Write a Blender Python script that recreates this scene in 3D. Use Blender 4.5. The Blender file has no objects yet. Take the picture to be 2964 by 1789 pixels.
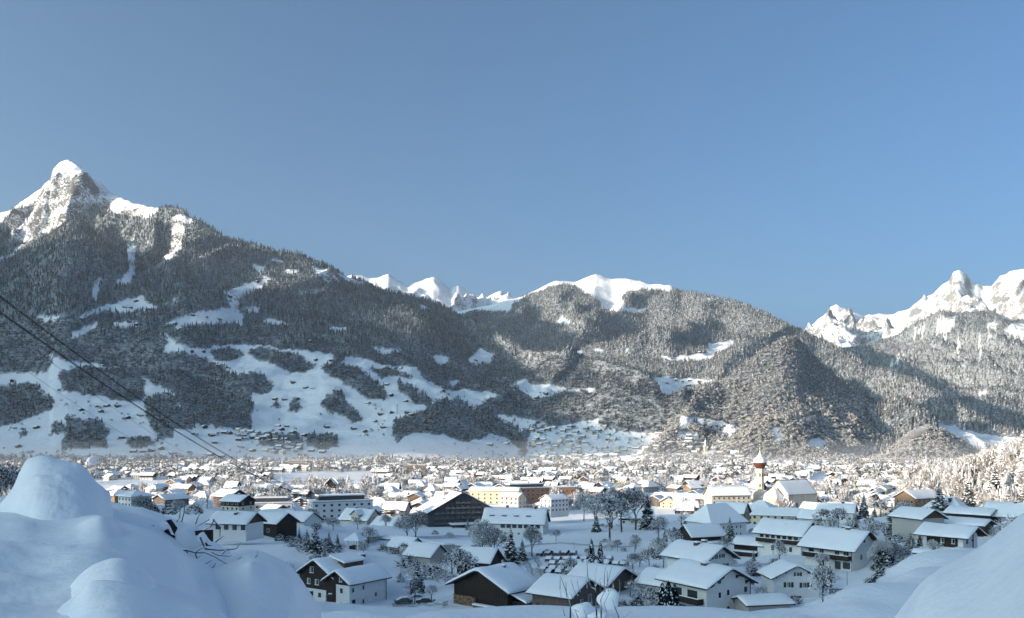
import bpy, math, random
import numpy as np
from mathutils import Vector, Matrix
from mathutils.bvhtree import BVHTree

random.seed(7)
sc = bpy.context.scene
COL = sc.collection
R = math.radians
F, CX, HY, CZ = 2466.0, 1482.0, 1265.0, 56.0      # focal length, centre column, eye-level row (of a 2964 px wide frame), eye height in metres

# ---------------------------------------------------------------- camera
cam = bpy.data.cameras.new('camera')
cam.sensor_width = 36.0
cam.lens = 36.0 * F / 2964.0
cam.shift_y = (HY - 894.5) / 2964.0
cam.clip_start = 0.3
cam.clip_end = 60000
camo = bpy.data.objects.new('camera', cam)
COL.objects.link(camo)
camo.location = (0, 0, CZ)
camo.rotation_euler = (R(90), 0, 0)
sc.camera = camo

# ---------------------------------------------------------------- sky and sun
HAZE_D = 2.6e-5
SUN_EL = R(11.0)
SX, SY = -0.90, -0.436                          # horizontal direction towards the sun
TE = math.tan(SUN_EL)
w = bpy.data.worlds.new('World')
sc.world = w
w.use_nodes = True
nt = w.node_tree
sky = nt.nodes.new('ShaderNodeTexSky')
sky.sky_type = 'NISHITA'
sky.sun_disc = False
sky.sun_elevation = SUN_EL
sky.sun_rotation = math.atan2(SX, SY)
sky.altitude = 700
sky.air_density = 0.6
sky.dust_density = 9.0
sky.ozone_density = 3.0
bg = nt.nodes['Background']
bg.inputs['Strength'].default_value = 0.15
tint = nt.nodes.new('ShaderNodeMix'); tint.data_type = 'RGBA'; tint.blend_type = 'MULTIPLY'; tint.inputs[0].default_value = 1.0
tint.inputs[7].default_value = (0.77, 1.0, 0.97, 1)
nt.links.new(sky.outputs[0], tint.inputs[6]); nt.links.new(tint.outputs[2], bg.inputs['Color'])
sun = bpy.data.lights.new('sun', 'SUN')
sun.energy = 5.0
sun.angle = R(0.5)
sun.color = (1.0, 0.81, 0.63)
suno = bpy.data.objects.new('sun', sun)
COL.objects.link(suno)
suno.rotation_euler = Vector((SX * math.cos(SUN_EL), SY * math.cos(SUN_EL), math.sin(SUN_EL))).to_track_quat('Z', 'Y').to_euler()
vs = sc.view_settings
vs.view_transform = 'Standard'
vs.look = 'None'
vs.exposure = 0.92
vs.gamma = 1.0
vs.use_curve_mapping = False
sc.cycles.use_denoising = True
sc.cycles.max_bounces = 5
sc.cycles.diffuse_bounces = 4
sc.cycles.volume_bounces = 0
sc.cycles.transparent_max_bounces = 8

# ---------------------------------------------------------------- helpers
def tag(o, label=None, cat=None, group=None, kind=None):
    if label: o['label'] = label
    if cat: o['category'] = cat
    if group: o['group'] = group
    if kind: o['kind'] = kind
    return o

def empty(name, loc=(0, 0, 0), rz=0.0):
    o = bpy.data.objects.new(name, None)
    COL.objects.link(o)
    o.location = loc
    o.rotation_euler = (0, 0, rz)
    return o

def link(name, me, parent=None, loc=None, rz=None):
    o = bpy.data.objects.new(name, me)
    COL.objects.link(o)
    if parent: o.parent = parent
    if loc is not None: o.location = loc
    if rz is not None: o.rotation_euler = (0, 0, rz)
    return o

def mesh_np(name, verts, faces, mats=(), midx=None, smooth=False, attrs=None):
    """verts (n,3), faces (m,3) or (m,4) arrays"""
    verts = np.asarray(verts, dtype=np.float32)
    faces = np.asarray(faces, dtype=np.int32)
    me = bpy.data.meshes.new(name)
    k = faces.shape[1]
    me.vertices.add(len(verts)); me.vertices.foreach_set('co', verts.ravel())
    me.loops.add(faces.size); me.loops.foreach_set('vertex_index', faces.ravel())
    me.polygons.add(len(faces))
    me.polygons.foreach_set('loop_start', np.arange(0, faces.size, k, dtype=np.int32))
    for m in mats: me.materials.append(m)
    if midx is not None: me.polygons.foreach_set('material_index', np.asarray(midx, dtype=np.int32))
    if smooth: me.polygons.foreach_set('use_smooth', np.ones(len(faces), dtype=bool))
    me.update(calc_edges=True)
    if attrs:
        for n, a in attrs.items():
            at = me.attributes.new(n, 'FLOAT', 'POINT')
            at.data.foreach_set('value', np.asarray(a, dtype=np.float32).ravel())
    return me

class MB:
    """collects simple shapes, builds them as one mesh"""
    def __init__(s):
        s.v = []; s.f = []; s.m = []; s.mats = []
    def mi(s, mat):
        if mat not in s.mats: s.mats.append(mat)
        return s.mats.index(mat)
    def poly(s, pts, mat):
        n = len(s.v); s.v.extend([tuple(p) for p in pts]); s.f.append(tuple(range(n, n + len(pts)))); s.m.append(s.mi(mat))
    def faces(s, pts, faces, mat):
        n = len(s.v); s.v.extend([tuple(p) for p in pts]); i = s.mi(mat)
        for f in faces:
            s.f.append(tuple(n + k for k in f)); s.m.append(i)
    def box(s, x0, x1, y0, y1, z0, z1, mat):
        p = [(x0,y0,z0),(x1,y0,z0),(x1,y1,z0),(x0,y1,z0),(x0,y0,z1),(x1,y0,z1),(x1,y1,z1),(x0,y1,z1)]
        s.faces(p, [(0,3,2,1),(4,5,6,7),(0,1,5,4),(1,2,6,5),(2,3,7,6),(3,0,4,7)], mat)
    def prism(s, pts2, y0, y1, mat, axis='y'):
        """polygon in the xz plane pushed from y0 to y1 (axis x: polygon in yz)"""
        n = len(pts2)
        if axis == 'y':
            p = [(a, y0, b) for a, b in pts2] + [(a, y1, b) for a, b in pts2]
        elif axis == 'x':
            p = [(y0, a, b) for a, b in pts2] + [(y1, a, b) for a, b in pts2]
        else:
            p = [(a, b, y0) for a, b in pts2] + [(a, b, y1) for a, b in pts2]
        f = [tuple(range(n)), tuple(range(2 * n - 1, n - 1, -1))]
        for i in range(n):
            j = (i + 1) % n
            f.append((i, i + n, j + n, j))
        s.faces(p, f, mat)
    def tube(s, a, b, ra, rb, mat, n=5, cap=False):
        a = Vector(a); b = Vector(b); d = (b - a)
        if d.length < 1e-6: return
        q = d.to_track_quat('Z', 'Y')
        p = []
        for r, c in ((ra, a), (rb, b)):
            for i in range(n):
                t = 2 * math.pi * i / n
                p.append(c + q @ Vector((math.cos(t) * r, math.sin(t) * r, 0)))
        f = [(i, (i + 1) % n, (i + 1) % n + n, i + n) for i in range(n)]
        if cap: f += [tuple(range(n - 1, -1, -1)), tuple(range(n, 2 * n))]
        s.faces(p, f, mat)
    def mesh(s, name, smooth=False):
        me = bpy.data.meshes.new(name)
        me.from_pydata(s.v, [], s.f)
        for m in s.mats: me.materials.append(m)
        me.polygons.foreach_set('material_index', s.m)
        if smooth: me.polygons.foreach_set('use_smooth', [True] * len(s.f))
        me.update()
        return me
    def build(s, name, parent=None, loc=None, rz=None, smooth=False):
        return link(name, s.mesh(name, smooth), parent, loc, rz)

# gradient noise on arrays
_rs = np.random.RandomState(3)
_perm = _rs.permutation(512)
_perm = np.concatenate([_perm, _perm, _perm])
_ga = _rs.rand(512) * 2 * math.pi
_gx, _gy = np.cos(_ga), np.sin(_ga)
def gn(x, y, seed=0):
    x = np.asarray(x, dtype=float) + seed * 17.13; y = np.asarray(y, dtype=float) + seed * 5.71
    xi = np.floor(x).astype(int); yi = np.floor(y).astype(int)
    xf = x - xi; yf = y - yi
    def g(ix, iy, dx, dy):
        h = _perm[(_perm[ix & 511] + (iy & 511))] & 511
        return _gx[h] * dx + _gy[h] * dy
    u = xf * xf * xf * (xf * (xf * 6 - 15) + 10); v = yf * yf * yf * (yf * (yf * 6 - 15) + 10)
    a = g(xi, yi, xf, yf); b = g(xi + 1, yi, xf - 1, yf); c = g(xi, yi + 1, xf, yf - 1); d = g(xi + 1, yi + 1, xf - 1, yf - 1)
    return (a + (b - a) * u + (c - a) * v + (a - b - c + d) * u * v) * 1.5
def fbm(x, y, o=5, seed=0, gain=0.5):
    s = 0; a = 1.0
    for i in range(o):
        s = s + a * gn(x, y, seed + i * 3); x = x * 2.03; y = y * 2.03; a *= gain
    return s
def ridged(x, y, o=5, seed=0, gain=0.55):
    s = 0; a = 1.0; wgt = 1.0
    for i in range(o):
        n = 1 - np.abs(gn(x, y, seed + i * 3)) * 1.6
        n = n * n * wgt; wgt = np.clip(n * 1.4, 0, 1)
        s = s + a * n; x = x * 2.1; y = y * 2.1; a *= gain
    return s
def sstep(a, b, x):
    t = np.clip((x - a) / (b - a), 0, 1); return t * t * (3 - 2 * t)
def ip(pts, x):
    p = np.array(pts, dtype=float); return np.interp(x, p[:, 0], p[:, 1])
def sip(pts, x):
    """smooth interpolation"""
    p = np.array(pts, dtype=float); xs, ys = p[:, 0], p[:, 1]
    m = np.gradient(ys, xs); i = np.clip(np.searchsorted(xs, x) - 1, 0, len(xs) - 2)
    h = xs[i + 1] - xs[i]; t = np.clip((x - xs[i]) / h, 0, 1)
    return ((2*t**3 - 3*t**2 + 1) * ys[i] + (t**3 - 2*t**2 + t) * h * m[i] + (-2*t**3 + 3*t**2) * ys[i+1] + (t**3 - t**2) * h * m[i+1])
def to_px(X, Y, Z):
    return CX + F * X / Y, HY - F * (Z - CZ) / Y

# ---------------------------------------------------------------- materials
def new_mat(name):
    m = bpy.data.materials.new(name); m.use_nodes = True
    n = m.node_tree.nodes; b = n['Principled BSDF']
    return m, m.node_tree, b
def ramp(nt_, fac, stops):
    r = nt_.nodes.new('ShaderNodeValToRGB'); cr = r.color_ramp
    while len(cr.elements) < len(stops): cr.elements.new(0.5)
    for e, (p, c) in zip(cr.elements, stops):
        e.position = p; e.color = (*c, 1) if len(c) == 3 else c
    nt_.links.new(fac, r.inputs[0]); return r.outputs[0]
def noise(nt_, scale, detail=4, rough=0.55, vec=None, out='Fac', coord='Object'):
    n = nt_.nodes.new('ShaderNodeTexNoise'); n.inputs['Scale'].default_value = scale; n.inputs['Detail'].default_value = detail
    n.inputs['Roughness'].default_value = rough
    if vec is None:
        tc = nt_.nodes.new('ShaderNodeTexCoord'); vec = tc.outputs[coord]
    nt_.links.new(vec, n.inputs['Vector']); return n.outputs[out]
def math_n(nt_, op, a, b=None, clamp=False):
    n = nt_.nodes.new('ShaderNodeMath'); n.operation = op; n.use_clamp = clamp
    for i, x in enumerate((a, b)):
        if x is None: continue
        if isinstance(x, (int, float)): n.inputs[i].default_value = x
        else: nt_.links.new(x, n.inputs[i])
    return n.outputs[0]
def mixc(nt_, fac, a, b):
    n = nt_.nodes.new('ShaderNodeMix'); n.data_type = 'RGBA'
    if isinstance(fac, (int, float)): n.inputs[0].default_value = fac
    else: nt_.links.new(fac, n.inputs[0])
    for k, x in ((6, a), (7, b)):
        if isinstance(x, tuple): n.inputs[k].default_value = (*x, 1)
        else: nt_.links.new(x, n.inputs[k])
    return n.outputs[2]
def attr(nt_, name):
    a = nt_.nodes.new('ShaderNodeAttribute'); a.attribute_name = name; return a.outputs['Fac']
def bump(nt_, b, h, strength=0.5, dist=1.0):
    n = nt_.nodes.new('ShaderNodeBump'); n.inputs['Strength'].default_value = strength; n.inputs['Distance'].default_value = dist
    nt_.links.new(h, n.inputs['Height']); nt_.links.new(n.outputs[0], b.inputs['Normal'])
def smap(nt_, x, lo, hi):
    n = nt_.nodes.new('ShaderNodeMapRange'); n.interpolation_type = 'SMOOTHSTEP'
    n.inputs['From Min'].default_value = lo; n.inputs['From Max'].default_value = hi
    nt_.links.new(x, n.inputs['Value']); return n.outputs[0]

SNOW = (0.86, 0.87, 0.89)
def make_snow(name, bscale, bdist, bstr=0.5, soft=False):
    m, t, b = new_mat(name)
    n1 = noise(t, bscale, 6)
    c = mixc(t, n1, (0.84, 0.86, 0.90), (0.92, 0.93, 0.94))
    t.links.new(c, b.inputs['Base Color']); b.inputs['Roughness'].default_value = 0.75
    b.inputs['Specular IOR Level'].default_value = 0.2
    bump(t, b, n1, bstr, bdist)
    return m
M = {}
M['snow'] = make_snow('snow', 0.6, 0.15)
M['snow_ground'] = make_snow('snow_ground', 0.12, 0.6, 0.5)
_t = M['snow_ground'].node_tree; bump(_t, _t.nodes['Principled BSDF'], math_n(_t, 'ADD', noise(_t, 0.12, 5), math_n(_t, 'MULTIPLY', noise(_t, 0.9, 4, 0.6), 0.35)), 0.7, 0.8)
M['snow_near'] = make_snow('snow_near', 3.0, 0.05, 0.5)
_m = M['snow_near']; _t = _m.node_tree; _b = _t.nodes['Principled BSDF']
_n = noise(_t, 160.0, 3, 0.7); _n2 = noise(_t, 9.0, 4, 0.6)
bump(_t, _b, math_n(_t, 'ADD', math_n(_t, 'MULTIPLY', _n, 0.03), math_n(_t, 'MULTIPLY', _n2, 0.5)), 0.6, 0.04)

def make_mountain(name, rockcol, scale):
    m, t, b = new_mat(name)
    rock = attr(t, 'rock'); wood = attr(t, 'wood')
    n1 = noise(t, scale, 8, 0.65); n2 = noise(t, scale * 7, 6, 0.7)
    f = math_n(t, 'ADD', rock, math_n(t, 'MULTIPLY', math_n(t, 'SUBTRACT', n1, 0.5), 1.6))
    f = math_n(t, 'ADD', f, math_n(t, 'MULTIPLY', math_n(t, 'SUBTRACT', n2, 0.5), 2.0))
    f = smap(t, f, 0.46, 0.80)
    rc = mixc(t, n2, tuple(c * 0.6 for c in rockcol), rockcol)
    c = mixc(t, f, SNOW, rc)
    fl = mixc(t, smap(t, n2, 0.35, 0.7), (0.09, 0.10, 0.11), (0.42, 0.46, 0.50))  # forest floor: undergrowth tone, with shade beneath the trees put into the colour
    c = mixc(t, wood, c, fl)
    t.links.new(c, b.inputs['Base Color']); b.inputs['Roughness'].default_value = 0.85
    b.inputs['Specular IOR Level'].default_value = 0.1
    h = math_n(t, 'ADD', n1, math_n(t, 'MULTIPLY', n2, 0.25))
    bump(t, b, h, 0.8, 0.12 / scale)
    return m
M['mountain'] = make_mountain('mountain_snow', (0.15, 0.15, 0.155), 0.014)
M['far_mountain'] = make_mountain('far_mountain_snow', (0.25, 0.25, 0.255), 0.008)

def make_tree_mat(name, dark, light, lo, hi, obj_scale=3.0):
    m, t, b = new_mat(name)
    g = t.nodes.new('ShaderNodeNewGeometry'); sx = t.nodes.new('ShaderNodeSeparateXYZ')
    t.links.new(g.outputs['True Normal'], sx.inputs[0])
    nz = sx.outputs['Z']
    oi = t.nodes.new('ShaderNodeObjectInfo')
    nn = noise(t, obj_scale, 3, 0.6)
    f = math_n(t, 'ADD', nz, math_n(t, 'MULTIPLY', math_n(t, 'SUBTRACT', nn, 0.5), 1.4))
    f = math_n(t, 'ADD', f, math_n(t, 'MULTIPLY', math_n(t, 'SUBTRACT', oi.outputs['Random'], 0.5), 0.35))
    f = smap(t, f, lo, hi)
    c = mixc(t, f, dark, light)
    t.links.new(c, b.inputs['Base Color']); b.inputs['Roughness'].default_value = 0.9
    b.inputs['Specular IOR Level'].default_value = 0.05
    return m
M['far_dark'] = make_tree_mat('spruce_far_dark', (0.030, 0.043, 0.050), (0.62, 0.70, 0.78), 0.02, 1.0)
M['far_frost'] = make_tree_mat('spruce_far_frosted', (0.075, 0.083, 0.09), (0.76, 0.79, 0.82), 0.0, 0.92)
M['bush_dark'] = make_tree_mat('wood_far_bare', (0.040, 0.046, 0.052), (0.50, 0.54, 0.59), 0.15, 1.2)
M['bush_frost'] = make_tree_mat('wood_far_frosted', (0.18, 0.165, 0.155), (0.74, 0.73, 0.72), 0.0, 1.0)
# ---------------------------------------------------------------- meadows and stands (outlines of clearings and woods, in frame pixels)
def zp(pts, ox, oy, s=2.464):
    return np.array([(ox + a / s, oy + b / s) for a, b in pts])
def z1(*p): return zp(p, 0, 400)
def z2(*p): return zp(p, 1000, 700)
def z3(*p): return zp(p, 1964, 700)
def z4(*p): return zp(p, 0, 900)
def inside(poly, x, y):
    r = np.zeros(x.shape, dtype=bool)
    x0, y0 = poly.min(0); x1, y1 = poly.max(0)
    c = (x >= x0) & (x <= x1) & (y >= y0) & (y <= y1)
    if not c.any(): return r
    xs, ys = x[c], y[c]; q = np.zeros(xs.shape, dtype=bool)
    j = len(poly) - 1
    for i in range(len(poly)):
        xi, yi = poly[i]; xj, yj = poly[j]
        if yi != yj:
            k = ((yi > ys) != (yj > ys)) & (xs < (xj - xi) * (ys - yi) / (yj - yi) + xi)
            q ^= k
        j = i
    r[c] = q; return r
O, W = 0, 1      # open, wooded
LEFT = [
 (O, z1((-200,200),(0,880),(150,800),(300,700),(440,625),(560,560),(650,480),(720,470),(760,510),(880,560),(1000,570),(1040,580),(1130,520),(1150,470),(1150,0),(-200,0))),
 (W, z1((-200,610),(40,620),(90,700),(170,750),(60,830),(-200,900))),
 (O, z1((530,1300),(620,1240),(760,1190),(900,1150),(1020,1115),(1050,1170),(1130,1210),(1050,1240),(950,1245),(850,1250),(750,1215),(640,1260),(560,1305))),
 (O, z1((250,1265),(420,1270),(390,1310),(320,1325))), (O, z1((500,1400),(600,1340),(700,1320),(720,1345),(600,1400),(520,1425))),
 (O, z1((780,1330),(870,1300),(990,1310),(980,1345),(860,1345))),
 (O, z1((1180,1320),(1300,1270),(1450,1230),(1640,1210),(1620,1130),(1590,1100),(1700,1060),(1860,1010),(1920,985),(1930,1010),(1870,1080),(1720,1120),(1690,1210),(1740,1280),(1740,1330),(1600,1330),(1450,1320),(1270,1355))),
 (O, z1((1200,610),(1310,610),(1290,800),(1180,890),(1150,870),(1220,790),(1230,680))), (O, z1((890,720),(960,700),(965,980),(900,1050),(820,1045),(920,940))),
 (O, z1((660,1030),(720,1000),(680,1170),(655,1150))), (O, z1((2230,910),(2464,980),(2620,1040),(2464,1035),(2350,1030),(2250,980))),
 (O, z1((2080,1115),(2200,1085),(2310,1080),(2330,1108),(2150,1118))), (O, z1((1730,1210),(1850,1205),(1850,1240),(1760,1245))), (O, z1((1840,1290),(2000,1295),(2060,1335),(1900,1325))),
 (O, z1((2350,1345),(2464,1350),(2464,1390),(2380,1385))), (O, z1((1220,1145),(1280,1140),(1280,1180),(1225,1180))), (O, z1((1180,600),(1270,540),(1390,580),(1350,610))),
 (O, z1((1800,900),(1900,910),(1870,950),(1790,930))), (O, z1((2040,930),(2130,940),(2120,970),(2040,960))), (O, z1((1940,860),(2030,870),(2020,890),(1940,880))),
 (O, z4((-300,465),(340,432),(375,350),(290,295),(450,350),(620,375),(830,410),(980,430),(1100,520),(1260,600),(1300,700),(1400,800),(1500,820),(1800,850),(1800,600),(1700,480),(1580,400),(1400,310),(1150,290),(1220,230),(1130,160),(1180,155),(1260,230),(1350,260),(1480,270),(1520,250),(1700,240),(1870,245),(2000,270),(2170,280),(2380,310),(2380,370),(2470,370),(2470,1400),(-300,1400))),
 (W, z4((415,480),(450,420),(600,400),(800,420),(960,440),(1030,500),(1030,620),(960,650),(850,640),(700,600),(600,600),(450,560))),
 (W, z4((1030,640),(1130,600),(1250,600),(1280,690),(1400,780),(1380,850),(1240,840),(1230,910),(1130,910),(1080,830),(1040,750))),
 (W, z4((900,420),(1000,350),(1150,300),(1300,310),(1420,340),(1550,400),(1590,480),(1700,600),(1790,650),(1795,830),(1700,850),(1500,800),(1400,740),(1250,640),(1250,580),(1100,520))),
 (W, z4((1500,290),(1600,260),(1730,290),(1740,320),(1680,350),(1540,355))), (W, z4((1760,290),(1850,260),(2000,290),(2150,320),(2250,400),(2150,440),(2060,445),(1950,380),(1820,350))),
 (W, z4((1690,470),(1800,430),(1900,470),(1950,530),(1930,590),(1750,580),(1700,530))), (W, z4((2290,400),(2400,370),(2470,380),(2470,520),(2380,470),(2310,440))),
 (W, z4((2290,680),(2320,600),(2400,570),(2470,600),(2470,760),(2350,720))), (W, z4((-300,600),(100,530),(200,500),(300,570),(370,620),(370,700),(250,750),(100,800),(-300,890))),
 (W, z4((440,985),(450,900),(480,860),(480,760),(580,770),(700,780),(790,870),(760,900),(765,980))), (W, z4((890,940),(980,890),(1120,930),(1080,970),(950,985))),
 (W, z4((360,800),(470,800),(470,870),(370,880))), (W, z4((1830,960),(1900,890),(2100,880),(2160,930),(2100,980),(1950,970))), (W, z4((2200,880),(2400,890),(2420,960),(2300,990),(2190,960))),
 (W, z4((130,870),(160,850),(200,870),(190,900),(140,900))), (W, z4((2060,660),(2100,610),(2140,680),(2120,720),(2070,715))), (W, z4((1920,680),(1960,650),(1995,680),(1980,700))),
 (O, z2((190,755),(420,760),(360,795),(240,795))),
 (O, z2((-10,830),(90,820),(250,880),(520,890),(545,970),(650,1020),(700,1060),(900,1060),(1120,1090),(1000,1140),(910,1190),(800,1110),(660,1130),(560,1200),(350,1290),(330,1380),(430,1380),(540,1360),(700,1380),(850,1430),(1000,1400),(1020,1370),(1150,1400),(1250,1478),(1250,1700),(-10,1700))),
 (W, z2((-10,880),(100,900),(210,1000),(290,1060),(290,1120),(150,1120),(80,1060),(-10,1010))), (W, z2((170,900),(370,900),(480,980),(430,970),(350,950),(250,980))),
 (W, z2((370,1000),(500,1050),(620,1130),(620,1190),(480,1140),(380,1060))), (W, z2((-10,1120),(60,1180),(120,1270),(60,1290),(-10,1240))),
 (W, z2((460,1300),(560,1200),(700,1190),(850,1200),(1000,1240),(1200,1320),(1280,1400),(1270,1478),(1150,1400),(1010,1360),(980,1400),(870,1425),(700,1370),(540,1345),(430,1370),(380,1440),(330,1380),(400,1300))),
 (O, z2((615,800),(740,820),(730,860),(700,880),(650,880))), (O, z2((870,850),(960,765),(1050,800),(1040,870),(900,870))),
 (O, z2((1190,1010),(1280,980),(1340,1020),(1500,1020),(1600,1050),(1780,1050),(1790,1080),(1600,1060),(1450,1100),(1340,1120),(1270,1070))),
 (O, z2((730,990),(800,990),(810,1020),(740,1020))), (O, z2((1060,1240),(1200,1240),(1430,1290),(1430,1330),(1250,1340),(1100,1270))),
 (O, z2((1320,1350),(1450,1330),(1800,1260),(1810,1310),(2000,1350),(2464,1390),(2700,1400),(2700,1600),(1260,1600))), (O, z2((525,450),(570,460),(610,500),(560,500))),
]
GOLM = [
 (O, z2((700,530),(950,490),(1150,500),(1200,440),(1300,380),(1480,312),(1560,305),(1640,315),(1700,350),(1830,430),(1820,480),(1900,490),(2100,500),(2180,480),(2000,470),(1960,400),(2000,360),(2100,342),(2375,352),(2375,0),(700,0))),
 (O, z2((1490,585),(1540,530),(1570,560),(1640,600))), (O, z2((1550,790),(1690,770),(1680,805))), (O, z2((1750,770),(1830,775),(1830,805))), (O, z2((1960,770),(2010,760),(2030,800))),
 (O, z2((2250,820),(2500,810),(2500,850),(2300,850))), (O, z2((2190,970),(2300,960),(2464,985),(2560,990),(2500,1060),(2400,1100),(2200,1160),(2150,1070),(2150,1040))),
 (O, z3((20,820),(200,790),(210,730),(380,700),(400,730),(200,840),(80,850))), (O, z3((0,970),(330,1000),(300,1010),(100,1030),(20,1080),(0,1100))), (O, z3((190,400),(230,395),(240,415),(200,415))),
 (O, z3((1850,1290),(2200,1380),(2464,1400),(2464,1500),(1900,1480),(1850,1400))), (O, z3((1450,880),(1560,820),(1580,850),(1480,900))),
]
RIGHT = [
 (O, z3((1800,620),(1850,570),(1980,530),(1980,590),(1900,650))), (O, z3((2280,510),(2380,550),(2400,575),(2300,545))), (O, z3((2320,620),(2400,580),(2600,600),(2600,680),(2380,680))),
 (O, z3((2130,770),(2230,670),(2240,690),(2160,760))), (O, z3((1960,760),(2020,730),(2000,790))), (O, z3((2380,830),(2500,770),(2500,820))), (O, z3((1680,660),(1760,600),(1770,630),(1700,680))),
 (O, z3((2200,590),(2270,570),(2260,620),(2220,630))), (O, z3((2120,1100),(2180,1060),(2200,1090),(2150,1120))), (O, z3((1500,880),(1580,830),(1600,850),(1500,910))),
]
HILL = [
 (O, z3((80,1250),(330,1280),(430,1330),(370,1380),(250,1370),(100,1300))), (O, z3((0,1350),(160,1370),(150,1420),(0,1450))), (O, z3((850,1275),(940,1240),(930,1285))),
 (O, z3((1400,1360),(1440,1340),(1680,1300),(1660,1350),(1560,1400),(1500,1420))), (O, z3((650,1340),(720,1330),(760,1420),(700,1440))),
 (O, z3((930,1400),(1000,1390),(1060,1450),(1040,1500),(920,1470))), (O, z3((0,1250),(90,1260),(60,1340),(0,1340))),
]
def wooded(polys, px, py, seed, wob=5.0, default=True):
    x = px + fbm(px / 28, py / 28, 3, seed) * wob; y = py + fbm(px / 28, py / 28, 3, seed + 40) * wob
    r = np.full(px.shape, default)
    for k, p in polys:
        r[inside(p, x, y)] = (k == W)
    return r

# ---------------------------------------------------------------- terrain
TERR = []     # (verts, quads) of every terrain sheet for ray casts
def grid_faces(nr, nc):
    i = np.arange(nr * nc).reshape(nr, nc)
    return np.stack([i[:-1, :-1], i[:-1, 1:], i[1:, 1:], i[1:, :-1]], -1).reshape(-1, 4)
def sheet(name, label, ridge, yr, yb, pyb, x0, x1, dx, rows, expo, disp, polys, mat, seed, rock_at=9.0, back=1400, backdrop=0.5, rockk=1.0, default=True, smooth_ridge=False, wob=5.0):
    px = np.arange(x0, x1 + dx, dx, dtype=float)
    Yr = sip(yr, px); Yb = sip(yb, px)
    pr = (sip if smooth_ridge else ip)(ridge, px)
    Zr = CZ + (HY - pr) * Yr / F
    Zb = CZ + (HY - sip(pyb, px)) * Yb / F
    t = np.concatenate([[-0.2, -0.1], np.linspace(0, 1, rows), 1 + np.linspace(0, 1, 9)[1:] ** 1.5])
    T = t[:, None]
    Y = np.where(T < 0, Yb + 1200 * T, np.where(T <= 1, Yb + (Yr - Yb) * T, Yr + back * (T - 1)))
    g = np.clip(T, 0, 1) ** expo
    Z = Zb + (Zr - Zb) * g - np.where(T > 1, backdrop * back * (T - 1), 0)
    X = (px - CX) / F * Y
    Z = np.where(T < 0, Z * (1 + T * 5) - 5 * (T < -0.15), Z + disp(X, Y, np.maximum(T, 0), px[None, :] + 0 * T))
    qx, qy = to_px(X, Y, Z)
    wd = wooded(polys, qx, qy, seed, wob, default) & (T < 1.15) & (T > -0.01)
    # slope for bare rock
    gy, gx = np.gradient(Z); dY = np.gradient(Y, axis=0); dX = np.gradient(X, axis=1)
    gyy = gy / dY
    sx_ = (gx - gyy * np.gradient(Y, axis=1)) / dX
    sl = np.hypot(sx_, gyy)
    rock = np.clip((sl - 0.9) * 0.45, -0.35, 0.28) * rockk + sstep(rock_at, rock_at + 0.2, T) * 0.14 - 0.06 + 0.22
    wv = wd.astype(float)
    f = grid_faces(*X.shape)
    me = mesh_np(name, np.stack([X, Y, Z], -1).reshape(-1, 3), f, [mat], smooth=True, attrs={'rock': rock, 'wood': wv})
    o = link(name, me); tag(o, label, 'mountain' if 'mountain' in name else 'hill', kind='structure')
    TERR.append((np.stack([X, Y, Z], -1).reshape(-1, 3), f))
    return dict(X=X, Y=Y, Z=Z, T=T, polys=polys, seed=seed, default=default, wob=wob)

def d_left(X, Y, T, P):
    w_ = np.clip(T * 3, 0, 1)
    e = sstep(1.02, 0.9, T) * 0.85 + 0.15
    big = fbm(X / 900, Y / 900, 4, 1) * 75 * w_ * e
    hi = sstep(0.60, 0.95, T) * sstep(620, 430, P)          # the rocky peak
    rk = (ridged(X / 420 + 0.25 * fbm(X / 300, Y / 300, 3, 9), Y / 1100, 6, 5) - 1.2) * 150 * hi * sstep(1.0, 0.86, T) + (ridged(X / 110, Y / 260, 4, 6) - 0.9) * (3 + 14 * sstep(1.0, 0.93, T)) * hi
    ribs = (ridged(X / 480 - Y / 1500, Y / 2400, 4, 7) - 0.9) * 60 * w_ * sstep(0.25, 0.6, T) * sstep(1.0, 0.9, T)
    return big + rk + ribs + fbm(X / 140, Y / 140, 4, 2) * 12 * w_
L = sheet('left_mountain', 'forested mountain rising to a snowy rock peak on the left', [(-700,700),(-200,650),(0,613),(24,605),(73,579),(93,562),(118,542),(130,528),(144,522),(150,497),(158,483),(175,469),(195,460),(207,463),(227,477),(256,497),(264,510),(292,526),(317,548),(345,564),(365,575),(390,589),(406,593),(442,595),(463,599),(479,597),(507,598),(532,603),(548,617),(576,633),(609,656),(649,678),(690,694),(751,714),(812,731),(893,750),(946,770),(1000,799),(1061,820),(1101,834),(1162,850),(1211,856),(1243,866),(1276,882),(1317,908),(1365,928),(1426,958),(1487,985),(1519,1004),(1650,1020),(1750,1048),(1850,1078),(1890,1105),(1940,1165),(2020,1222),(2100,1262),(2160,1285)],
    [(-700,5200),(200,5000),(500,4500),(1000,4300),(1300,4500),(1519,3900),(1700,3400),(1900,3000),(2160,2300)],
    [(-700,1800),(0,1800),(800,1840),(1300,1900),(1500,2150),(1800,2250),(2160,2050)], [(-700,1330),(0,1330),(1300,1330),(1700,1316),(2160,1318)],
    -700, 2160, 5, 210, 1.22, d_left, LEFT, M['mountain'], 11, rock_at=0.75, rockk=1.7)

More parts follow.
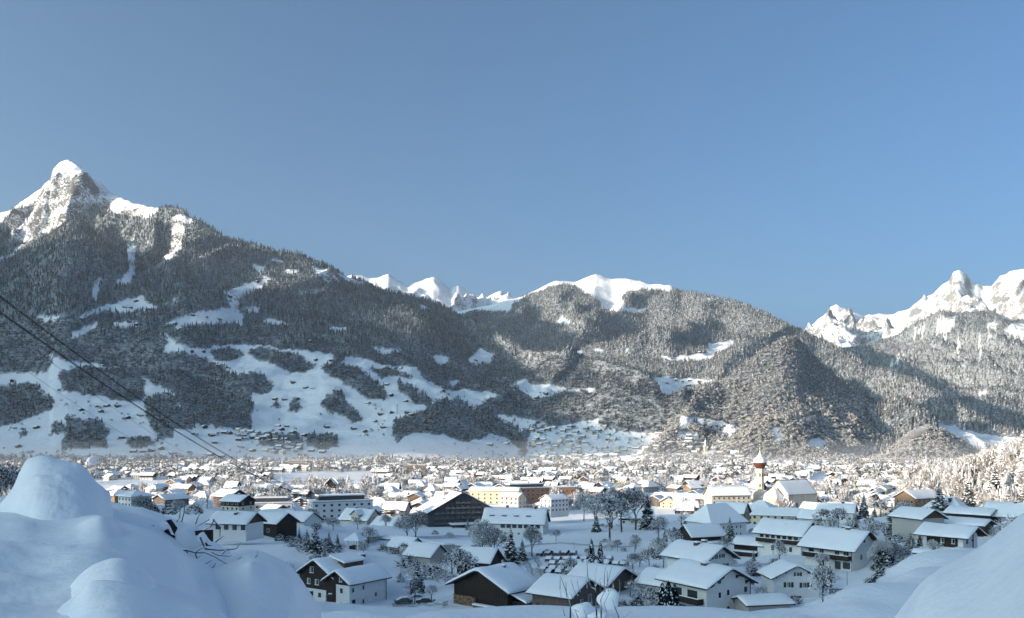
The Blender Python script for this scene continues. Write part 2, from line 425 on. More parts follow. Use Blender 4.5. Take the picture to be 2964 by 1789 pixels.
def d_golm(X, Y, T, P):
    w_ = np.clip(T * 3, 0, 1); e = sstep(1.02, 0.85, T) * 0.85 + 0.15
    return fbm(X / 1000, Y / 1000, 4, 21) * 80 * w_ * e + (ridged(X / 560 - Y / 1300, Y / 2400 + X / 3000, 3, 23) - 1.0) * 95 * w_ * sstep(1.0, 0.75, T) + fbm(X / 150, Y / 150, 4, 22) * 8 * w_
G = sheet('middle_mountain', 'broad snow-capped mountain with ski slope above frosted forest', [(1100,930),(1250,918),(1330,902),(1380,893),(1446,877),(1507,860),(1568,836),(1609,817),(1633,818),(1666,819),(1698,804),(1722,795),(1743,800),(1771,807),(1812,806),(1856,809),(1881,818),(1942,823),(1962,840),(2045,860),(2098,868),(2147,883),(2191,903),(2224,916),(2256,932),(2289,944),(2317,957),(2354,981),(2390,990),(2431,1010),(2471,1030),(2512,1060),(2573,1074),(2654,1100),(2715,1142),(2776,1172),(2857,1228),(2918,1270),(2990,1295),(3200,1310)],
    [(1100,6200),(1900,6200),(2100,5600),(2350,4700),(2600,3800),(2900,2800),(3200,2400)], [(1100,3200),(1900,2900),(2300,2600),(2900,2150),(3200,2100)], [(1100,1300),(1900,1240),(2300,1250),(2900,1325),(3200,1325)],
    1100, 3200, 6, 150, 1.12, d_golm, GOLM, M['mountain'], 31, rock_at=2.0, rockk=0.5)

def d_hill(X, Y, T, P):
    w_ = np.clip(T * 4, 0, 1); e = sstep(1.05, 0.8, T) * 0.8 + 0.2
    return (fbm(X / 300, Y / 300, 4, 41) * 26) * w_ * sstep(1.0, 0.6, T) + (ridged(X / 240 - Y / 900, Y / 800, 3, 44) - 1.0) * 26 * w_ * sstep(1.0, 0.7, T) + fbm(X / 60, Y / 60, 2, 45) * 3
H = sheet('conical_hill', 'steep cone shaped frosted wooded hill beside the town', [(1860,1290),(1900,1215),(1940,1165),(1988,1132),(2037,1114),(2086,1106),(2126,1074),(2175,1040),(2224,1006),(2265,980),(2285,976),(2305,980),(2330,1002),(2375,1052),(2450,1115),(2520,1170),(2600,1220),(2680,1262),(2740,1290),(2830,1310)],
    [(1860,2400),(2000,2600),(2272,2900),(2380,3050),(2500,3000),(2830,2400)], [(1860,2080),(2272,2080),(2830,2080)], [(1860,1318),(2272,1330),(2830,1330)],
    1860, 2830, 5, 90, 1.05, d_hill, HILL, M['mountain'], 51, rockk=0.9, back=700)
def d_knoll(X, Y, T, P): return fbm(X / 120, Y / 120, 4, 61) * 9 * np.clip(T * 4, 0, 1)
K1 = sheet('front_knoll', 'low frosted knoll at the foot of the cone shaped hill', [(2040,1320),(2085,1296),(2130,1262),(2180,1228),(2230,1212),(2290,1222),(2340,1255),(2400,1290),(2450,1318),(2480,1330)],
    [(2040,2080),(2480,2080)], [(2040,1900),(2480,1900)], [(2040,1334),(2480,1336)], 2040, 2480, 5, 30, 0.9, d_knoll, HILL, M['mountain'], 62, back=200)
K2 = sheet('east_knoll', 'low frosted knoll right of the two pylons', [(2540,1330),(2590,1292),(2630,1258),(2680,1240),(2730,1248),(2780,1280),(2830,1318),(2850,1332)],
    [(2540,2080),(2850,2080)], [(2540,1920),(2850,1920)], [(2540,1336),(2850,1338)], 2540, 2850, 5, 26, 0.9, d_knoll, HILL, M['mountain'], 63, back=200)

def d_right(X, Y, T, P):
    w_ = np.clip(T * 3, 0, 1); e = sstep(1.02, 0.85, T) * 0.85 + 0.15
    return (ridged((X + Y * 0.8) / 650, (Y - X) / 2600, 4, 71) - 1.0) * 150 * w_ * sstep(1.0, 0.8, T) + fbm(X / 200, Y / 200, 4, 72) * 12 * w_
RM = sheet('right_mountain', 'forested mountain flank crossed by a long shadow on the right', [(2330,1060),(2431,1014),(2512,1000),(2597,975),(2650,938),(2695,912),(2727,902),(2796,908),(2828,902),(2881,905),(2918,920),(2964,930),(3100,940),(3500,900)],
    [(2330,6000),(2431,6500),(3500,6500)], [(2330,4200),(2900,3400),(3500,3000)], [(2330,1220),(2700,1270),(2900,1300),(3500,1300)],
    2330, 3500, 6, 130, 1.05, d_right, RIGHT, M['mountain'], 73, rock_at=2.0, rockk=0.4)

def d_peaks(X, Y, T, P):
    e = sstep(1.0, 0.75, T) * 0.96 + 0.04; w_ = np.clip(T * 3, 0, 1)
    return (ridged(X / 700 + 0.3 * fbm(X / 500, Y / 500, 3, 84), Y / 1500, 6, 81) - 0.9) * 170 * e * w_ + (ridged((X + Y * .5) / 210, (Y - X * .3) / 420, 4, 87) - 0.9) * 45 * (0.25 + 0.75 * e) * w_
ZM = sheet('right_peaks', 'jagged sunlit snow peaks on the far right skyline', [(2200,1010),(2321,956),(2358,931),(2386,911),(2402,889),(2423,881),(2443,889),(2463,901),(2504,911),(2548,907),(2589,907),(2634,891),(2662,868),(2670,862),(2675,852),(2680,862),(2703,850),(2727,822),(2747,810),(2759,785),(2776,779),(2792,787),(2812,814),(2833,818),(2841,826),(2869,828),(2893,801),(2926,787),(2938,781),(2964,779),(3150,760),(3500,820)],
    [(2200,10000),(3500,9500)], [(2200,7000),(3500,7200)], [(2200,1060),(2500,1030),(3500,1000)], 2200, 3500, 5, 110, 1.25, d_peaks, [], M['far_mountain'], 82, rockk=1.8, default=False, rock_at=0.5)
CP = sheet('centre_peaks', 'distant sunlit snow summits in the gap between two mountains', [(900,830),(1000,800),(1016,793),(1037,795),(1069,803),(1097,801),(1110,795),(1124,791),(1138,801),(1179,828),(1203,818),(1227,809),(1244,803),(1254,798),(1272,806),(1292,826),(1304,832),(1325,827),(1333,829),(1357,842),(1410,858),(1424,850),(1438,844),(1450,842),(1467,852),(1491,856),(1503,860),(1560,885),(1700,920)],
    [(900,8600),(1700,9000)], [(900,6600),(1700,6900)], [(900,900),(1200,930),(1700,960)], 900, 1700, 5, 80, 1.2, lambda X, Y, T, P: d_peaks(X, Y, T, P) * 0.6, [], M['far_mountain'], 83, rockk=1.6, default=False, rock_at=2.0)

# unseen off-frame ranges on the sunny side, ridge lines shaped to throw the shade
def shade_range(name, label, a_ridge, a_foot, a_back, t0, t1, dt, Hfun, seed, na=40, amp=25, foot=lambda t: 0 * t):
    t = np.arange(t0, t1 + dt, dt, dtype=float)
    Rz = np.maximum(Hfun(t) + a_ridge * TE, foot(t) - 3)
    a = np.concatenate([np.linspace(a_foot, a_ridge, na), np.linspace(a_ridge, a_back, 12)[1:]])
    A = a[:, None]
    s = np.clip((A - a_foot) / (a_ridge - a_foot), 0, 1); q = np.clip((A - a_ridge) / (a_back - a_ridge), 0, 1)
    ft = foot(t)
    Z = ft + (Rz - ft) * s ** 1.15 - q * (Rz - ft) * 0.9 + fbm(A / 400 + 0 * t, t / 400 + 0 * A, 4, seed) * amp * np.minimum(s * 3, 1) * sstep(1.0, 0.85, s) * sstep(0, 1, (Rz - ft) / 60)
    X = A * SX - t * (-SY) ; Y = A * SY + t * (-SX)
    f = grid_faces(*X.shape)
    me = mesh_np(name, np.stack([X, Y, Z], -1).reshape(-1, 3), f, [M['mountain']], smooth=True, attrs={'rock': np.full(X.shape, 0.2), 'wood': np.zeros(X.shape)})
    o = link(name, me); tag(o, label, 'mountain', kind='structure')
H_far = lambda t: ip([(1200,-830),(1680,-700),(1770,-200),(1840,200),(1900,300),(2000,335),(2100,350),(2300,385),(2600,500),(3000,640),(4164,900),(5000,950),(7500,1000)], t) + fbm(t / 260, 0 * t, 3, 95) * 25 * sstep(2100, 2600, t)
shade_range('west_shade_range', 'unseen snow-covered range left of the view, ridge shaped to cast shade', 3500, 2650, 5200, 1400, 7400, 40, H_far, 91, amp=60)
H_near = lambda t: ip([(-500,76),(150,78),(220,98),(290,96),(350,88),(410,75),(455,54),(485,34),(521,0),(565,-65),(620,-115),(700,-120)], t) + fbm(t / 60, 0 * t, 3, 96) * 6
shade_range('hillside', 'unseen snow-covered hillside shaped to shade the near houses', 450, 300, 900, -500, 700, 10, H_near, 92, amp=6, foot=lambda t: ip([(-500,40),(0,40),(250,25),(500,0),(700,-1)], t) )

# valley floor and near slope
GP = [ # frame x, frame y, distance (m): points the ground passes through
 (330,1520,110),(450,1545,125),(600,1592,165),(720,1600,210),(800,1604,240),(870,1612,240),(700,1720,130),(780,1720,165),(900,1745,196),(850,1745,185),(860,1740,200),(820,1720,205),(1150,1756,196),(1000,1789,160),(1300,1789,160),(1290,1752,188),(1500,1789,165),(1480,1768,178),
 (600,1489,330),(330,1478,420),(850,1530,330),(1100,1570,330),(1000,1555,340),(1400,1565,340),(1250,1545,470),(1500,1560,360),(1620,1625,250),(1750,1645,240),(1650,1570,330),(1800,1590,310),(1850,1770,175),(1380,1640,250),(1200,1650,250),
 (2000,1570,310),(2100,1575,290),(2080,1690,200),(1960,1785,165),(2180,1789,168),(2150,1612,262),(2250,1606,252),(2300,1670,215),(2350,1745,186),(2450,1655,221),(2500,1700,175),(2640,1612,222),(2760,1610,224),(2860,1592,235),
 (2600,1540,300),(2700,1510,340),(2880,1490,300),(2900,1520,290),(2964,1500,290),(2500,1760,135),(2700,1650,165),(2800,1600,190),(2400,1789,132),(2300,1789,140),(2600,1700,150),(3100,1450,290),(3300,1400,300),
 (2200,1530,390),(2350,1520,430),(2000,1520,450),(1500,1500,580),(2500,1500,560),(1700,1789,160),
 (850,1789,110),(950,1789,110),(1050,1789,120),(880,1780,150),(950,1775,170),(1050,1780,170),(780,1760,140),(1150,1789,130),(960,1789,60),(960,1789,85),(760,1789,85),(1300,1789,110),(1500,1789,110),(1700,1789,110),(1900,1789,120),(2100,1789,120),(2250,1789,110),
]
gpx = []
for a, b, d in GP: gpx.append(((a - CX) / F * d, d, CZ + (HY - b) * d / F))
for x in (-900,-500,-250,0,250,500,900):
    for y in (620,800,1000,1300,1700,2200): gpx.append((x * y / 900, y, 0.0))
for px_ in (-300,300,900,1482,2000,2500,3000,3500):
    for y in (6,25,60,100): gpx.append(((px_ - CX) / F * y, y, CZ - 1.9 - 0.222 * y))
for x in (-60,-20,20,60): gpx.append((x, -20, 54)); gpx.append((x, -2, 54.2))
for y in (430,560,720,900): gpx.append((0.70 * y, y, 60)); gpx.append((0.60 * y, y, 38)); gpx.append((0.53 * y, y, 16)); gpx.append((0.85 * y, y, 90)); gpx.append((0.46*y, y, 2))
for y in (100,200,300): gpx.append((-0.62 * y, y, 40 - 0.1 * y)); gpx.append((-0.9 * y, y, 50 - 0.1 * y))
gpx = np.array(gpx)
def gz_arr(X, Y):
    X = np.asarray(X, float); Y = np.asarray(Y, float); sh = X.shape; x = X.ravel(); y = Y.ravel()
    num = np.zeros(x.shape); den = np.zeros(x.shape)
    Yc = np.maximum(y, 5)
    for (a, b, c) in gpx:
        # distance measured in a space that grows with depth, so near points stay sharp
        s = 0.5 * (np.maximum(b, 5) + Yc)
        d2 = ((x - a) ** 2 + (y - b) ** 2 * 0.7) / (s * s)
        wt = 1.0 / (d2 + 0.0006) ** 2.2
        num += wt * c; den += wt
    z = num / den
    far = sstep(520, 640, y) * sstep(0.47, 0.43, x / np.maximum(y, 1))
    z = z * (1 - far)
    z = z + sstep(100, 300, y) * fbm(x / 60, y / 60, 3, 99) * 0.8 + fbm(x / 9, y / 9, 3, 98) * 0.12
    return z.reshape(sh)
gcol = np.concatenate([np.arange(-900, -60, 40), np.arange(-60, 3030, 7), np.arange(3030, 3900, 40)]).astype(float)
grow = np.concatenate([np.array([-40, -20, -8, 1.0]), 3.0 * (2300 / 3.0) ** np.linspace(0, 1, 300)])
gX = (gcol - CX) / F * np.maximum(grow, 30)[:, None]
gY = grow[:, None] + 0 * gX
gX = np.where(gY < 30, (gcol - CX) / F * 30 + 0 * gY, gX)
gZ = gz_arr(gX, gY)
gv = np.stack([gX, gY, gZ], -1).reshape(-1, 3); gf = grid_faces(*gX.shape)
go = link('ground', mesh_np('ground', gv, gf, [M['snow_ground']], smooth=True)); tag(go, 'snow-covered ground of the slope and valley floor', 'ground', kind='structure')
TERR.append((gv, gf))
# wide snowfield under and around everything
pv = [(-9000,-2500,-6),(9000,-2500,-6),(9000,12000,-6),(-9000,12000,-6)]
po = link('valley_floor', mesh_np('valley_floor', pv, [(0,1,2,3)], [M['snow_ground']])); tag(po, 'wide snow-covered valley floor beyond the town', 'ground', kind='structure')

_off = 0; _vs = []; _fs = []
for v_, f_ in TERR:
    _vs.append(v_); _fs.append(f_ + _off); _off += len(v_)
_V = np.concatenate(_vs); _Fc = np.concatenate(_fs)
BVH = BVHTree.FromPolygons(_V.tolist(), _Fc.tolist())
CAM = Vector((0, 0, CZ))
def at(px, py):
    """where the sight line through a frame pixel meets the terrain"""
    d = Vector(((px - CX) / F, 1.0, (HY - py) / F)).normalized()
    h = BVH.ray_cast(CAM + d * 20, d)
    return h[0]
def gz(x, y):
    h = BVH.ray_cast(Vector((x, y, 3000)), Vector((0, 0, -1)))
    return h[0].z if h[0] else 0.0
def pt(px, Y):
    x = (px - CX) / F * Y
    return Vector((x, Y, gz(x, Y)))
def gnear(x, y): return float(gz_arr(np.array([x]), np.array([y]))[0])

# ---------------------------------------------------------------- far woods: small trees scattered over the slopes
def cone_tree(name, seed, mat, tiers=4, sides=7, wid=0.17):
    r = random.Random(seed); v = []; f = []
    for k in range(tiers):
        zb = 0.04 + 0.86 * k / tiers; zt = zb + 1.25 / tiers + 0.05; zt = min(zt, 1.0)
        if k == tiers - 1: zt = 1.0
        rad = wid * (1 - k / tiers) ** 0.85 + 0.02
        n = len(v); v.append((r.uniform(-.01,.01), r.uniform(-.01,.01), zt))
        for i in range(sides):
            a = 2 * math.pi * (i + 0.5 * (k % 2)) / sides + r.uniform(-.2, .2); q = rad * r.uniform(0.7, 1.2) * (1 if i % 2 else 0.8)
            v.append((math.cos(a) * q, math.sin(a) * q, zb + r.uniform(-.04, .03)))
        for i in range(sides): f.append((n, n + 1 + i, n + 1 + (i + 1) % sides))
    me = mesh_np(name, v, f, [mat]); return me
def clump_tree(name, seed, mat, n=46, w=0.42):
    r = random.Random(seed); v = []; f = []
    for k in range(n):
        th = r.uniform(0, 2 * math.pi); u = r.uniform(-0.7, 1); rr = math.sqrt(1 - u * u) * w * r.uniform(0.55, 1.05)
        c = Vector((math.cos(th) * rr, math.sin(th) * rr, 0.58 + u * 0.40 * r.uniform(0.7, 1)))
        nrm = (c - Vector((0, 0, 0.5)) + Vector((r.uniform(-.2,.2), r.uniform(-.2,.2), r.uniform(-.1,.3)))).normalized()
        q = nrm.to_track_quat('Z', 'Y'); s = r.uniform(0.07, 0.15); m = len(v)
        for a in range(3):
            t = a * 2.1 + r.uniform(-.4, .4); v.append(tuple(c + q @ Vector((math.cos(t) * s, math.sin(t) * s, r.uniform(-.03,.03)))))
        f.append((m, m + 1, m + 2))
    return mesh_np(name, v, f, [mat])
def proto_coll(name, meshes):
    c = bpy.data.collections.new(name)
    for i, me in enumerate(meshes): c.objects.link(bpy.data.objects.new(name + '_%d' % i, me))
    return c
pc_dark = proto_coll('far_spruces', [cone_tree('spruce', 100 + i, M['far_dark']) for i in range(4)])
pc_frost = proto_coll('frosted_spruces', [cone_tree('spruce', 120 + i, M['far_frost'], wid=0.19) for i in range(4)])
pc_bush = proto_coll('bare_woods', [clump_tree('broadleaf', 140 + i, M['bush_dark']) for i in range(4)])
pc_bushf = proto_coll('frosted_woods', [clump_tree('broadleaf', 160 + i, M['bush_frost']) for i in range(4)])

def gn_scatter(coll):
    g = bpy.data.node_groups.new('scatter_' + coll.name, 'GeometryNodeTree')
    g.interface.new_socket('Geometry', in_out='INPUT', socket_type='NodeSocketGeometry'); g.interface.new_socket('Geometry', in_out='OUTPUT', socket_type='NodeSocketGeometry')
    N = g.nodes; gi = N.new('NodeGroupInput'); go_ = N.new('NodeGroupOutput')
    ii = N.new('GeometryNodeInstanceOnPoints'); ci = N.new('GeometryNodeCollectionInfo'); ci.inputs['Collection'].default_value = coll
    ci.inputs['Separate Children'].default_value = True; ci.inputs['Reset Children'].default_value = True
    ii.inputs['Pick Instance'].default_value = True
    sc_ = N.new('GeometryNodeInputNamedAttribute'); sc_.data_type = 'FLOAT_VECTOR'; sc_.inputs['Name'].default_value = 'sc'
    rt = N.new('GeometryNodeInputNamedAttribute'); rt.data_type = 'FLOAT_VECTOR'; rt.inputs['Name'].default_value = 'rt'
    ix = N.new('FunctionNodeRandomValue'); ix.data_type = 'INT'; ix.inputs[4].default_value = 0; ix.inputs[5].default_value = 50
    L_ = g.links
    L_.new(gi.outputs[0], ii.inputs['Points']); L_.new(ci.outputs[0], ii.inputs['Instance']); L_.new(ix.outputs[2], ii.inputs['Instance Index'])
    L_.new(sc_.outputs[0], ii.inputs['Scale']); L_.new(rt.outputs[0], ii.inputs['Rotation']); L_.new(ii.outputs[0], go_.inputs[0])
    return g
GROUPS = {}
def scatter(name, label, coll, P, hmin, hmax, seed, wmul=1.0, cat='forest'):
    if len(P) == 0: return
    rs = np.random.RandomState(seed); n = len(P)
    me = bpy.data.meshes.new(name); me.vertices.add(n); me.vertices.foreach_set('co', np.asarray(P, np.float32).ravel())
    h = rs.uniform(hmin, hmax, n) * (0.8 + 0.4 * rs.rand(n) ** 2); wd = h * wmul * rs.uniform(0.85, 1.2, n)
    a = me.attributes.new('sc', 'FLOAT_VECTOR', 'POINT'); a.data.foreach_set('vector', np.stack([wd, wd, h], -1).astype(np.float32).ravel())
    a = me.attributes.new('rt', 'FLOAT_VECTOR', 'POINT'); a.data.foreach_set('vector', np.stack([0 * h, 0 * h, rs.uniform(0, 6.28, n)], -1).astype(np.float32).ravel())
    o = link(name, me); md = o.modifiers.new('scatter', 'NODES')
    if coll.name not in GROUPS: GROUPS[coll.name] = gn_scatter(coll)
    md.node_group = GROUPS[coll.name]
    tag(o, label, cat, kind='stuff'); return o

def sample(S, spacing, seed, tmax=1.03, keep=None, cull=45):
    rs = np.random.RandomState(seed); X, Y, Z = S['X'], S['Y'], S['Z']
    T = S['T'][:-1, 0]
    P = np.stack([X, Y, Z], -1); a = P[1:, :-1] - P[:-1, :-1]; b = P[:-1, 1:] - P[:-1, :-1]
    area = np.linalg.norm(np.cross(a, b), axis=-1)
    mx = to_px(X, Y, Z)[0][:-1, :-1]
    area = area * (T[:, None] < tmax) * (mx > -80) * (mx < 3050)
    n = int(area.sum() / spacing ** 2)
    cs = np.cumsum(area.ravel()); idx = np.searchsorted(cs, rs.rand(n) * cs[-1]); i, j = np.unravel_index(np.minimum(idx, area.size - 1), area.shape)
    u = rs.rand(n)[:, None]; v = rs.rand(n)[:, None]
    p = P[i, j] * (1 - u) * (1 - v) + P[i + 1, j] * u * (1 - v) + P[i, j + 1] * (1 - u) * v + P[i + 1, j + 1] * u * v
    px, py = to_px(p[:, 0], p[:, 1], p[:, 2])
    wd = wooded(S['polys'], px, py, S['seed'], S['wob'], S['default'])
    k = wd & (py > 0)
    p = p[k]; px = px[k]; py = py[k]
    vis = np.ones(len(p), bool)
    for q in range(len(p)):
        tgt = Vector((p[q, 0], p[q, 1], p[q, 2] + cull)); d = tgt - CAM; dl = d.length; d /= dl
        h = BVH.ray_cast(CAM + d * 20, d, dl - 20 - 60)
        if h[0] is not None: vis[q] = False
    return p[vis], px[vis], py[vis]
p, px, py = sample(L, 13.0, 1)
lowmix = fbm(px / 90, py / 60, 3, 55) * 60
isd = (py + lowmix > ip([(0,930),(600,960),(1000,1000),(1400,1000),(2000,1050)], px))
scatter('left_spruce_forest', 'dark spruce forest on the upper slopes of the left mountain', pc_dark, p[~isd], 15, 25, 1)
scatter('left_broadleaf_wood', 'bare grey woods on the lower slopes of the left mountain', pc_bush, p[isd], 8, 13, 2, 1.0)
k = isd & (np.random.RandomState(5).rand(len(p)) < 0.25)
scatter('left_mixed_spruces', 'scattered dark spruces in the lower woods of the left mountain', pc_dark, p[k] + [3, 3, 0], 14, 22, 3)
p, px, py = sample(G, 15.0, 2)
scatter('middle_spruce_forest', 'frosted spruce forest below the ski slope mountain', pc_frost, p, 17, 26, 4)
p, px, py = sample(H, 9.5, 3)
isd = (py + fbm(px / 60, py / 60, 3, 56) * 60 > 1190) | (np.random.RandomState(8).rand(len(p)) < .55)
scatter('hill_spruce_forest', 'frosted spruces covering the cone shaped hill', pc_frost, p[~isd], 10, 17, 5)
scatter('hill_broadleaf_wood', 'frosted bare woods around the foot of the cone shaped hill', pc_bushf, p[isd], 8, 13, 6, 1.05)
for S_, nm, lb in ((K1, 'front_knoll_wood', 'frosted bare trees on the front knoll'), (K2, 'east_knoll_wood', 'frosted bare trees on the knoll right of the pylons')):
    p, px, py = sample(S_, 7.5, 4); scatter(nm, lb, pc_bushf, p, 8, 12, 7, 1.05)
p, px, py = sample(RM, 17.0, 5)
scatter('right_spruce_forest', 'grey frosted forest on the right mountain flank', pc_frost, p, 19, 28, 8)
print('POINTS', sum(len(o.data.vertices) for o in bpy.data.objects if o.get('kind') == 'stuff' and o.type == 'MESH'))
# ---------------------------------------------------------------- building materials
def flat(name, c, rough=0.8, var=0.05, scale=1.5, streak=False, metal=0.0, spec=0.3):
    m, t, b = new_mat(name)
    if var > 0:
        tc = t.nodes.new('ShaderNodeTexCoord'); mp = t.nodes.new('ShaderNodeMapping')
        mp.inputs['Scale'].default_value = (scale * (4 if streak else 1), scale * (4 if streak else 1), scale * (0.3 if streak else 1))
        t.links.new(tc.outputs['Object'], mp.inputs[0])
        n = noise(t, 1.0, 5, 0.6, vec=mp.outputs[0])
        f = smap(t, n, 0.3, 0.7)
        cc = mixc(t, f, tuple(x * (1 - var) for x in c), tuple(min(1, x * (1 + var)) for x in c))
        t.links.new(cc, b.inputs['Base Color'])
        bump(t, b, n, 0.25, 0.02)
    else: b.inputs['Base Color'].default_value = (*c, 1)
    b.inputs['Roughness'].default_value = rough; b.inputs['Metallic'].default_value = metal; b.inputs['Specular IOR Level'].default_value = spec
    return m
M['white'] = flat('white_plaster', (0.66, 0.66, 0.65)); M['cream'] = flat('cream_plaster', (0.62, 0.56, 0.46)); M['grey'] = flat('grey_plaster', (0.38, 0.37, 0.35))
M['brown'] = flat('brown_timber', (0.10, 0.062, 0.042), streak=True, var=0.35); M['dark'] = flat('dark_timber', (0.030, 0.022, 0.018), streak=True, var=0.45)
M['tan'] = flat('tan_timber', (0.22, 0.145, 0.09), streak=True, var=0.3); M['orange'] = flat('orange_brick', (0.40, 0.21, 0.13)); M['pink'] = flat('pink_plaster', (0.48, 0.36, 0.32)); M['yellow'] = flat('yellow_plaster', (0.60, 0.53, 0.38))
M['taupe'] = flat('taupe_boards', (0.12, 0.095, 0.08), streak=True, var=0.2); M['concrete'] = flat('concrete', (0.30, 0.30, 0.31)); M['brick'] = flat('chimney_brick', (0.13, 0.075, 0.055)); M['slate'] = flat('slate_grey', (0.07, 0.075, 0.08), streak=True)
M['frame'] = flat('window_frame', (0.55, 0.55, 0.54), var=0); M['glass'] = flat('window_glass', (0.035, 0.042, 0.05), rough=0.08, var=0, spec=0.9)
M['shutter'] = flat('shutter', (0.035, 0.045, 0.04), var=0.1); M['roofedge'] = flat('roof_edge', (0.05, 0.035, 0.028), var=0.2); M['copper'] = flat('copper_dome', (0.12, 0.045, 0.03), rough=0.5, metal=0.2)
M['gold'] = flat('gilt', (0.8, 0.6, 0.25), rough=0.3, metal=0.9, var=0); M['steel'] = flat('steel', (0.25, 0.26, 0.27), rough=0.45, metal=0.6, var=0.05); M['rubber'] = flat('rubber', (0.02, 0.02, 0.02), var=0)
M['curtain'] = flat('curtain', (0.5, 0.5, 0.5), var=0.1, scale=8); M['stone'] = flat('stone_wall', (0.28, 0.25, 0.22), var=0.3)

_wc = {}
def window_me(w, h, style):
    k = (round(w, 2), round(h, 2), style)
    if k in _wc: return _wc[k]
    f = MB(); g = MB(); t = 0.09; m = M['frame']
    if style == 'dark': m = M['dark']
    f.box(-w/2, -w/2 + t, -0.05, 0.03, 0, h, m); f.box(w/2 - t, w/2, -0.05, 0.03, 0, h, m)
    f.box(-w/2 + t, w/2 - t, -0.05, 0.03, 0, t, m); f.box(-w/2 + t, w/2 - t, -0.05, 0.03, h - t, h, m)
    if w > 0.9: f.box(-0.035, 0.035, -0.045, 0.02, t, h - t, m)
    f.box(-w/2 - 0.06, w/2 + 0.06, -0.16, 0.02, -0.07, -0.003, M['snow'])
    if style == 'shut':
        for s in (-1, 1):
            x0 = s * (w/2 + 0.02); x1 = s * (w/2 + 0.02 + w * 0.48)
            f.box(min(x0, x1), max(x0, x1), -0.06, 0.0, 0.02, h - 0.02, M['shutter'])
    g.box(-w/2 + t, w/2 - t, -0.012, 0.01, t, h - t, M['glass'])
    if style in ('', 'shut') and w > 0.8 and h < 1.7:
        g.box(-w/2 + t, -w/2 + t + w * 0.2, -0.016, -0.012, t, h - t, M['curtain'])
    _wc[k] = (f.mesh('window'), g.mesh('pane')); return _wc[k]
_wm = {}
def window_mid(w, h):
    k = (round(w, 1), round(h, 1))
    if k not in _wm:
        b = MB(); b.box(-w/2, w/2, -0.06, 0.02, 0, h, M['frame']); b.box(-w/2 + .1, w/2 - .1, -0.075, 0.0, .1, h - .1, M['glass']); _wm[k] = b.mesh('window')
    return _wm[k]

def face_xf(face, Lx, Wy):
    """position of a point u along a face (u from its left end as seen from outside), and the z rotation of something lying on it"""
    if face == 'F': return lambda u: (-Lx/2 + u, -Wy/2), 0.0
    if face == 'B': return lambda u: (Lx/2 - u, Wy/2), math.pi
    if face == 'R': return lambda u: (Lx/2, -Wy/2 + u), math.pi/2
    return lambda u: (-Lx/2, Wy/2 - u), -math.pi/2

def snow_gable(Lx, Wy, zr, ze, ohx, ohy, th, seed, y0=0.0):
    """rounded snow blanket on a gable roof; slopes run to +-y"""
    r = random.Random(seed); b = MB()
    X0, X1 = -Lx/2 - ohx, Lx/2 + ohx; Y = Wy/2 + ohy
    sl = (zr - ze) / (Wy/2); nx = max(4, int((X1 - X0) / 2.0)); secs = []
    xs = [X0 - 0.05, X0 + 0.18, X0 + 0.6] + [X0 + 0.6 + (X1 - X0 - 1.2) * i / nx for i in range(1, nx)] + [X1 - 0.6, X1 - 0.18, X1 + 0.05]
    ks = [0.08, 0.62, 1.0] + [1.0] * (nx - 1) + [1.0, 0.62, 0.08]
    us = [-1.0, -0.985, -0.93, -0.6, -0.3, -0.07, 0.07, 0.3, 0.6, 0.93, 0.985, 1.0]; tk = [0.05, 0.6, 1, 1.05, 1.0, 0.95, 0.95, 1.0, 1.05, 1, 0.6, 0.05]
    V = []
    for x, k in zip(xs, ks):
        for u, t in zip(us, tk):
            y = u * (Y + 0.08 + r.uniform(-0.05, 0.05)); z = zr - abs(y) * sl
            z = zr - math.sqrt(y * y + 0.15) * sl + 0.1
            V.append((x, y + y0, z + th * k * t * (1 + .16 * math.sin(x * .7 + seed) * math.cos(y * .5 + seed)) * r.uniform(0.88, 1.12)))
        for u in us[::-1]: V.append((x, u * Y + y0, zr - abs(u * Y) * sl + 0.02))
    m_ = len(us); n = 2 * m_; fs = []
    for i in range(len(xs) - 1):
        for j in range(n):
            a = i * n + j; c = i * n + (j + 1) % n
            fs.append((a, a + n, c + n, c))
    e0 = (len(xs) - 1) * n
    for j in range(m_ - 1):
        fs.append((j, j + 1, n - 2 - j, n - 1 - j)); fs.append((e0 + n - 1 - j, e0 + n - 2 - j, e0 + j + 1, e0 + j))
    b.faces(V, fs, M['snow']); return b

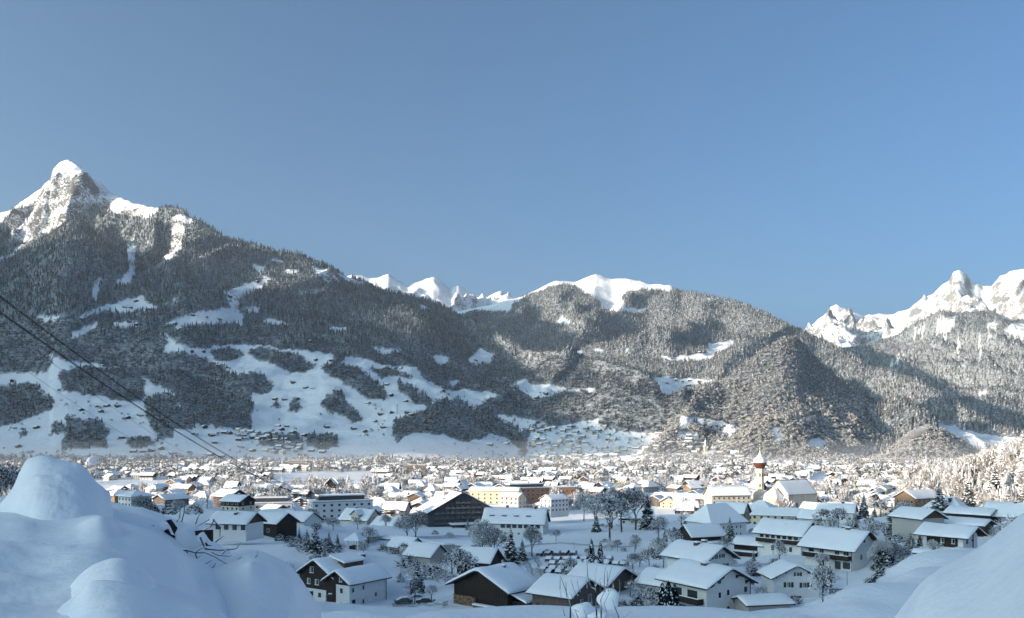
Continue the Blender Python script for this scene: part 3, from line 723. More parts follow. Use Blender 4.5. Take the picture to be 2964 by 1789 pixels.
_seed = [100]
def gable_house(name, Lx, Wy, he, rise, wall='white', ohx=0.9, ohy=0.9, th=0.45, upper=None, upper_z=None, gable=None, gable_z=None, wins=(), chims=(), style='', near=True, below=3.0, parent=None, off=(0, 0, 0), orz=0.0, hip=0.0):
    """returns an empty with wall, roof, snow, windows, chimneys; ridge along local x"""
    root = parent or empty(name)
    T = Matrix.Translation(off) @ Matrix.Rotation(orz, 4, 'Z')
    def add(nm, b, par=None, smooth=False):
        o = b.build(nm, par or root, smooth=smooth); 
        if par is None: o.matrix_local = T
        return o
    _seed[0] += 1; sl = rise / (Wy/2)
    w = MB(); W2 = Wy/2
    uz = upper_z if upper else None
    if hip:
        w.box(-Lx/2, Lx/2, -W2, W2, -below, he, M[wall])
    elif uz is not None and uz < he:
        w.box(-Lx/2, Lx/2, -W2, W2, -below, uz, M[wall])
        w.prism([(-W2 - .04, uz), (W2 + .04, uz), (W2 + .04, he), (0, he + rise), (-W2 - .04, he)], -Lx/2 - .04, Lx/2 + .04, M[upper], axis='x')
    elif gable:
        w.box(-Lx/2, Lx/2, -W2, W2, -below, he, M[wall])
        w.prism([(-W2, he), (W2, he), (0, he + rise)], -Lx/2, Lx/2, M[gable], axis='x')
    else:
        w.prism([(-W2, -below), (W2, -below), (W2, he), (0, he + rise), (-W2, he)], -Lx/2, Lx/2, M[wall], axis='x')
    wo = add('wall', w)
    zr = he + rise + 0.02; ye = W2 + ohy
    if hip:
        r = MB(); ex, ey = Lx/2 + ohx, ye; ze = he - 0.1; hx = Lx/2 - W2 * hip
        def hipped(zo, g, mat, bb):
            V = [(-ex-g, -ey-g, ze), (ex+g, -ey-g, ze), (ex+g, ey+g, ze), (-ex-g, ey+g, ze), (-ex-g, -ey-g, ze+zo*.6), (ex+g, -ey-g, ze+zo*.6), (ex+g, ey+g, ze+zo*.6), (-ex-g, ey+g, ze+zo*.6),
                 (-ex+.3, -ey+.3, ze+zo+.1), (ex-.3, -ey+.3, ze+zo+.1), (ex-.3, ey-.3, ze+zo+.1), (-ex+.3, ey-.3, ze+zo+.1), (-hx, 0, he+rise+zo), (hx, 0, he+rise+zo)]
            bb.faces(V, [(0,3,2,1),(0,1,5,4),(1,2,6,5),(2,3,7,6),(3,0,4,7),(4,5,9,8),(5,6,10,9),(6,7,11,10),(7,4,8,11),(8,9,13,12),(9,10,13),(10,11,12,13),(11,8,12)], mat)
        hipped(0.22, 0, M['roofedge'], r); ro = add('roof', r)
        s = MB(); hipped(0.22 + th, -0.06, M['snow'], s)
        for i, v in enumerate(s.v):
            if v[2] <= ze + 0.01: s.v[i] = (v[0], v[1], ze + 0.12)
        s.build('snow', ro)
    else:
        r = MB(); t = 0.24
        for sgn in (-1, 1):
            pts = [(0, zr), (0, zr + t), (sgn * ye, zr + t - ye * sl), (sgn * ye, zr - ye * sl)]
            if sgn > 0: pts = pts[::-1]
            r.prism(pts, -Lx/2 - ohx, Lx/2 + ohx, M['roofedge'], axis='x')
        if near:
            for sx in (-1, 1):
                for yy in (-0.92, -0.5, 0.5, 0.92):
                    y = yy * W2; z = he + rise - abs(y) * sl
                    r.box(min(sx*(Lx/2-.2), sx*(Lx/2+ohx-.15)), max(sx*(Lx/2-.2), sx*(Lx/2+ohx-.15)), y-.11, y+.11, z-.25, z-.01, M['roofedge'])
        ro = add('roof', r)
        s = snow_gable(Lx, Wy, zr + t, he + t, ohx, ohy, th, _seed[0]); s.build('snow', ro, smooth=True)
    for wd in wins:
        face, u, z, ww, hh = wd[:5]; st = wd[5] if len(wd) > 5 else style
        fn, rz = face_xf(face, Lx, Wy); x, y = fn(u)
        dx, dy = {'F': (0, -1), 'B': (0, 1), 'R': (1, 0), 'L': (-1, 0)}[face]
        pr = 0.07 if (uz is not None and z >= uz) else 0.03
        if near:
            fm, gm = window_me(ww, hh, st)
            o = link('window', fm, root); o.matrix_local = T @ Matrix.Translation((x + dx * pr, y + dy * pr, z)) @ Matrix.Rotation(rz, 4, 'Z')
            link('pane', gm, o)
        else:
            o = link('window', window_mid(ww, hh), root); o.matrix_local = T @ Matrix.Translation((x + dx * pr, y + dy * pr, z)) @ Matrix.Rotation(rz, 4, 'Z')
    for ch in chims:
        cx, cy, cw, chh = ch
        b = MB(); zt = he + rise - abs(cy) * sl
        b.box(cx - cw/2, cx + cw/2, cy - cw/2, cy + cw/2, zt - 0.5, zt + chh, M['brick'])
        c = add('chimney', b); s2 = MB(); s2.box(cx - cw/2 - .12, cx + cw/2 + .12, cy - cw/2 - .12, cy + cw/2 + .12, zt + chh + .003, zt + chh + .1, M['concrete'])
        s2.box(cx - cw/2 - .1, cx + cw/2 + .1, cy - cw/2 - .1, cy + cw/2 + .1, zt + chh + .102, zt + chh + .36, M['snow'])
        s2.build('chimney_cap', c)
    return root

def place_corner(root, corner, px, py, Y, rz, Lx, Wy):
    """stands the house so that one bottom corner is seen at (px, py) at distance Y"""
    c = {'FR': (Lx/2, -Wy/2), 'FL': (-Lx/2, -Wy/2), 'BL': (-Lx/2, Wy/2), 'BR': (Lx/2, Wy/2)}[corner]
    cs, sn = math.cos(rz), math.sin(rz)
    X = (px - CX) / F * Y; Z = CZ + (HY - py) * Y / F
    root.location = (X - (c[0] * cs - c[1] * sn), Y - (c[0] * sn + c[1] * cs), Z); root.rotation_euler = (0, 0, rz)
    BUILT.append((root.location.x, root.location.y, max(Lx, Wy) * 0.6))
BUILT = []
def balcony(root, face, u0, u1, z, Lx, Wy, depth=1.3, mat='dark', h=1.0, posts=()):
    fn, rz = face_xf(face, Lx, Wy); x, y = fn((u0 + u1) / 2); w = (u1 - u0) / 2
    b = MB(); b.box(-w, w, -depth, -0.01, z - .15, z, M[mat])
    b.box(-w, w, -depth - .06, -depth, z - .25, z + h, M[mat]); b.box(-w - .03, -w + .03, -depth + .003, -0.01, z + .002, z + h, M[mat]); b.box(w - .03, w + .03, -depth + .003, -0.01, z + .002, z + h, M[mat])
    b.box(-w, w, -depth - .11, -depth + .03, z + h + .003, z + h + .16, M['snow'])
    for p_ in posts: b.box(-w + p_ - .08, -w + p_ + .08, -depth + .05, -depth + .2, z + h * 0.1, z + 2.3, M[mat])
    o = b.build('balcony', root, loc=(x, y, 0), rz=rz); return o
def pxlen(n, Y): return n * Y / F

# ---------------------------------------------------------------- houses near the viewer
# dark timber farmhouse with a white corner
rz = R(55)
h = empty('farmhouse'); tag(h, 'big dark timber farmhouse with white plastered corner, behind the left snow mound', 'house')
LA, WA = 14.5, 11.5
gable_house('farmhouse', LA, WA, 6.3, 3.3, 'white', upper='dark', upper_z=2.9, parent=h, th=0.5, ohx=1.1, ohy=1.1,
    wins=[('L', 3.2, 3.9, 1.1, 1.3, ''), ('L', 6.0, 3.9, 1.3, 1.3, ''), ('L', 4.2, 6.6, 1.3, 1.5, ''), ('L', 6.9, 1.0, 0.9, 1.1, 'dark')], chims=[(4.9, -2.6, 1.5, 1.7)])
b = MB(); b.box(-.65, .65, -.06, .05, -1.0, 2.0, M['dark']); d = b.build('door', h, loc=(-LA/2 - .02, WA/2 - 4.0, 0.2), rz=-math.pi/2)
# the lower cross wing on the right with white walls
gable_house('wing', 12.0, 7.6, 5.6, 2.2, 'white', upper='dark', upper_z=4.9, parent=h, off=(-2.2, -8.2, 0), th=0.5, ohx=1.0, ohy=1.0, below=4,
    wins=[('L', 4.8, 5.6, 0.9, 1.2, ''), ('L', 5.0, 3.0, 0.8, 1.1, 'dark'), ('L', 5.0, -0.2, 1.0, 1.1, 'dark'), ('F', 1.0, 3.2, 0.9, 1.1, ''), ('F', 4.3, 3.4, 0.9, 1.1, ''), ('F', 4.3, .2, 0.9, 1.1, ''), ('F', 8.4, 1.2, 0.9, 1.1, '')])
b = MB(); b.box(-.5, .5, -.06, .05, -.6, 1.6, M['dark']); b.build('door', h, loc=(-2.2 - 6.0 + 1.3, -8.2 - 3.8, 0), rz=0)
b = MB(); b.tube((-2.2 + 5.9, -12.15, -3.5), (-2.2 + 5.9, -12.15, 5.5), .07, .07, M['dark'], 6); b.build('drainpipe', h)
# dark wall part between both gables
b = MB(); b.box(-8.28, -6.2, -7.6, -4.45, -3, 4.899, M['dark']); b.build('wall', h)
# shed dormer on the roof
b = MB(); b.box(-3.0, 3.3, -4.9, -1.2, 6.6, 9.0, M['brown']); dm = b.build('dormer', h)
b = MB(); b.faces([(-3.6, -5.5, 8.95), (3.9, -5.5, 8.95), (3.9, -.2, 10.2), (-3.6, -.2, 10.2), (-3.5, -5.4, 9.4), (3.8, -5.4, 9.4), (3.8, -.2, 10.6), (-3.5, -.2, 10.6)], [(0,3,2,1),(0,1,5,4),(1,2,6,5),(2,3,7,6),(3,0,4,7),(4,5,6,7)], M['snow'])
b.build('snow', dm)
place_corner(h, 'FL', 965, 1748, 198, rz, LA, WA)

# black barn
rz = R(50); LB, WB = 10.0, 15.5
h = gable_house('barn', LB, WB, 4.3, 3.5, 'dark', ohx=1.3, ohy=1.5, th=0.55, chims=[(1.2, -1.6, .55, 1.1)])
tag(h, 'black timber barn with woodpile along its front, wide snow roof', 'barn')
for u in np.arange(0.35, WB, 0.75):
    hgt = 4.3 + 3.5 * (1 - abs(u - WB/2) / (WB/2))
    b = MB(); b.box(-.30, .30, -.05 - .02 * (int(u*7) % 3), -.003, -1.5, hgt - .35, M['dark']); x, y = face_xf('L', LB, WB)[0](u); b.build('plank', h, loc=(x, y, 0), rz=-math.pi/2)
b = MB(); b.faces([(2.2, -WB/2 - 4.6, 2.2), (LB/2 + 1.3, -WB/2 - 4.6, 2.2), (LB/2 + 1.3, -WB/2 - .8, 3.4), (2.2, -WB/2 - .8, 3.4), (2.2, -WB/2 - 4.6, 2.6), (LB/2 + 1.3, -WB/2 - 4.6, 2.6), (LB/2 + 1.3, -WB/2 - .8, 3.8), (2.2, -WB/2 - .8, 3.8)], [(0,3,2,1),(0,1,5,4),(1,2,6,5),(2,3,7,6),(3,0,4,7),(4,5,6,7)], M['snow'])
lt = b.build('lean_to_roof', h)
b = MB(); b.box(-3.5, LB/2 - .6, -WB/2 - 4.2, -WB/2 - .05, -3, 1.9, M['dark']); b.build('lean_to', h)
b = MB(); b.faces([(-4.5, -WB/2 - 4.8, 2.0), (2.1, -WB/2 - 4.8, 2.0), (2.1, -WB/2 - .1, 3.5), (-4.5, -WB/2 - .1, 3.5), (-4.5, -WB/2 - 4.8, 2.5), (2.1, -WB/2 - 4.8, 2.5), (2.1, -WB/2 - .1, 4.0), (-4.5, -WB/2 - .1, 4.0)], [(0,3,2,1),(0,1,5,4),(1,2,6,5),(2,3,7,6),(3,0,4,7),(4,5,6,7)], M['snow'])
b.build('snow', lt)
place_corner(h, 'FL', 1468, 1768, 180, rz, LB, WB)
BARN = h
# brown house with shallow roof right of the barn
rz = R(-38); Lc, Wc = 9.5, 11.5
h = gable_house('taupe_house', Lc, Wc, 4.2, 2.6, 'taupe', th=0.5, ohx=1.0, ohy=1.0, wins=[('R', 1.3, .3, 1.0, 2.0, ''), ('R', 4.2, 2.2, 1.0, .9, ''), ('R', 7.3, 1.9, 1.3, 1.8, ''), ('F', 1.5, .2, .9, 1.8, 'dark'), ('F', 3.0, .2, .9, 1.8, 'dark'), ('F', 6.8, 0, 1.3, 1.9, 'dark')])
tag(h, 'taupe boarded house with shallow snow roof, just right of the black barn', 'house')
place_corner(h, 'FR', 1650, 1788, 172, rz, Lc, Wc)
h = gable_house('taupe_house', 10.5, 12, 4.6, 2.8, 'taupe', th=0.5, ohx=1.1, ohy=1.0, wins=[('R', 3.0, 1.6, 1.0, 1.2, '')])
tag(h, 'taupe boarded house half hidden behind the bare garden twigs', 'house')
place_corner(h, 'FR', 1755, 1752, 190, R(-40), 10.5, 12)
# white house with brackets under the gable, lower right centre
rz = R(-58); Ld, Wd = 13.0, 12.5
h = gable_house('gabled_house', Ld, Wd, 6.4, 3.0, 'white', th=0.5, ohx=1.3, ohy=1.2, below=5,
    wins=[('R', 3.6, 6.6, .9, 1.3, 'dark'), ('R', 3.7, 3.7, .6, 1.1, 'dark'), ('R', 6.1, 4.0, .6, 1.1, 'dark'), ('R', 8.2, 2.3, 1.1, 1.5, 'dark'), ('R', 11.2, 4.2, .8, 1.1, 'dark'), ('R', 3.7, .4, .6, 1.1, 'dark'), ('R', 6.1, .6, .6, 1.1, 'dark'), ('R', 8.2, -1.0, 1.1, 1.3, 'dark'),
          ('F', 4.5, 3.0, 2.6, 2.0, 'dark'), ('F', 9.0, 3.0, 2.8, 2.0, 'dark'), ('F', 6.0, -.4, 2.2, 2.0, 'dark')], chims=[(.8, -.9, 1.4, 1.0)])
tag(h, 'large white house with brown gable brackets behind the dark thuja trio', 'house')
balcony(h, 'F', 2.0, 12.2, 2.7, Ld, Wd, 1.5)
for sx in (-.8, -.35, .35, .8):
    b = MB(); y = sx * Wd/2; z = 6.4 + 3.0 * (1 - abs(sx)); b.prism([(0, z - .3), (1.1, z - .3), (0, z - 1.1)], y - .12, y + .12, M['roofedge']); b.build('bracket', h, loc=(Ld/2 + .01, 0, 0))
b = MB(); b.tube((Ld/2 + .1, Wd/2 + .05, -5), (Ld/2 + .1, Wd/2 + .05, 6.0), .08, .08, M['dark'], 6); b.tube((Ld/2 + .1, Wd/2 + .05, 6.0), (Ld/2 + 1.1, Wd/2 + .9, 6.1), .08, .08, M['dark'], 6); b.build('drainpipe', h)
place_corner(h, 'FR', 2045, 1789, 172, rz, Ld, Wd)
h = gable_house('annex', 9, 9, 4.4, 2.3, 'white', th=0.5, ohx=1.0, ohy=1.0, wins=[('F', 3, 1.2, 1, 1.2, 'dark')])
tag(h, 'low white annex roof with three vent stubs, left of the large white bracketed house', 'house')
for k in range(3): b = MB(); b.tube((1.0 + k * 1.1, -1.2 - .2 * k, 5.5), (1.0 + k * 1.1, -1.2 - .2 * k, 7.3), .12, .12, M['dark'], 6, cap=True); b.build('vent', h)
place_corner(h, 'FR', 1945, 1755, 188, R(-45), 9, 9)
# house with shuttered windows behind it
rz = R(-55); h = gable_house('gabled_house', 12.5, 10.0, 5.7, 2.8, 'white', th=0.48, ohx=1.6, ohy=1.1,
    wins=[('R', 3.5, 5.6, 1.0, 1.0, 'shut'), ('R', 6.0, 5.7, 1.0, 1.0, 'shut'), ('R', 2.6, 3.1, 1.0, 1.1, 'shut'), ('R', 4.9, 3.1, 1.0, 1.1, 'shut'), ('R', 7.4, 3.2, 1.0, 1.1, 'shut')], chims=[(.4, -1.4, 1.2, 1.3), (1.0, .6, .9, 1.2), (3.4, .3, .6, .7)])
tag(h, 'grey-white house with two brick chimneys and shuttered gable windows', 'house')
place_corner(h, 'FR', 2040, 1690, 204, rz, 12.5, 10.0)
# small cream gable house with black shutters
rz = R(-88); h = gable_house('gabled_house', 8.5, 10.2, 5.6, 2.5, 'white', th=0.4, ohx=.8, ohy=.9,
    wins=[('R', 5.4, 5.9, .9, .9, 'shut'), ('R', 3.3, 3.4, 1.1, 1.2, 'shut'), ('R', 6.9, 3.3, 1.1, 1.2, 'shut'), ('R', 5.0, .4, 1.2, 1.1, 'shut')])
tag(h, 'small white gable house with black shutters beside the lone snowy orchard tree', 'house')
place_corner(h, 'FR', 2240, 1745, 190, rz, 8.5, 10.2)
# big chalet with long balcony
rz = R(-52); Li, Wi = 14.0, 12.0
h = gable_house('chalet', Li, Wi, 6.0, 3.9, 'white', th=0.5, ohx=1.5, ohy=1.6,
    wins=[('F', 5.0, 3.6, 1.6, 1.5, ''), ('F', 9.6, 3.0, 1.4, 2.0, ''), ('F', 12.2, 3.1, 1.6, 1.9, ''), ('F', 2.0, 3.0, 1.5, 2.0, 'dark'), ('F', 5.0, .4, 1.8, 1.6, ''), ('F', 9.8, .1, 1.6, 2.0, 'dark'), ('F', 12.3, .4, 2.0, 1.7, 'dark'), ('R', 3.0, 6.2, .9, 1.1, ''), ('R', 5.6, 6.9, .9, 1.2, ''), ('R', 4.0, 2.6, 1.2, 1.5, '')],
    chims=[(.9, .4, 1.0, 1.0), (2.6, -.4, 1.2, .9)])
tag(h, 'big white chalet with long dark balcony and two chimneys on steep snow roof', 'house')
balcony(h, 'F', .2, 13.6, 2.9, Li, Wi, 1.4, posts=())
b = MB(); b.tube((Li/2 - .2, -Wi/2 - .1, -1), (Li/2 - .2, -Wi/2 - .1, 5.7), .08, .08, M['dark'], 6); b.build('drainpipe', h)
place_corner(h, 'FR', 2468, 1654, 221, rz, Li, Wi)
# balcony house behind it to the left
rz = R(-48); h = gable_house('balcony_house', 14.5, 9.5, 5.9, 3.2, 'white', th=0.45, ohx=1.3, ohy=1.3,
    wins=[('F', 1.5 + 1.9 * i, 3.3, 1.2, 1.9, 'dark') for i in range(7)] + [('F', 5.2 + 2.0 * i, .4, .9, 1.4, 'dark') for i in range(4)] + [('R', 2.4, 3.7, 1.0, 1.3, 'dark'), ('R', 4.0, .8, 1.0, 1.2, 'dark')], chims=[(1.0, -2.0, .8, .4)])
tag(h, 'white house with seven dark balcony doors in a row, between shed and big chalet', 'house')
balcony(h, 'F', .1, 14.3, 3.0, 14.5, 9.5, 1.2)
place_corner(h, 'FR', 2318, 1605, 252, rz, 14.5, 9.5)
# dark shed
rz = R(-40); h = gable_house('timber_shed', 9.5, 5.5, 3.6, 1.5, 'dark', th=0.4, ohx=.7, ohy=.9)
tag(h, 'dark open-fronted timber shed with snowy lean-to, left of the balcony house', 'shed')
b = MB(); b.box(-4.9, 3.0, -4.3, -2.78, -1, 1.3, M['dark']); lt = b.build('lean_to', h)
b = MB(); b.box(-5.2, 3.3, -4.7, -2.76, 1.32, 1.75, M['snow']); b.build('snow', lt)
place_corner(h, 'FR', 2208, 1613, 262, rz, 9.5, 5.5)
# chalet on the right
rz = R(-50); Le, We = 10.5, 9.0
h = gable_house('chalet', Le, We, 5.4, 2.0, 'white', th=0.5, ohx=2.0, ohy=1.5,
    wins=[('F', 5.2, 3.2, .9, 1.3, ''), ('F', 8.0, 3.2, .9, 1.3, ''), ('R', 2.4, 3.2, 1.2, 1.3, 'dark'), ('F', 3.0, .2, 1.2, 1.3, 'dark'), ('F', 6.0, .2, 1.8, 1.4, 'dark'), ('F', 9.0, .2, 1.8, 1.2, 'dark'), ('R', 5.4, 3.6, .4, .6, 'dark')])
tag(h, 'white chalet with black timber upper storey above the tiny red hut', 'house')
b = MB(); b.box(-4.2, 3.9, -.04, -.003, 2.2, 5.3, M['dark']); b.build('timber_front', h, loc=(0, -We/2, 0))
b = MB(); b.box(.0, 5.4, -3.4, 0, 1.9, 2.1, M['roofedge']); b.box(-.1, 5.5, -3.5, .1, 2.103, 2.5, M['snow']); 
for x_ in (.2, 2.6, 5.1): b.box(x_, x_ + .25, -3.3, -3.05, -2, 1.897, M['dark'])
b.build('porch', h, loc=(Le/2 - 1.5, -We/2 - .06, 0))
b = MB(); b.box(-.04, .0, 0, .7, 1.9, 6.5, M['dark']); b.build('corner_board', h, loc=(Le/2 + .05, We/2 - 3.2, 0))
place_corner(h, 'FR', 2788, 1612, 224, rz, Le, We)
h = gable_house('garden_hut', 3.6, 2.4, 1.9, .5, 'brown', th=0.35, ohx=.5, ohy=.5, near=False)
tag(h, 'tiny red-brown garden hut under snow in front of the right chalet', 'hut'); place_corner(h, 'FR', 2694, 1626, 205, R(-30), 3.6, 2.4)
# roofs stepping up behind the right chalet
for (px_, py_, Y_, rz_, L_, W_, he_, ri_, wl_, lb_, wn_) in [
  (2845, 1560, 262, -50, 15, 8, 4.0, 1.3, 'brown', 'long low snow roof directly behind the right chalet', []),
  (2862, 1530, 290, -50, 14, 8, 4.5, 1.6, 'dark', 'second low snow roof stepping up behind the right chalet', []),
  (2668, 1560, 262, -70, 12, 9, 6.2, 2.4, 'grey', 'grey garage-like house with brown gable left of the tall blue spruce', [('R', 2.5, 3.0, 1.6, 1.3), ('R', 5.5, 3.0, 1.6, 1.3)]),
  (2990, 1545, 285, -38, 14, 10, 5.6, 4.0, 'dark', 'dark chalet with steep snow roof and chimney at the right edge', [('F', 3, 2.6, .8, 1.3), ('F', 6, 2.6, .8, 1.3), ('F', 9, 2.6, .8, 1.3)])]:
    h = gable_house('house', L_, W_, he_, ri_, wl_, th=0.5, wins=wn_, near=True, gable='brown' if wl_ == 'grey' else None, chims=[(L_ * .1, -.5, .9, 1.0)] if wl_ == 'dark' and ri_ > 3 else [])
    tag(h, lb_, 'house'); place_corner(h, 'FR', px_, py_, Y_, R(rz_), L_, W_)
h = gable_house('house', 16, 12, 5.5, 5.5, 'grey', th=0.4, near=False, hip=0.9, chims=[(2, -2, .9, 2.0)]); tag(h, 'snowy hipped roof with chimney behind the tall blue spruce', 'house'); place_corner(h, 'FR', 2790, 1535, 310, R(-45), 16, 12)

# white farmhouse with half-hipped roof and barn before it
rz = R(28); h = gable_house('manor_house', 19, 15, 6.2, 7.0, 'white', th=0.4, ohx=.8, ohy=.9, hip=0.55,
    wins=[('F', 2.0 + 2.3 * i, 3.9, .9, 1.2, '') for i in range(7)] + [('F', 2.0 + 2.3 * i, 1.0, .9, 1.2, '') for i in range(7)] + [('L', 3 + 2.6 * i, 3.8, 1.0, 1.2, 'shut') for i in range(4)] + [('L', 6 + 2.6 * i, 1.2, 1.0, 1.2, 'shut') for i in range(2)])
tag(h, 'large white manor with steep hipped snow roof and rows of small windows', 'house'); place_corner(h, 'FL', 2058, 1562, 345, rz, 19, 15)
rz = R(20); h = gable_house('barn', 14, 10, 3.4, 3.6, 'dark', th=0.45, ohx=.8, ohy=.8); tag(h, 'low dark barn with snow roof in front of the white manor', 'barn'); place_corner(h, 'FL', 2003, 1580, 312, rz, 14, 10)
# roof with dormer slits left of the parking place
rz = R(-12); h = gable_house('long_house', 27, 14, 7.2, 5.8, 'white', th=0.45, ohx=.9, ohy=.9,
    wins=[('F', 9 + 2.6 * i, 4.9, 1.9, 1.5, 'dark') for i in range(7)] + [('F', 4 + 3 * i, 1.6, 1.2, 1.4, '') for i in range(7)], chims=[(9, -.5, 1.0, 1.6), (-4, .3, 1.0, 1.4)])
tag(h, 'long white house with four roof-light slits left of the car park', 'house')
for k in range(4): b = MB(); b.box(-1.1, 1.1, -.4, .9, 0, .5, M['slate']); b.box(-1.2, 1.2, -.45, .95, .503, .75, M['snow']); b.build('roof_light', h, loc=(-10 + 5.5 * k, -4.6, 9.8))
place_corner(h, 'FR', 1572, 1563, 372, rz, 27, 14)
# cream villa with dormer gable
rz = R(-28); h = gable_house('villa', 17, 12, 8.2, 4.8, 'cream', th=0.4, ohx=.9, ohy=.9,
    wins=[('F', 2 + 2.6 * i, z_, 1.0, 1.5, '') for i in range(6) for z_ in (1.0, 4.6)] + [('R', 2.5 + 3.2 * i, z_, 1.0, 1.4, '') for i in range(3) for z_ in (1.0, 4.6)] + [('R', 5.6, 8.0, 1.0, 1.4, '')], chims=[(-3, .5, .9, 1.2)])
tag(h, 'tall cream villa with steep dormer gable facing the snowy garden walls', 'house')
gable_house('dormer', 5.5, 4.6, 3.4, 2.0, 'cream', parent=h, off=(1.5, -4.2, 7.4), orz=R(90), th=0.3, ohx=.5, ohy=.6, near=False, below=0, wins=[('L', 1.5, .9, .8, 1.3), ('L', 3.0, .9, .8, 1.3)])
place_corner(h, 'FR', 1062, 1553, 425, rz, 17, 12)
h = gable_house('house', 15, 11, 5.0, 4.0, 'taupe', th=0.4, near=False); tag(h, 'brown barn-like house with bright snow slope right of the cream villa', 'house'); place_corner(h, 'FR', 1140, 1556, 410, R(-35), 15, 11)
# house at the left below the foot of the slope
rz = R(-15); h = gable_house('house', 13, 10, 2.6, 2.8, 'white', upper='brown', upper_z=2.4, th=0.5, wins=[('F', 3 + 3 * i, .5, 1.5, 1.7, 'dark') for i in range(4)], chims=[(1, -2.0, .9, 1.3)])
tag(h, 'wide snow-roofed house with one dark chimney behind the snowy leaf-shaped drifts', 'house'); place_corner(h, 'FR', 712, 1540, 265, rz, 13, 10)
for (px_, py_, Y_, rz_, wl_, lb_) in [(800, 1556, 300, -30, 'dark', 'low snow roof at the foot of the left slope, nearest the spruces'), (760, 1548, 330, 25, 'brown', 'small brown house sunk behind the left snow slope'), (880, 1545, 340, -30, 'white', 'white-walled house behind the left spruce pair'), (850, 1528, 385, 20, 'white', 'white house with broad snow roof in front of the flat white block')]:
    h = gable_house('house', 13, 10, 5.0, 3.0, wl_, th=0.45, near=False, wins=[('F', 3 + 3 * i, 1.6, 1.2, 1.3) for i in range(3)]); tag(h, lb_, 'house'); place_corner(h, 'FR', px_, py_, Y_, R(rz_), 13, 10)
# ---------------------------------------------------------------- landmarks
def flat_block(name, label, px, py, Y, rz, Lx, Wy, h, wall, rows, cols, set_back=True, ww=1.6, wh=1.4, cat='building', corner='FR', roofmat='slate'):
    root = empty(name); tag(root, label, cat)
    b = MB(); b.box(-Lx/2, Lx/2, -Wy/2, Wy/2, -3, h, M[wall]); b.build('wall', root)
    b = MB(); b.box(-Lx/2 - .3, Lx/2 + .3, -Wy/2 - .3, Wy/2 + .3, h + .003, h + .35, M['concrete']); r = b.build('roof', root)
    b = MB(); b.box(-Lx/2 - .2, Lx/2 + .2, -Wy/2 - .2, Wy/2 + .2, h + .353, h + .85, M['snow']); b.build('snow', r)
    for j in range(rows):
        z = 1.0 + j * (h - .4) / rows
        for i in range(cols):
            u = Lx * (i + .5) / cols; fn, rr = face_xf('F', Lx, Wy); x, y = fn(u); link('window', window_mid(ww, wh), root, loc=(x, y - .03, z), rz=rr)
        for i in range(max(2, int(cols * Wy / Lx))):
            n = max(2, int(cols * Wy / Lx)); u = Wy * (i + .5) / n; 
            for fc in ('R', 'L'):
                fn, rr = face_xf(fc, Lx, Wy); x, y = fn(u); link('window', window_mid(ww, wh), root, loc=(x + (.03 if fc == 'R' else -.03), y, z), rz=rr)
    if set_back:
        b = MB(); b.box(-Lx * .38, Lx * .38, -Wy * .3, Wy * .3, h + .9, h + 3.2, M[roofmat]); p_ = b.build('penthouse', root)
        b = MB(); b.box(-Lx * .38 - .4, Lx * .38 + .4, -Wy * .3 - .4, Wy * .3 + .4, h + 3.203, h + 3.8, M['snow']); b.build('snow', p_)
    place_corner(root, corner, px, py, Y, rz, Lx, Wy); return root
# dark gabled hotel
_b = MB(); _b.box(-1.1, 1.1, -.07, .02, 0, 2.0, M['dark']); _b.box(-.95, .95, -.085, 0, .12, 1.9, M['glass']); window_dark = _b.mesh('window')
M['slate_rail'] = flat('balcony_rail', (0.13, 0.13, 0.135), var=0.1)
rz = R(-16); root = empty('hotel'); tag(root, 'huge dark gabled hotel facade with five rows of balconies', 'hotel')
Lh, Wh, hh, rh = 30.0, 42.0, 9.0, 11.5
b = MB(); b.prism([(-Wh/2, -3), (Wh/2, -3), (Wh/2, hh), (0, hh + rh), (-Wh/2, hh)], -Lh/2, Lh/2, M['slate'], axis='x'); b.build('wall', root)
b = MB(); sl = rh / (Wh/2)
for s in (-1, 1):
    p_ = [(0, hh + rh + .02), (0, hh + rh + .5), (s * (Wh/2 + 1.5), hh + .5 - 1.5 * sl), (s * (Wh/2 + 1.5), hh + .02 - 1.5 * sl)]
    if s > 0: p_ = p_[::-1]
    b.prism(p_, -Lh/2 - 1, Lh/2 + 1.4, M['roofedge'], axis='x')
ro = b.build('roof', root)
s = snow_gable(Lh, Wh, hh + rh + .5, hh + .5, 1.0, 1.5, .5, 777); s.build('snow', ro, smooth=True)
for (y_, z_, x_) in ((-6, 17, -4), (-9, 14, 6), (5, 17.5, 2)):
    b = MB(); b.box(x_ - 1.6, x_ + 1.6, y_ - 1.2, y_ + 1.2, z_ - 3, z_ + 3, M['concrete']); b.build('chimney', root)
for j in range(6):
    z = -1.6 + 3.0 * j + .8; half = Wh/2 - 2.5 if z + 2.6 < hh else (hh + rh - z - 3.4) / sl
    if half < 3: continue
    n = int(half / 3.2)
    for i in range(-n, n + 1):
        y = i * 3.2
        link('window', window_dark, root, loc=(Lh/2 + .04, y, z + .3), rz=math.pi/2)
        if j > 0: 
            k = 'bal'
            if k not in _wm:
                bb = MB(); bb.box(-1.3, 1.3, -.9, -.8, 0, .9, M['slate_rail']); bb.box(-1.35, 1.35, -.95, -.002, -.15, -.003, M['slate']); _wm[k] = bb.mesh('balcony')
            link('balcony', _wm[k], root, loc=(Lh/2 + .04, y, z + .1), rz=math.pi/2)
b = MB(); b.box(Lh/2 + .1, Lh/2 + 8, -9, 11, 2.2, 2.6, M['concrete']); b.box(Lh/2 + .1, Lh/2 + 8.1, -9.1, 11.1, 2.603, 3.1, M['snow']); 
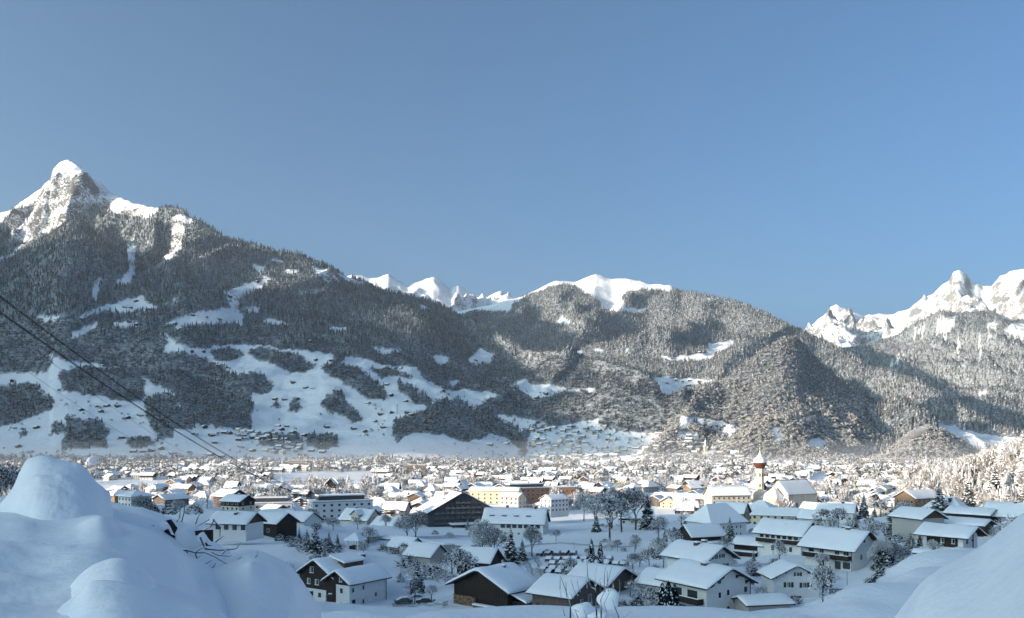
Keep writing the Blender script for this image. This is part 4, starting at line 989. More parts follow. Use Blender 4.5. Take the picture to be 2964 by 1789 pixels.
for y_ in (-8, 0, 10): b.box(Lh/2 + 7, Lh/2 + 7.4, y_, y_ + .4, -3, 2.197, M['dark'])
b.build('canopy', root)
place_corner(root, 'FR', 1240, 1530, 500, R(-72), Lh, Wh)

flat_block('apartment_block', 'long pale flat-roofed white block with grey penthouse left of the cream villa', 905, 1505, 470, R(25), 34, 14, 9.5, 'white', 3, 8, corner='FL')
flat_block('apartment_block', 'low flat-roofed block with grey top storey behind the frosted round tree at left', 845, 1490, 520, R(12), 26, 12, 7, 'white', 2, 7, corner='FR')
flat_block('school', 'orange brick school wing with flat snow roof, lit at its left end', 1590, 1448, 690, R(24), 38, 16, 10, 'orange', 3, 9, set_back=True, corner='FR', ww=2.2)
flat_block('school', 'far orange brick school wing with flat snow roof', 1662, 1440, 760, R(14), 26, 16, 9, 'orange', 2, 6, set_back=False, corner='FR', ww=2.2)
flat_block('sports_hall', 'low long white hall roof in front of the shaded school', 1500, 1492, 600, R(-8), 58, 18, 6, 'grey', 1, 12, set_back=False, corner='FR', ww=3.2, wh=1.8)
flat_block('kindergarten', 'low white flat hall with sliding wall beyond the garden', 1360, 1612, 300, R(-22), 15, 11, 3.4, 'white', 1, 3, set_back=False, corner='FR')
flat_block('garage_row', 'row of flat-roofed garages under snow at the foot of the cream villa', 1190, 1590, 330, R(-28), 26, 6, 3.0, 'concrete', 1, 5, set_back=False, corner='FR', ww=.6, wh=.6)
flat_block('factory', 'reddish factory with flat roof below the smoking chimney', 2640, 1347, 1720, R(6), 90, 30, 13, 'pink', 1, 12, set_back=False, corner='FR', ww=4, wh=2)
flat_block('factory', 'long low factory hall left of the smoking chimney', 2590, 1350, 1700, R(4), 70, 24, 8, 'cream', 1, 10, set_back=False, corner='FR', ww=4, wh=2)
flat_block('warehouse', 'long flat warehouse roof before the far row of lit trees', 950, 1353, 1500, R(3), 80, 22, 9, 'tan', 1, 12, set_back=True, corner='FR', ww=4, wh=2)
flat_block('warehouse', 'flat-roofed hall with red lit edge beyond the town centre', 1232, 1370, 1280, R(3), 38, 20, 12, 'tan', 2, 8, set_back=False, corner='FR', ww=3, wh=2)
def big_gable(name, label, corner, px, py, Y, rz, L_, W_, he_, ri_, wl, rows, cols, hip=0.0, chims=()):
    wn = [('F', L_ * (i + .5) / cols, 1.0 + 2.9 * j, 1.3, 1.5) for i in range(cols) for j in range(rows)]
    gc = max(2, int(cols * W_ / L_)); wn += [(fc, W_ * (i + .5) / gc, 1.0 + 2.9 * j, 1.2, 1.5) for i in range(gc) for j in range(rows) for fc in ('R', 'L')]
    h = gable_house(name, L_, W_, he_, ri_, wl, th=0.4, wins=wn, near=False, hip=hip, chims=chims); tag(h, label, 'building'); place_corner(h, corner, px, py, Y, rz, L_, W_); return h
big_gable('apartment_house', 'long yellow four-storey apartment house behind the dark hotel roof', 'FR', 1500, 1462, 640, R(-14), 38, 12, 10.5, 2.2, 'yellow', 3, 8)
big_gable('apartment_house', 'short yellow apartment house right of the hotel, three storeys', 'FR', 1500, 1476, 600, R(-30), 15, 11, 9, 2.4, 'cream', 3, 4)
big_gable('guest_house', 'orange-fronted three-storey house standing alone before the school', 'FL', 1595, 1485, 545, R(38), 15, 11, 8.4, 2.6, 'white', 3, 5)
big_gable('rectory', 'four-square rectory with pyramid snow roof in front of the church', 'FR', 2232, 1528, 440, R(-38), 16, 14, 8.2, 4.8, 'cream', 3, 5, hip=0.95)
big_gable('row_house', 'long pale yellow house with low snow roof right of the rectory', 'FR', 2336, 1530, 410, R(-22), 26, 10, 5.6, 3.2, 'yellow', 2, 8, hip=0.3)
big_gable('town_house', 'white town house with lit snow gable left of the church tower', 'FL', 2100, 1455, 640, R(25), 20, 12, 8, 4.2, 'cream', 2, 6)
big_gable('town_house', 'pink-walled house behind the white manor roof', 'FR', 2150, 1520, 425, R(-35), 15, 10, 6.2, 4.6, 'pink', 2, 4)
big_gable('town_house', 'grey mansard house with row of steep gables left of the church', 'FL', 2060, 1462, 600, R(12), 30, 12, 7, 5.5, 'cream', 2, 8)
big_gable('town_house', 'timber-fronted house with orange lit wall right of the church trees', 'FL', 2650, 1480, 430, R(30), 22, 12, 6.5, 3.4, 'tan', 2, 6)
big_gable('town_house', 'dark gabled roof with lit snow edge right of the church nave', 'FR', 2385, 1508, 470, R(-45), 14, 11, 5.2, 4.2, 'brown', 1, 4)
big_gable('town_house', 'house with lit snow roof and stout chimney between church and blue spruce', 'FR', 2470, 1512, 440, R(-30), 18, 11, 5.0, 3.8, 'white', 1, 5, chims=[(3, 1, 1.4, 2)])
big_gable('town_house', 'block-like house with dark flat chimney stack in front of the nave', 'FR', 2400, 1535, 390, R(-40), 14, 10, 5.0, 3.4, 'white', 1, 4, chims=[(4, -2, 2.6, 1.2)])

# parish church: nave, choir, onion-domed tower
root = empty('church'); tag(root, 'cream parish church with long grey snow roof and eight-sided onion-domed tower', 'church')
Ln, Wn, hn, rn = 30.0, 19.0, 15.5, 9.5
g = gable_house('nave', Ln, Wn, hn, rn, 'cream', th=0.3, ohx=.5, ohy=.7, near=False, parent=root)
for i in range(6):
    b = MB(); b.box(-.45, .45, -.25, -.003, -2, hn - .3, M['white']); b.build('pilaster', root, loc=(-Ln/2 + .6 + i * (Ln - 1.2) / 5, -Wn/2, 0))
aw = MB(); aw.prism([(-.8, 0), (.8, 0), (.8, 4.2), (.55, 4.8), (0, 5.1), (-.55, 4.8), (-.8, 4.2)], -.05, .05, M['glass']); awm = aw.mesh('window')
for i in range(5): link('window', awm, root, loc=(-Ln/2 + 3.6 + i * (Ln - 1.2) / 5, -Wn/2 - .01, 4.0))
# choir at the left end: lower, polygonal
cx = -Ln/2 - 5.5; n8 = 8
P8 = [(cx + 8.6 * math.cos(math.pi * (k + .5) / 4) * (1.05), 8.0 * math.sin(math.pi * (k + .5) / 4)) for k in range(8)]
b = MB(); b.prism(P8, -2, 12.7, M['cream'], axis='z'); b.build('choir_wall', root)
b = MB(); E8 = [(cx + (x - cx) * 1.09, y * 1.09, 12.65) for x, y in P8]; b.faces(E8 + [(x, y, z + .45) for x, y, z in E8] + [(cx + 2.0, 0, 20.7)], [(k, (k + 1) % 8, (k + 1) % 8 + 8, k + 8) for k in range(8)] + [(k + 8, (k + 1) % 8 + 8, 16) for k in range(8)] + [tuple(range(7, -1, -1))], M['snow']); b.build('choir_roof', root)
for k in (4, 5, 6):
    a = Vector((*P8[k], 0)); c = Vector((*P8[(k + 1) % 8], 0)); m_ = (a + c) / 2; d_ = (c - a).normalized(); o = link('window', awm, root, loc=(m_.x, m_.y, 3.2)); o.rotation_euler = (0, 0, math.atan2(d_.y, d_.x))
# tower
tw = empty('tower'); tw.parent = root; tx, ty = -Ln/2 - 9.0, 8.5; tw.location = (tx, ty, 0); tw.scale = (.80, .80, .99)
b = MB(); b.box(-4.3, 4.3, -4.3, 4.3, -2, 17.5, M['cream'])
O8 = [(3.9 * math.cos(math.pi * (k + .5) / 4), 3.9 * math.sin(math.pi * (k + .5) / 4)) for k in range(8)]
b.prism(O8, 17.503, 33.0, M['cream'], axis='z'); b.prism([(x * 1.1, y * 1.1) for x, y in O8], 33.003, 33.8, M['white'], axis='z'); b.prism([(x * 1.06, y * 1.06) for x, y in O8], 25.0, 25.5, M['white'], axis='z'); b.build('shaft', tw)
tw2 = MB(); tw2.prism([(-.5, 0), (.5, 0), (.5, 2.2), (0, 2.8), (-.5, 2.2)], -.05, .05, M['glass']); twm = tw2.mesh('window')
for k in range(8):
    a = Vector((*O8[k], 0)); c = Vector((*O8[(k + 1) % 8], 0)); m_ = (a + c) / 2 * 1.008; d_ = (c - a).normalized()
    for z in (20.3, 28.0): o = link('window', twm, tw, loc=(m_.x, m_.y, z)); o.rotation_euler = (0, 0, math.atan2(d_.y, d_.x))
def lathe(prof, mat, n=24, mat_top=None, ztop=None):
    b = MB(); V = []
    for r_, z_ in prof:
        for i in range(n): V.append((r_ * math.cos(2 * math.pi * i / n), r_ * math.sin(2 * math.pi * i / n), z_))
    for j in range(len(prof) - 1):
        mm = mat_top if (ztop is not None and prof[j][1] >= ztop) else mat
        base = len(b.v) if j == 0 else base
        if j == 0: b.v.extend(V)
        for i in range(n):
            b.f.append((base + j * n + i, base + j * n + (i + 1) % n, base + (j + 1) * n + (i + 1) % n, base + (j + 1) * n + i)); b.m.append(b.mi(mm))
    return b
lathe([(3.6, 33.8), (3.9, 34.6), (5.0, 35.8), (5.65, 37.3), (5.75, 38.5), (5.3, 39.6)], M['copper']).build('onion_dome', tw, smooth=True)
lathe([(5.8, 38.3), (5.85, 39.2), (5.3, 40.3), (4.0, 41.6), (2.4, 43.0), (1.1, 44.6), (.5, 46.2), (.2, 47.5)], M['snow']).build('dome_snow', tw, smooth=True)
b = lathe([(.12, 46), (.12, 51.0)], M['gold'], 6)
for z_, r_ in ((48.5, .75), (51.4, .6)):
    c = lathe([(.01, z_ - r_), (r_ * .7, z_ - r_ * .7), (r_, z_), (r_ * .7, z_ + r_ * .7), (.01, z_ + r_)], M['gold'], 10); k0 = len(b.v); b.v += c.v; b.f += [tuple(i + k0 for i in f) for f in c.f]; b.m += [b.mi(M['gold'])] * len(c.f)
b.build('finial', tw)
place_corner(root, 'FR', 2358, 1475, 590, R(30), Ln, Wn)
root.location = (pxlen(2293 - CX, 625), 625, -0.5); BUILT.append((root.location.x, 625, 28)); BUILT.append((root.location.x - 20, 610, 22))
# village church on the far terrace
root = empty('village_church'); tag(root, 'small far village church with thin onion spire below the knoll', 'church')
gable_house('nave', 26, 13, 10, 7, 'white', th=.3, near=False, parent=root, wins=[('F', 3 + 4.5 * i, 4, 1.4, 4) for i in range(5)])
b = MB(); b.box(-16, -10, -3, 3, -4, 28, M['cream']); b.build('tower', root)
c = lathe([(4.2, 28), (3.4, 30), (1.6, 32), (1.4, 35), (2.4, 37), (1.6, 39.5), (.5, 42), (.1, 48)], M['snow'], 12); c.build('spire', root, loc=(-13, 0, 0), smooth=True)
q = at(2055, 1322); root.location = (q.x, q.y - 5, q.z - 2); root.rotation_euler = (0, 0, R(12))
VCH = q
# circus tent-like white membrane hall on the left
root = empty('tent_hall'); tag(root, 'white peaked membrane tent rising behind the snow mound', 'tent')
q = Vector((pxlen(232 - CX, 1500), 1500, 0)); b = MB(); ng = 24
V = []; 
for i in range(ng + 1):
    for j in range(9):
        u = i / ng; v = j / 8; x = (u - .5) * 74; e = math.exp(-((u - .16) / .05) ** 2) * 5 + math.exp(-((u - .80) / .05) ** 2) * 6 + 7 + 9 * math.exp(-((u - .16) / .16) ** 2) + 10 * math.exp(-((u - .8) / .16) ** 2)
        V.append((x, (v - .5) * 50, e * (1 - (2 * v - 1) ** 2) ** .5 if 0 < v < 1 else 0))
b.faces(V, [(i * 9 + j, (i + 1) * 9 + j, (i + 1) * 9 + j + 1, i * 9 + j + 1) for i in range(ng) for j in range(8)], M['snow']); b.build('membrane', root, smooth=True); root.location = q
# pavilion and walled garden roofs below the cream villa
root = empty('pavilion'); tag(root, 'small square pavilion with pyramid snow cap at the garden corner', 'pavilion')
b = MB()
for sx in (-1, 1):
    for sy in (-1, 1): b.box(sx * 2.0 - .2, sx * 2.0 + .2, sy * 2.0 - .2, sy * 2.0 + .2, -2, 3.2, M['white'])
b.box(-1.6, 1.6, -1.6, 1.6, -2, 1.2, M['dark']); b.build('posts', root)
b = MB(); b.faces([(-3, -3, 3.2), (3, -3, 3.2), (3, 3, 3.2), (-3, 3, 3.2), (-3, -3, 3.7), (3, -3, 3.7), (3, 3, 3.7), (-3, 3, 3.7), (0, 0, 6.0)], [(3,2,1,0),(0,1,5,4),(1,2,6,5),(2,3,7,6),(3,0,4,7),(4,5,8),(5,6,8),(6,7,8),(7,4,8)], M['snow']); b.build('roof', root)
place_corner(root, 'FR', 1035, 1592, 300, R(-20), 4, 4)
def wall_run(name, label, pts, h, t, mat='concrete', cat='wall', snow=.35):
    root = empty(name, (0, 0, 0)); tag(root, label, cat); b = MB(); s = MB()
    for (a, c) in zip(pts[:-1], pts[1:]):
        d = Vector((c[0] - a[0], c[1] - a[1], 0)).normalized() * (t / 2); nx, ny = -d.y, d.x
        za, zc = a[2], c[2]; P = [(a[0] + nx, a[1] + ny), (c[0] + nx, c[1] + ny), (c[0] - nx, c[1] - ny), (a[0] - nx, a[1] - ny)]; Z = [za, zc, zc, za]
        b.faces([(p[0], p[1], z - 1.5) for p, z in zip(P, Z)] + [(p[0], p[1], z + h) for p, z in zip(P, Z)], [(0,3,2,1),(0,1,5,4),(1,2,6,5),(2,3,7,6),(3,0,4,7),(4,5,6,7)], M[mat])
        s.faces([(p[0], p[1], z + h + .004) for p, z in zip(P, Z)] + [(p[0], p[1], z + h + snow) for p, z in zip(P, Z)], [(0,3,2,1),(0,1,5,4),(1,2,6,5),(2,3,7,6),(3,0,4,7),(4,5,6,7)], M['snow'])
    wo = b.build('wall_body', root); s.build('snow', wo); return root
def P3(px, py, Y): return ((px - CX) / F * Y, Y, CZ + (HY - py) * Y / F)
wall_run('garden_arcade', 'long snow-capped grey arcade with a bend behind the pavilion', [P3(1045, 1578, 320), P3(1118, 1572, 350), P3(1240, 1592, 310), P3(1300, 1602, 290)], 3.0, 4.0, 'concrete', 'building', .5)
wall_run('orchard_wall', 'low dark wall running right across the snowy orchard', [P3(1752, 1588, 310), P3(1850, 1575, 335), P3(1900, 1562, 360)], 1.0, .5, 'stone')
# chapel-like white house in the hollow
for (px_, py_, Y_, rz_, wl_, lb_) in [(1180, 1612, 300, -40, 'white', 'white cottage with steep snow roof in the misty hollow'), (1245, 1640, 262, -35, 'grey', 'grey cottage half hidden by the frosted garden tree'), (1415, 1660, 235, -25, 'dark', 'dark low roof edge just above the black barn')]:
    h = gable_house('cottage', 10, 8, 3.2, 3.0, wl_, th=0.45, near=False); tag(h, lb_, 'house'); place_corner(h, 'FR', px_, py_, Y_, R(rz_), 10, 8)
h = gable_house('garage', 9, 6, 2.3, .8, 'grey', th=0.5, near=False); tag(h, 'low garage with deep snow roof right of the large white bracketed house', 'garage'); place_corner(h, 'FR', 2285, 1779, 172, R(12), 9, 6)
# ---------------------------------------------------------------- the town on the valley floor
rnd = random.Random(21)
CAR_PARK = np.array([(1545,1545),(1740,1560),(1740,1680),(1560,1670),(1500,1600)], float)
KEEP_FREE = [np.array(p_, float) for p_ in (
    [(780,1370),(1060,1366),(1110,1382),(1080,1402),(780,1410)], [(200,1394),(500,1388),(520,1412),(330,1432),(200,1430)], [(880,1420),(1010,1424),(960,1440),(860,1436)],
    [(1590,1480),(1770,1480),(1800,1600),(1500,1700),(1440,1560)], [(1440,1496),(1600,1492),(1590,1530),(1450,1520)], [(1700,1470),(1960,1470),(1980,1560),(1720,1570)], [(2330,1395),(2390,1340),(2400,1420),(2380,1440)])]
def frame_xy(x, y, z): return CX + F * x / y, HY - F * (z - CZ) / y
LM = [  # landmarks: frame x, distance, words
 (2205, 590, 'the onion-domed church'), (1330, 500, 'the dark gabled hotel'), (1590, 700, 'the orange brick school'), (905, 470, 'the flat-roofed white block'),
 (1030, 430, 'the cream villa'), (950, 1500, 'the long flat warehouse'), (2640, 1700, 'the smoking factory'), (2060, 2100, 'the small village church'), (520, 560, 'the left bright snowfield'), (2680, 430, 'the tall blue spruce'), (1232, 1280, 'the red-edged flat hall')]
ORD = ['first', 'second', 'third', 'fourth', 'fifth', 'sixth', 'seventh', 'eighth', 'ninth', 'tenth', 'eleventh', 'twelfth', 'thirteenth', 'fourteenth', 'fifteenth', 'sixteenth', 'seventeenth', 'eighteenth', 'nineteenth', 'twentieth'] + [t_ + '-' + u_ for t_ in ('twenty', 'thirty', 'forty', 'fifty') for u_ in ('first', 'second', 'third', 'fourth', 'fifth', 'sixth', 'seventh', 'eighth', 'ninth')]
def label_all(items, noun_of, lm=LM, beyond=('in front of', 'level with', 'beyond'), key='x'):
    """items: (object, px, distance). Every label counts outward from a landmark, so each is unique"""
    g = {}
    for o, px, Y in items:
        c = min(lm, key=lambda L_: abs(px - L_[0]) / 160 + abs(math.log(Y / L_[1])) * 2.2)
        side = 'left' if px < c[0] else 'right'; band = 0 if Y < c[1] * 0.88 else (1 if Y < c[1] * 1.15 else 2)
        g.setdefault((c[2], side, band, noun_of(o)), []).append((abs(px - c[0]), o))
    for (w_, side, band, noun), L_ in g.items():
        L_.sort(key=lambda a: a[0]); n = len(L_)
        for i, (d, o) in enumerate(L_):
            od = ORD[i] + ' ' if n > 1 else ''
            where = {0: 'nearer than', 1: 'level with', 2: 'beyond'}[band]
            o['label'] = ('%s%s %s of and %s %s' % (od, noun, side, where, w_)).strip()
# designs
walls = ['white', 'cream', 'white', 'tan', 'white', 'brown', 'grey', 'white', 'taupe', 'cream', 'white', 'yellow', 'white', 'pink', 'grey', 'white']
cname = {'white': 'white', 'cream': 'cream', 'tan': 'tan timber', 'brown': 'brown timber', 'grey': 'grey', 'taupe': 'dark timber', 'pink': 'pink', 'yellow': 'pale yellow', 'orange': 'orange'}
DES = []
for i in range(22):
    wl = walls[i % len(walls)]; Lx = rnd.uniform(11, 18); Wy = rnd.uniform(9, 12.5); he = rnd.choice([4.6, 5.4, 5.8, 6.2, 7.6]); ri = rnd.uniform(2.0, 3.8) if rnd.random() < .75 else rnd.uniform(4, 5.5)
    wn = [('F', Lx * (k + .5) / 4, z, 1.3, 1.4) for k in range(4) for z in ((1.0, 3.7) if he > 5 else (1.2,))] + [('R', Wy * (k + .5) / 2, z, 1.2, 1.4) for k in range(2) for z in (1.0, 3.6)] + [('L', Wy * (k + .5) / 2, z, 1.2, 1.4) for k in range(2) for z in (1.0, 3.6)]
    up = rnd.choice([None, None, 'brown', 'dark', 'tan']) if wl in ('white', 'cream', 'grey') else None
    h = gable_house('house', Lx, Wy, he, ri, wl, upper=up, upper_z=2.9, th=0.4, ohx=rnd.uniform(.8, 1.6), ohy=rnd.uniform(.8, 1.3), wins=wn, near=False, hip=rnd.choice([0, 0, 0, 0, .9]), chims=[(rnd.uniform(-3, 3), rnd.uniform(-1.5, 1.5), .8, 1.0)])
    if he > 5.3 and rnd.random() < .6: balcony(h, rnd.choice(['F', 'R']), .5, Wy - 1, 2.8, Lx, Wy, 1.1, rnd.choice(['dark', 'brown']))
    h['noun'] = '%s%s house' % (cname[wl], ' dark-topped' if up else ''); DES.append((h, max(Lx, Wy)))
_kids = {}
for o in bpy.data.objects:
    if o.parent: _kids.setdefault(o.parent.name, []).append(o)
def copy_tree(o, parent=None):
    c = o.copy(); COL.objects.link(c)
    if parent is not None: c.parent = parent
    for ch in _kids.get(o.name, []): copy_tree(ch, c)
    return c
placed = list(BUILT); cand = []
def free(x, y, r):
    for a, b_, c in placed:
        if abs(a - x) < 60 and (a - x) ** 2 + (b_ - y) ** 2 < (r * .62 + c * .62) ** 2 * 1.7: return False
    return True
n_try = 0; spots = []
while n_try < 6000:
    n_try += 1
    Y = 430 + 1330 * rnd.random() ** 0.75; px = rnd.uniform(230, 2990); x = (px - CX) / F * Y
    z = 0.0; qx, qy = frame_xy(x, Y, z)
    if Y < 560 and not (1700 < px < 1980 or 2430 < px < 2800 or px < 860 or 1330 < px < 1460): continue
    if px < 330 and Y < 700: continue
    if x / Y > 0.45 and Y < 900: continue
    if any(inside(k_, np.array([qx]), np.array([qy]))[0] for k_ in KEEP_FREE): continue
    if 1200 < px < 1500 and Y < 560: continue
    if gn(np.array([x / 140]), np.array([Y / 140]), 5)[0] < -0.22: continue
    r = 11
    if not free(x, Y, r + (2 if Y < 900 else 4)): continue
    placed.append((x, Y, r + 2)); spots.append((px, Y, x))
spots.sort(key=lambda s: s[1])
N_IND = 240
far_spots = spots[N_IND:]; spots = spots[:N_IND]
items = []
for i, (px, Y, x) in enumerate(spots):
    if i < len(DES): o = DES[i][0]
    else:
        o = copy_tree(DES[rnd.randrange(len(DES))][0])
    z = gz(x, Y); o.location = (x, Y, z - .2); base = gn(np.array([x / 300]), np.array([Y / 300]), 8)[0] * 60
    o.rotation_euler = (0, 0, R(-25 + base + rnd.choice([0, 90, 0, 90, 180]) + rnd.uniform(-12, 12)))
    tag(o, None, 'house', 'houses of the town'); items.append((o, px, Y))
label_all(items, lambda o: o['noun'])
for o, *_ in items: del o['noun']
for h, _ in DES[len(spots):]: pass
# farther town: one mass of small houses
def small_house_me(name, L_, W_, he, ri, wl, up=None):
    b = MB(); b.prism([(-W_/2, -3), (W_/2, -3), (W_/2, he), (0, he + ri), (-W_/2, he)], -L_/2, L_/2, M[wl], axis='x'); sl = ri / (W_/2)
    if up: b.prism([(-W_/2 - .05, he * .5), (W_/2 + .05, he * .5), (W_/2 + .05, he), (0, he + ri), (-W_/2 - .05, he)], -L_/2 - .05, L_/2 + .05, M[up], axis='x')
    for s in (-1, 1):
        ye = W_/2 + 1.1
        for z0, z1_, mm, e in ((.02, .25, 'roofedge', 0), (.252, .7, 'snow', -.05)):
            p_ = [(0, he + ri + z0), (0, he + ri + z1_), (s * (ye + e), he + ri + z1_ - (ye + e) * sl), (s * (ye + e), he + ri + z0 - (ye + e) * sl)]
            if s > 0: p_ = p_[::-1]
            b.prism(p_, -L_/2 - 1.2 - e, L_/2 + 1.2 + e, M[mm], axis='x')
    for face in 'FRL':
        fn, rr = face_xf(face, L_, W_); n = 4 if face == 'F' else 2; ln = L_ if face == 'F' else W_
        for k in range(n):
            x, y = fn(ln * (k + .5) / n)
            for z in ((1, 3.6) if he > 4.5 else (1.2,)):
                if face == 'F': b.box(x - .7, x + .7, y - .08, y + .02, z, z + 1.4, M['glass'])
                else: s = 1 if face == 'R' else -1; b.box(min(x, x + s * .08), max(x, x + s * .08), y - .7, y + .7, z, z + 1.4, M['glass'])
    return b.mesh(name)
hm_ = [small_house_me('small_house', rnd.uniform(11, 18), rnd.uniform(9, 12), rnd.choice([4.8, 5.6, 6.5]), rnd.uniform(2, 3.6), w_, u_) for w_, u_ in (('white', None), ('cream', None), ('white', 'brown'), ('grey', None), ('white', 'dark'), ('grey', 'brown'), ('yellow', None), ('pink', None), ('white', 'tan'))]
hp = proto_coll('far_houses', hm_)
def scatter_rot(name, label, coll, P, rot, cat):
    me = bpy.data.meshes.new(name); n = len(P); me.vertices.add(n); me.vertices.foreach_set('co', np.asarray(P, np.float32).ravel())
    a = me.attributes.new('sc', 'FLOAT_VECTOR', 'POINT'); a.data.foreach_set('vector', np.ones(3 * n, np.float32))
    a = me.attributes.new('rt', 'FLOAT_VECTOR', 'POINT'); a.data.foreach_set('vector', np.stack([0 * rot, 0 * rot, rot], -1).astype(np.float32).ravel())
    o = link(name, me); md = o.modifiers.new('scatter', 'NODES')
    if coll.name not in GROUPS: GROUPS[coll.name] = gn_scatter(coll)
    md.node_group = GROUPS[coll.name]; tag(o, label, cat, kind='stuff')
P = [(x, Y, gz(x, Y) - .2) for px, Y, x in far_spots]
# village climbing the far slope
VIL = [zp(p_, 1000, 700) for p_ in ([(1330,1350),(1450,1330),(1800,1262),(1810,1310),(2000,1350),(2464,1390),(2700,1440),(2700,1560),(1300,1560)],)] + [np.array([(1640,1300),(1800,1290),(2060,1300),(2200,1330),(2200,1345),(1640,1345)], float), zp([(1700,860),(1950,880),(2160,980),(2120,1030),(1750,1000)], 0, 900)]
n = 0; vp = []
while n < 7000 and len(vp) < 240:
    n += 1; k = rnd.choice([0, 0, 0, 1, 1, 2]); pl = VIL[k]; mn, mx_ = pl.min(0), pl.max(0); a = rnd.uniform(mn[0], mx_[0]); c = rnd.uniform(mn[1], mx_[1])
    if not inside(pl, np.array([a]), np.array([c]))[0]: continue
    q = at(a, c)
    if q is None or q.y > 4500 or q.y < 1500: continue
    if gn(np.array([q.x / 75]), np.array([q.y / 110]), 27)[0] < rnd.uniform(-.25, .25): continue
    if any((q.x - v.x) ** 2 + (q.y - v.y) ** 2 < rnd.choice([17, 20, 26]) ** 2 for v in vp): continue
    vp.append(q)
P += [(v.x, v.y, v.z - .3) for v in vp]
rot = np.array([R(-25 + rnd.choice([0, 90, 180, 0]) + rnd.uniform(-20, 20)) for _ in P])
scatter_rot('far_town', 'distant mass of small snow-roofed houses across the valley floor and village slope', hp, P, rot, 'houses')
print('houses', len(spots), 'far', len(P))

# single huts on the mountain meadows
hut = [small_house_me('hut', 11, 9, 3.4, 2.4, w_, u_) for w_, u_ in (('dark', None), ('brown', None), ('dark', None), ('white', 'dark'), ('brown', None))]
HUTS = [(a / 2.464, 900 + b_ / 2.464) for a, b_ in [(90,500),(130,970),(580,710),(700,690),(760,680),(840,680),(720,720),(910,765),(1000,750),(870,905),(1230,1020),(260,835),(630,395),(730,395),(830,410),(1370,290),(1450,290),(1560,390),(1630,410),(2250,350),(2360,352),(2090,510),(2180,550),(2230,555),(2420,575),(1960,630),(2030,635),(2120,630),(1980,825),(2045,825),(2010,848),(2330,830),(1460,830),(1390,885),(1510,890),(1600,870),(1640,875),(1530,940),(1720,975),(1800,1000),(1580,1040),(1500,1030),(1280,1040),(1240,1020),(1150,985),(1080,1000),(1020,1005),(950,1005),(2030,980),(2080,985),(2220,1000),(2150,1030),(2300,1010),(1700,890),(1750,880),(1800,905),(1880,905),(1920,930),(1750,915),(1700,920),(2170,890),(2090,870)]]
HUTS += [(a / 2.464, 400 + b_ / 2.464) for a, b_ in [(970,1165),(1060,1165),(890,1208),(930,1210),(1070,1222),(580,1290),(440,1310),(920,1308),(978,1330),(1250,1325),(1375,1262),(1470,1280),(1565,1292),(1640,1130),(1920,1018),(1835,1025),(2225,1100),(2305,1097),(2210,1450)]]
HUTS += [(1000 + a / 2.464, 700 + b_ / 2.464) for a, b_ in [(930,848),(310,905),(395,905),(700,1065),(325,1095),(295,1020),(430,1140),(160,1155),(250,1230),(330,1220),(440,1220),(470,1235),(210,1285),(270,1325),(60,1335),(140,1355),(1030,1450),(1150,1445),(1375,1290),(1610,595),(1870,595),(2290,845),(2320,830),(1960,845),(2190,1080),(2290,1008),(2350,985),(2220,950),(2450,1025),(1430,1085),(1360,1115)]]
HUTS += [(1964 + a / 2.464, 700 + b_ / 2.464) for a, b_ in [(1490,1380),(1320,1405),(1380,1412),(1590,1305),(90,845),(150,790),(20,1000),(80,990),(150,1000),(60,1435)]]
MLM = [(195, 460, 'the rocky peak'), (250, 1260, 'the square spruce stand'), (740, 1110, 'the round grove'), (480, 1170, 'the large dark wood'), (830, 1070, 'the oval wood'), (650, 920, 'the high sloping meadow'), (380, 890, 'the upper left meadow'),
       (1300, 1250, 'the long dark wood above the town'), (1160, 1150, 'the strip of trees in mid slope'), (1700, 900, 'the ski slope'), (2272, 1100, 'the cone shaped hill'), (1960, 1130, 'the terrace village'), (700, 1290, 'the hamlet at the slope foot'), (330, 1200, 'the left hamlet'), (2580, 1260, 'the two pylons')]
hit_ = []
for i, (a, c) in enumerate(HUTS):
    q = at(a, c + 1)
    if q is None or q.y > 7500: continue
    big = 1.35 if q.y > 3300 else 1.15
    o = link('mountain_hut', hut[i % 5], loc=(q.x, q.y, q.z - .3), rz=R(rnd.uniform(-60, 60) + (90 if i % 3 == 0 else 0))); o.scale = (big, big, big)
    tag(o, None, 'hut', 'huts on the mountain meadows'); o['px'] = a; o['noun'] = ['small black hut', 'small brown hut', 'small black hut', 'small white-based hut', 'small brown hut'][i % 5]; hit_.append((o, a, c))
gm = {}
for o, a, c in hit_:
    L0 = min(MLM, key=lambda L_: math.hypot(a - L_[0], (c - L_[1]) * 1.5))
    side = 'left of' if a < L0[0] - 30 else ('right of' if a > L0[0] + 30 else ('above' if c < L0[1] else 'below'))
    hl = 'higher' if c < L0[1] else 'lower'
    gm.setdefault((L0[2], side, hl, o['noun']), []).append((math.hypot(a - L0[0], c - L0[1]), o))
for (w_, side, hl, noun), L_ in gm.items():
    L_.sort(key=lambda t: t[0])
    for i, (d_, o) in enumerate(L_):
        o['label'] = ('%s%s %s %s, %s' % ((ORD[i] + ' ') if len(L_) > 1 else '', noun, side, w_, 'upslope' if hl == 'higher' else 'downslope')) if side in ('left of', 'right of') else '%s%s on snow just %s %s' % ((ORD[i] + ' ') if len(L_) > 1 else '', noun, side, w_)
for o, *_ in hit_: del o['px']; del o['noun']
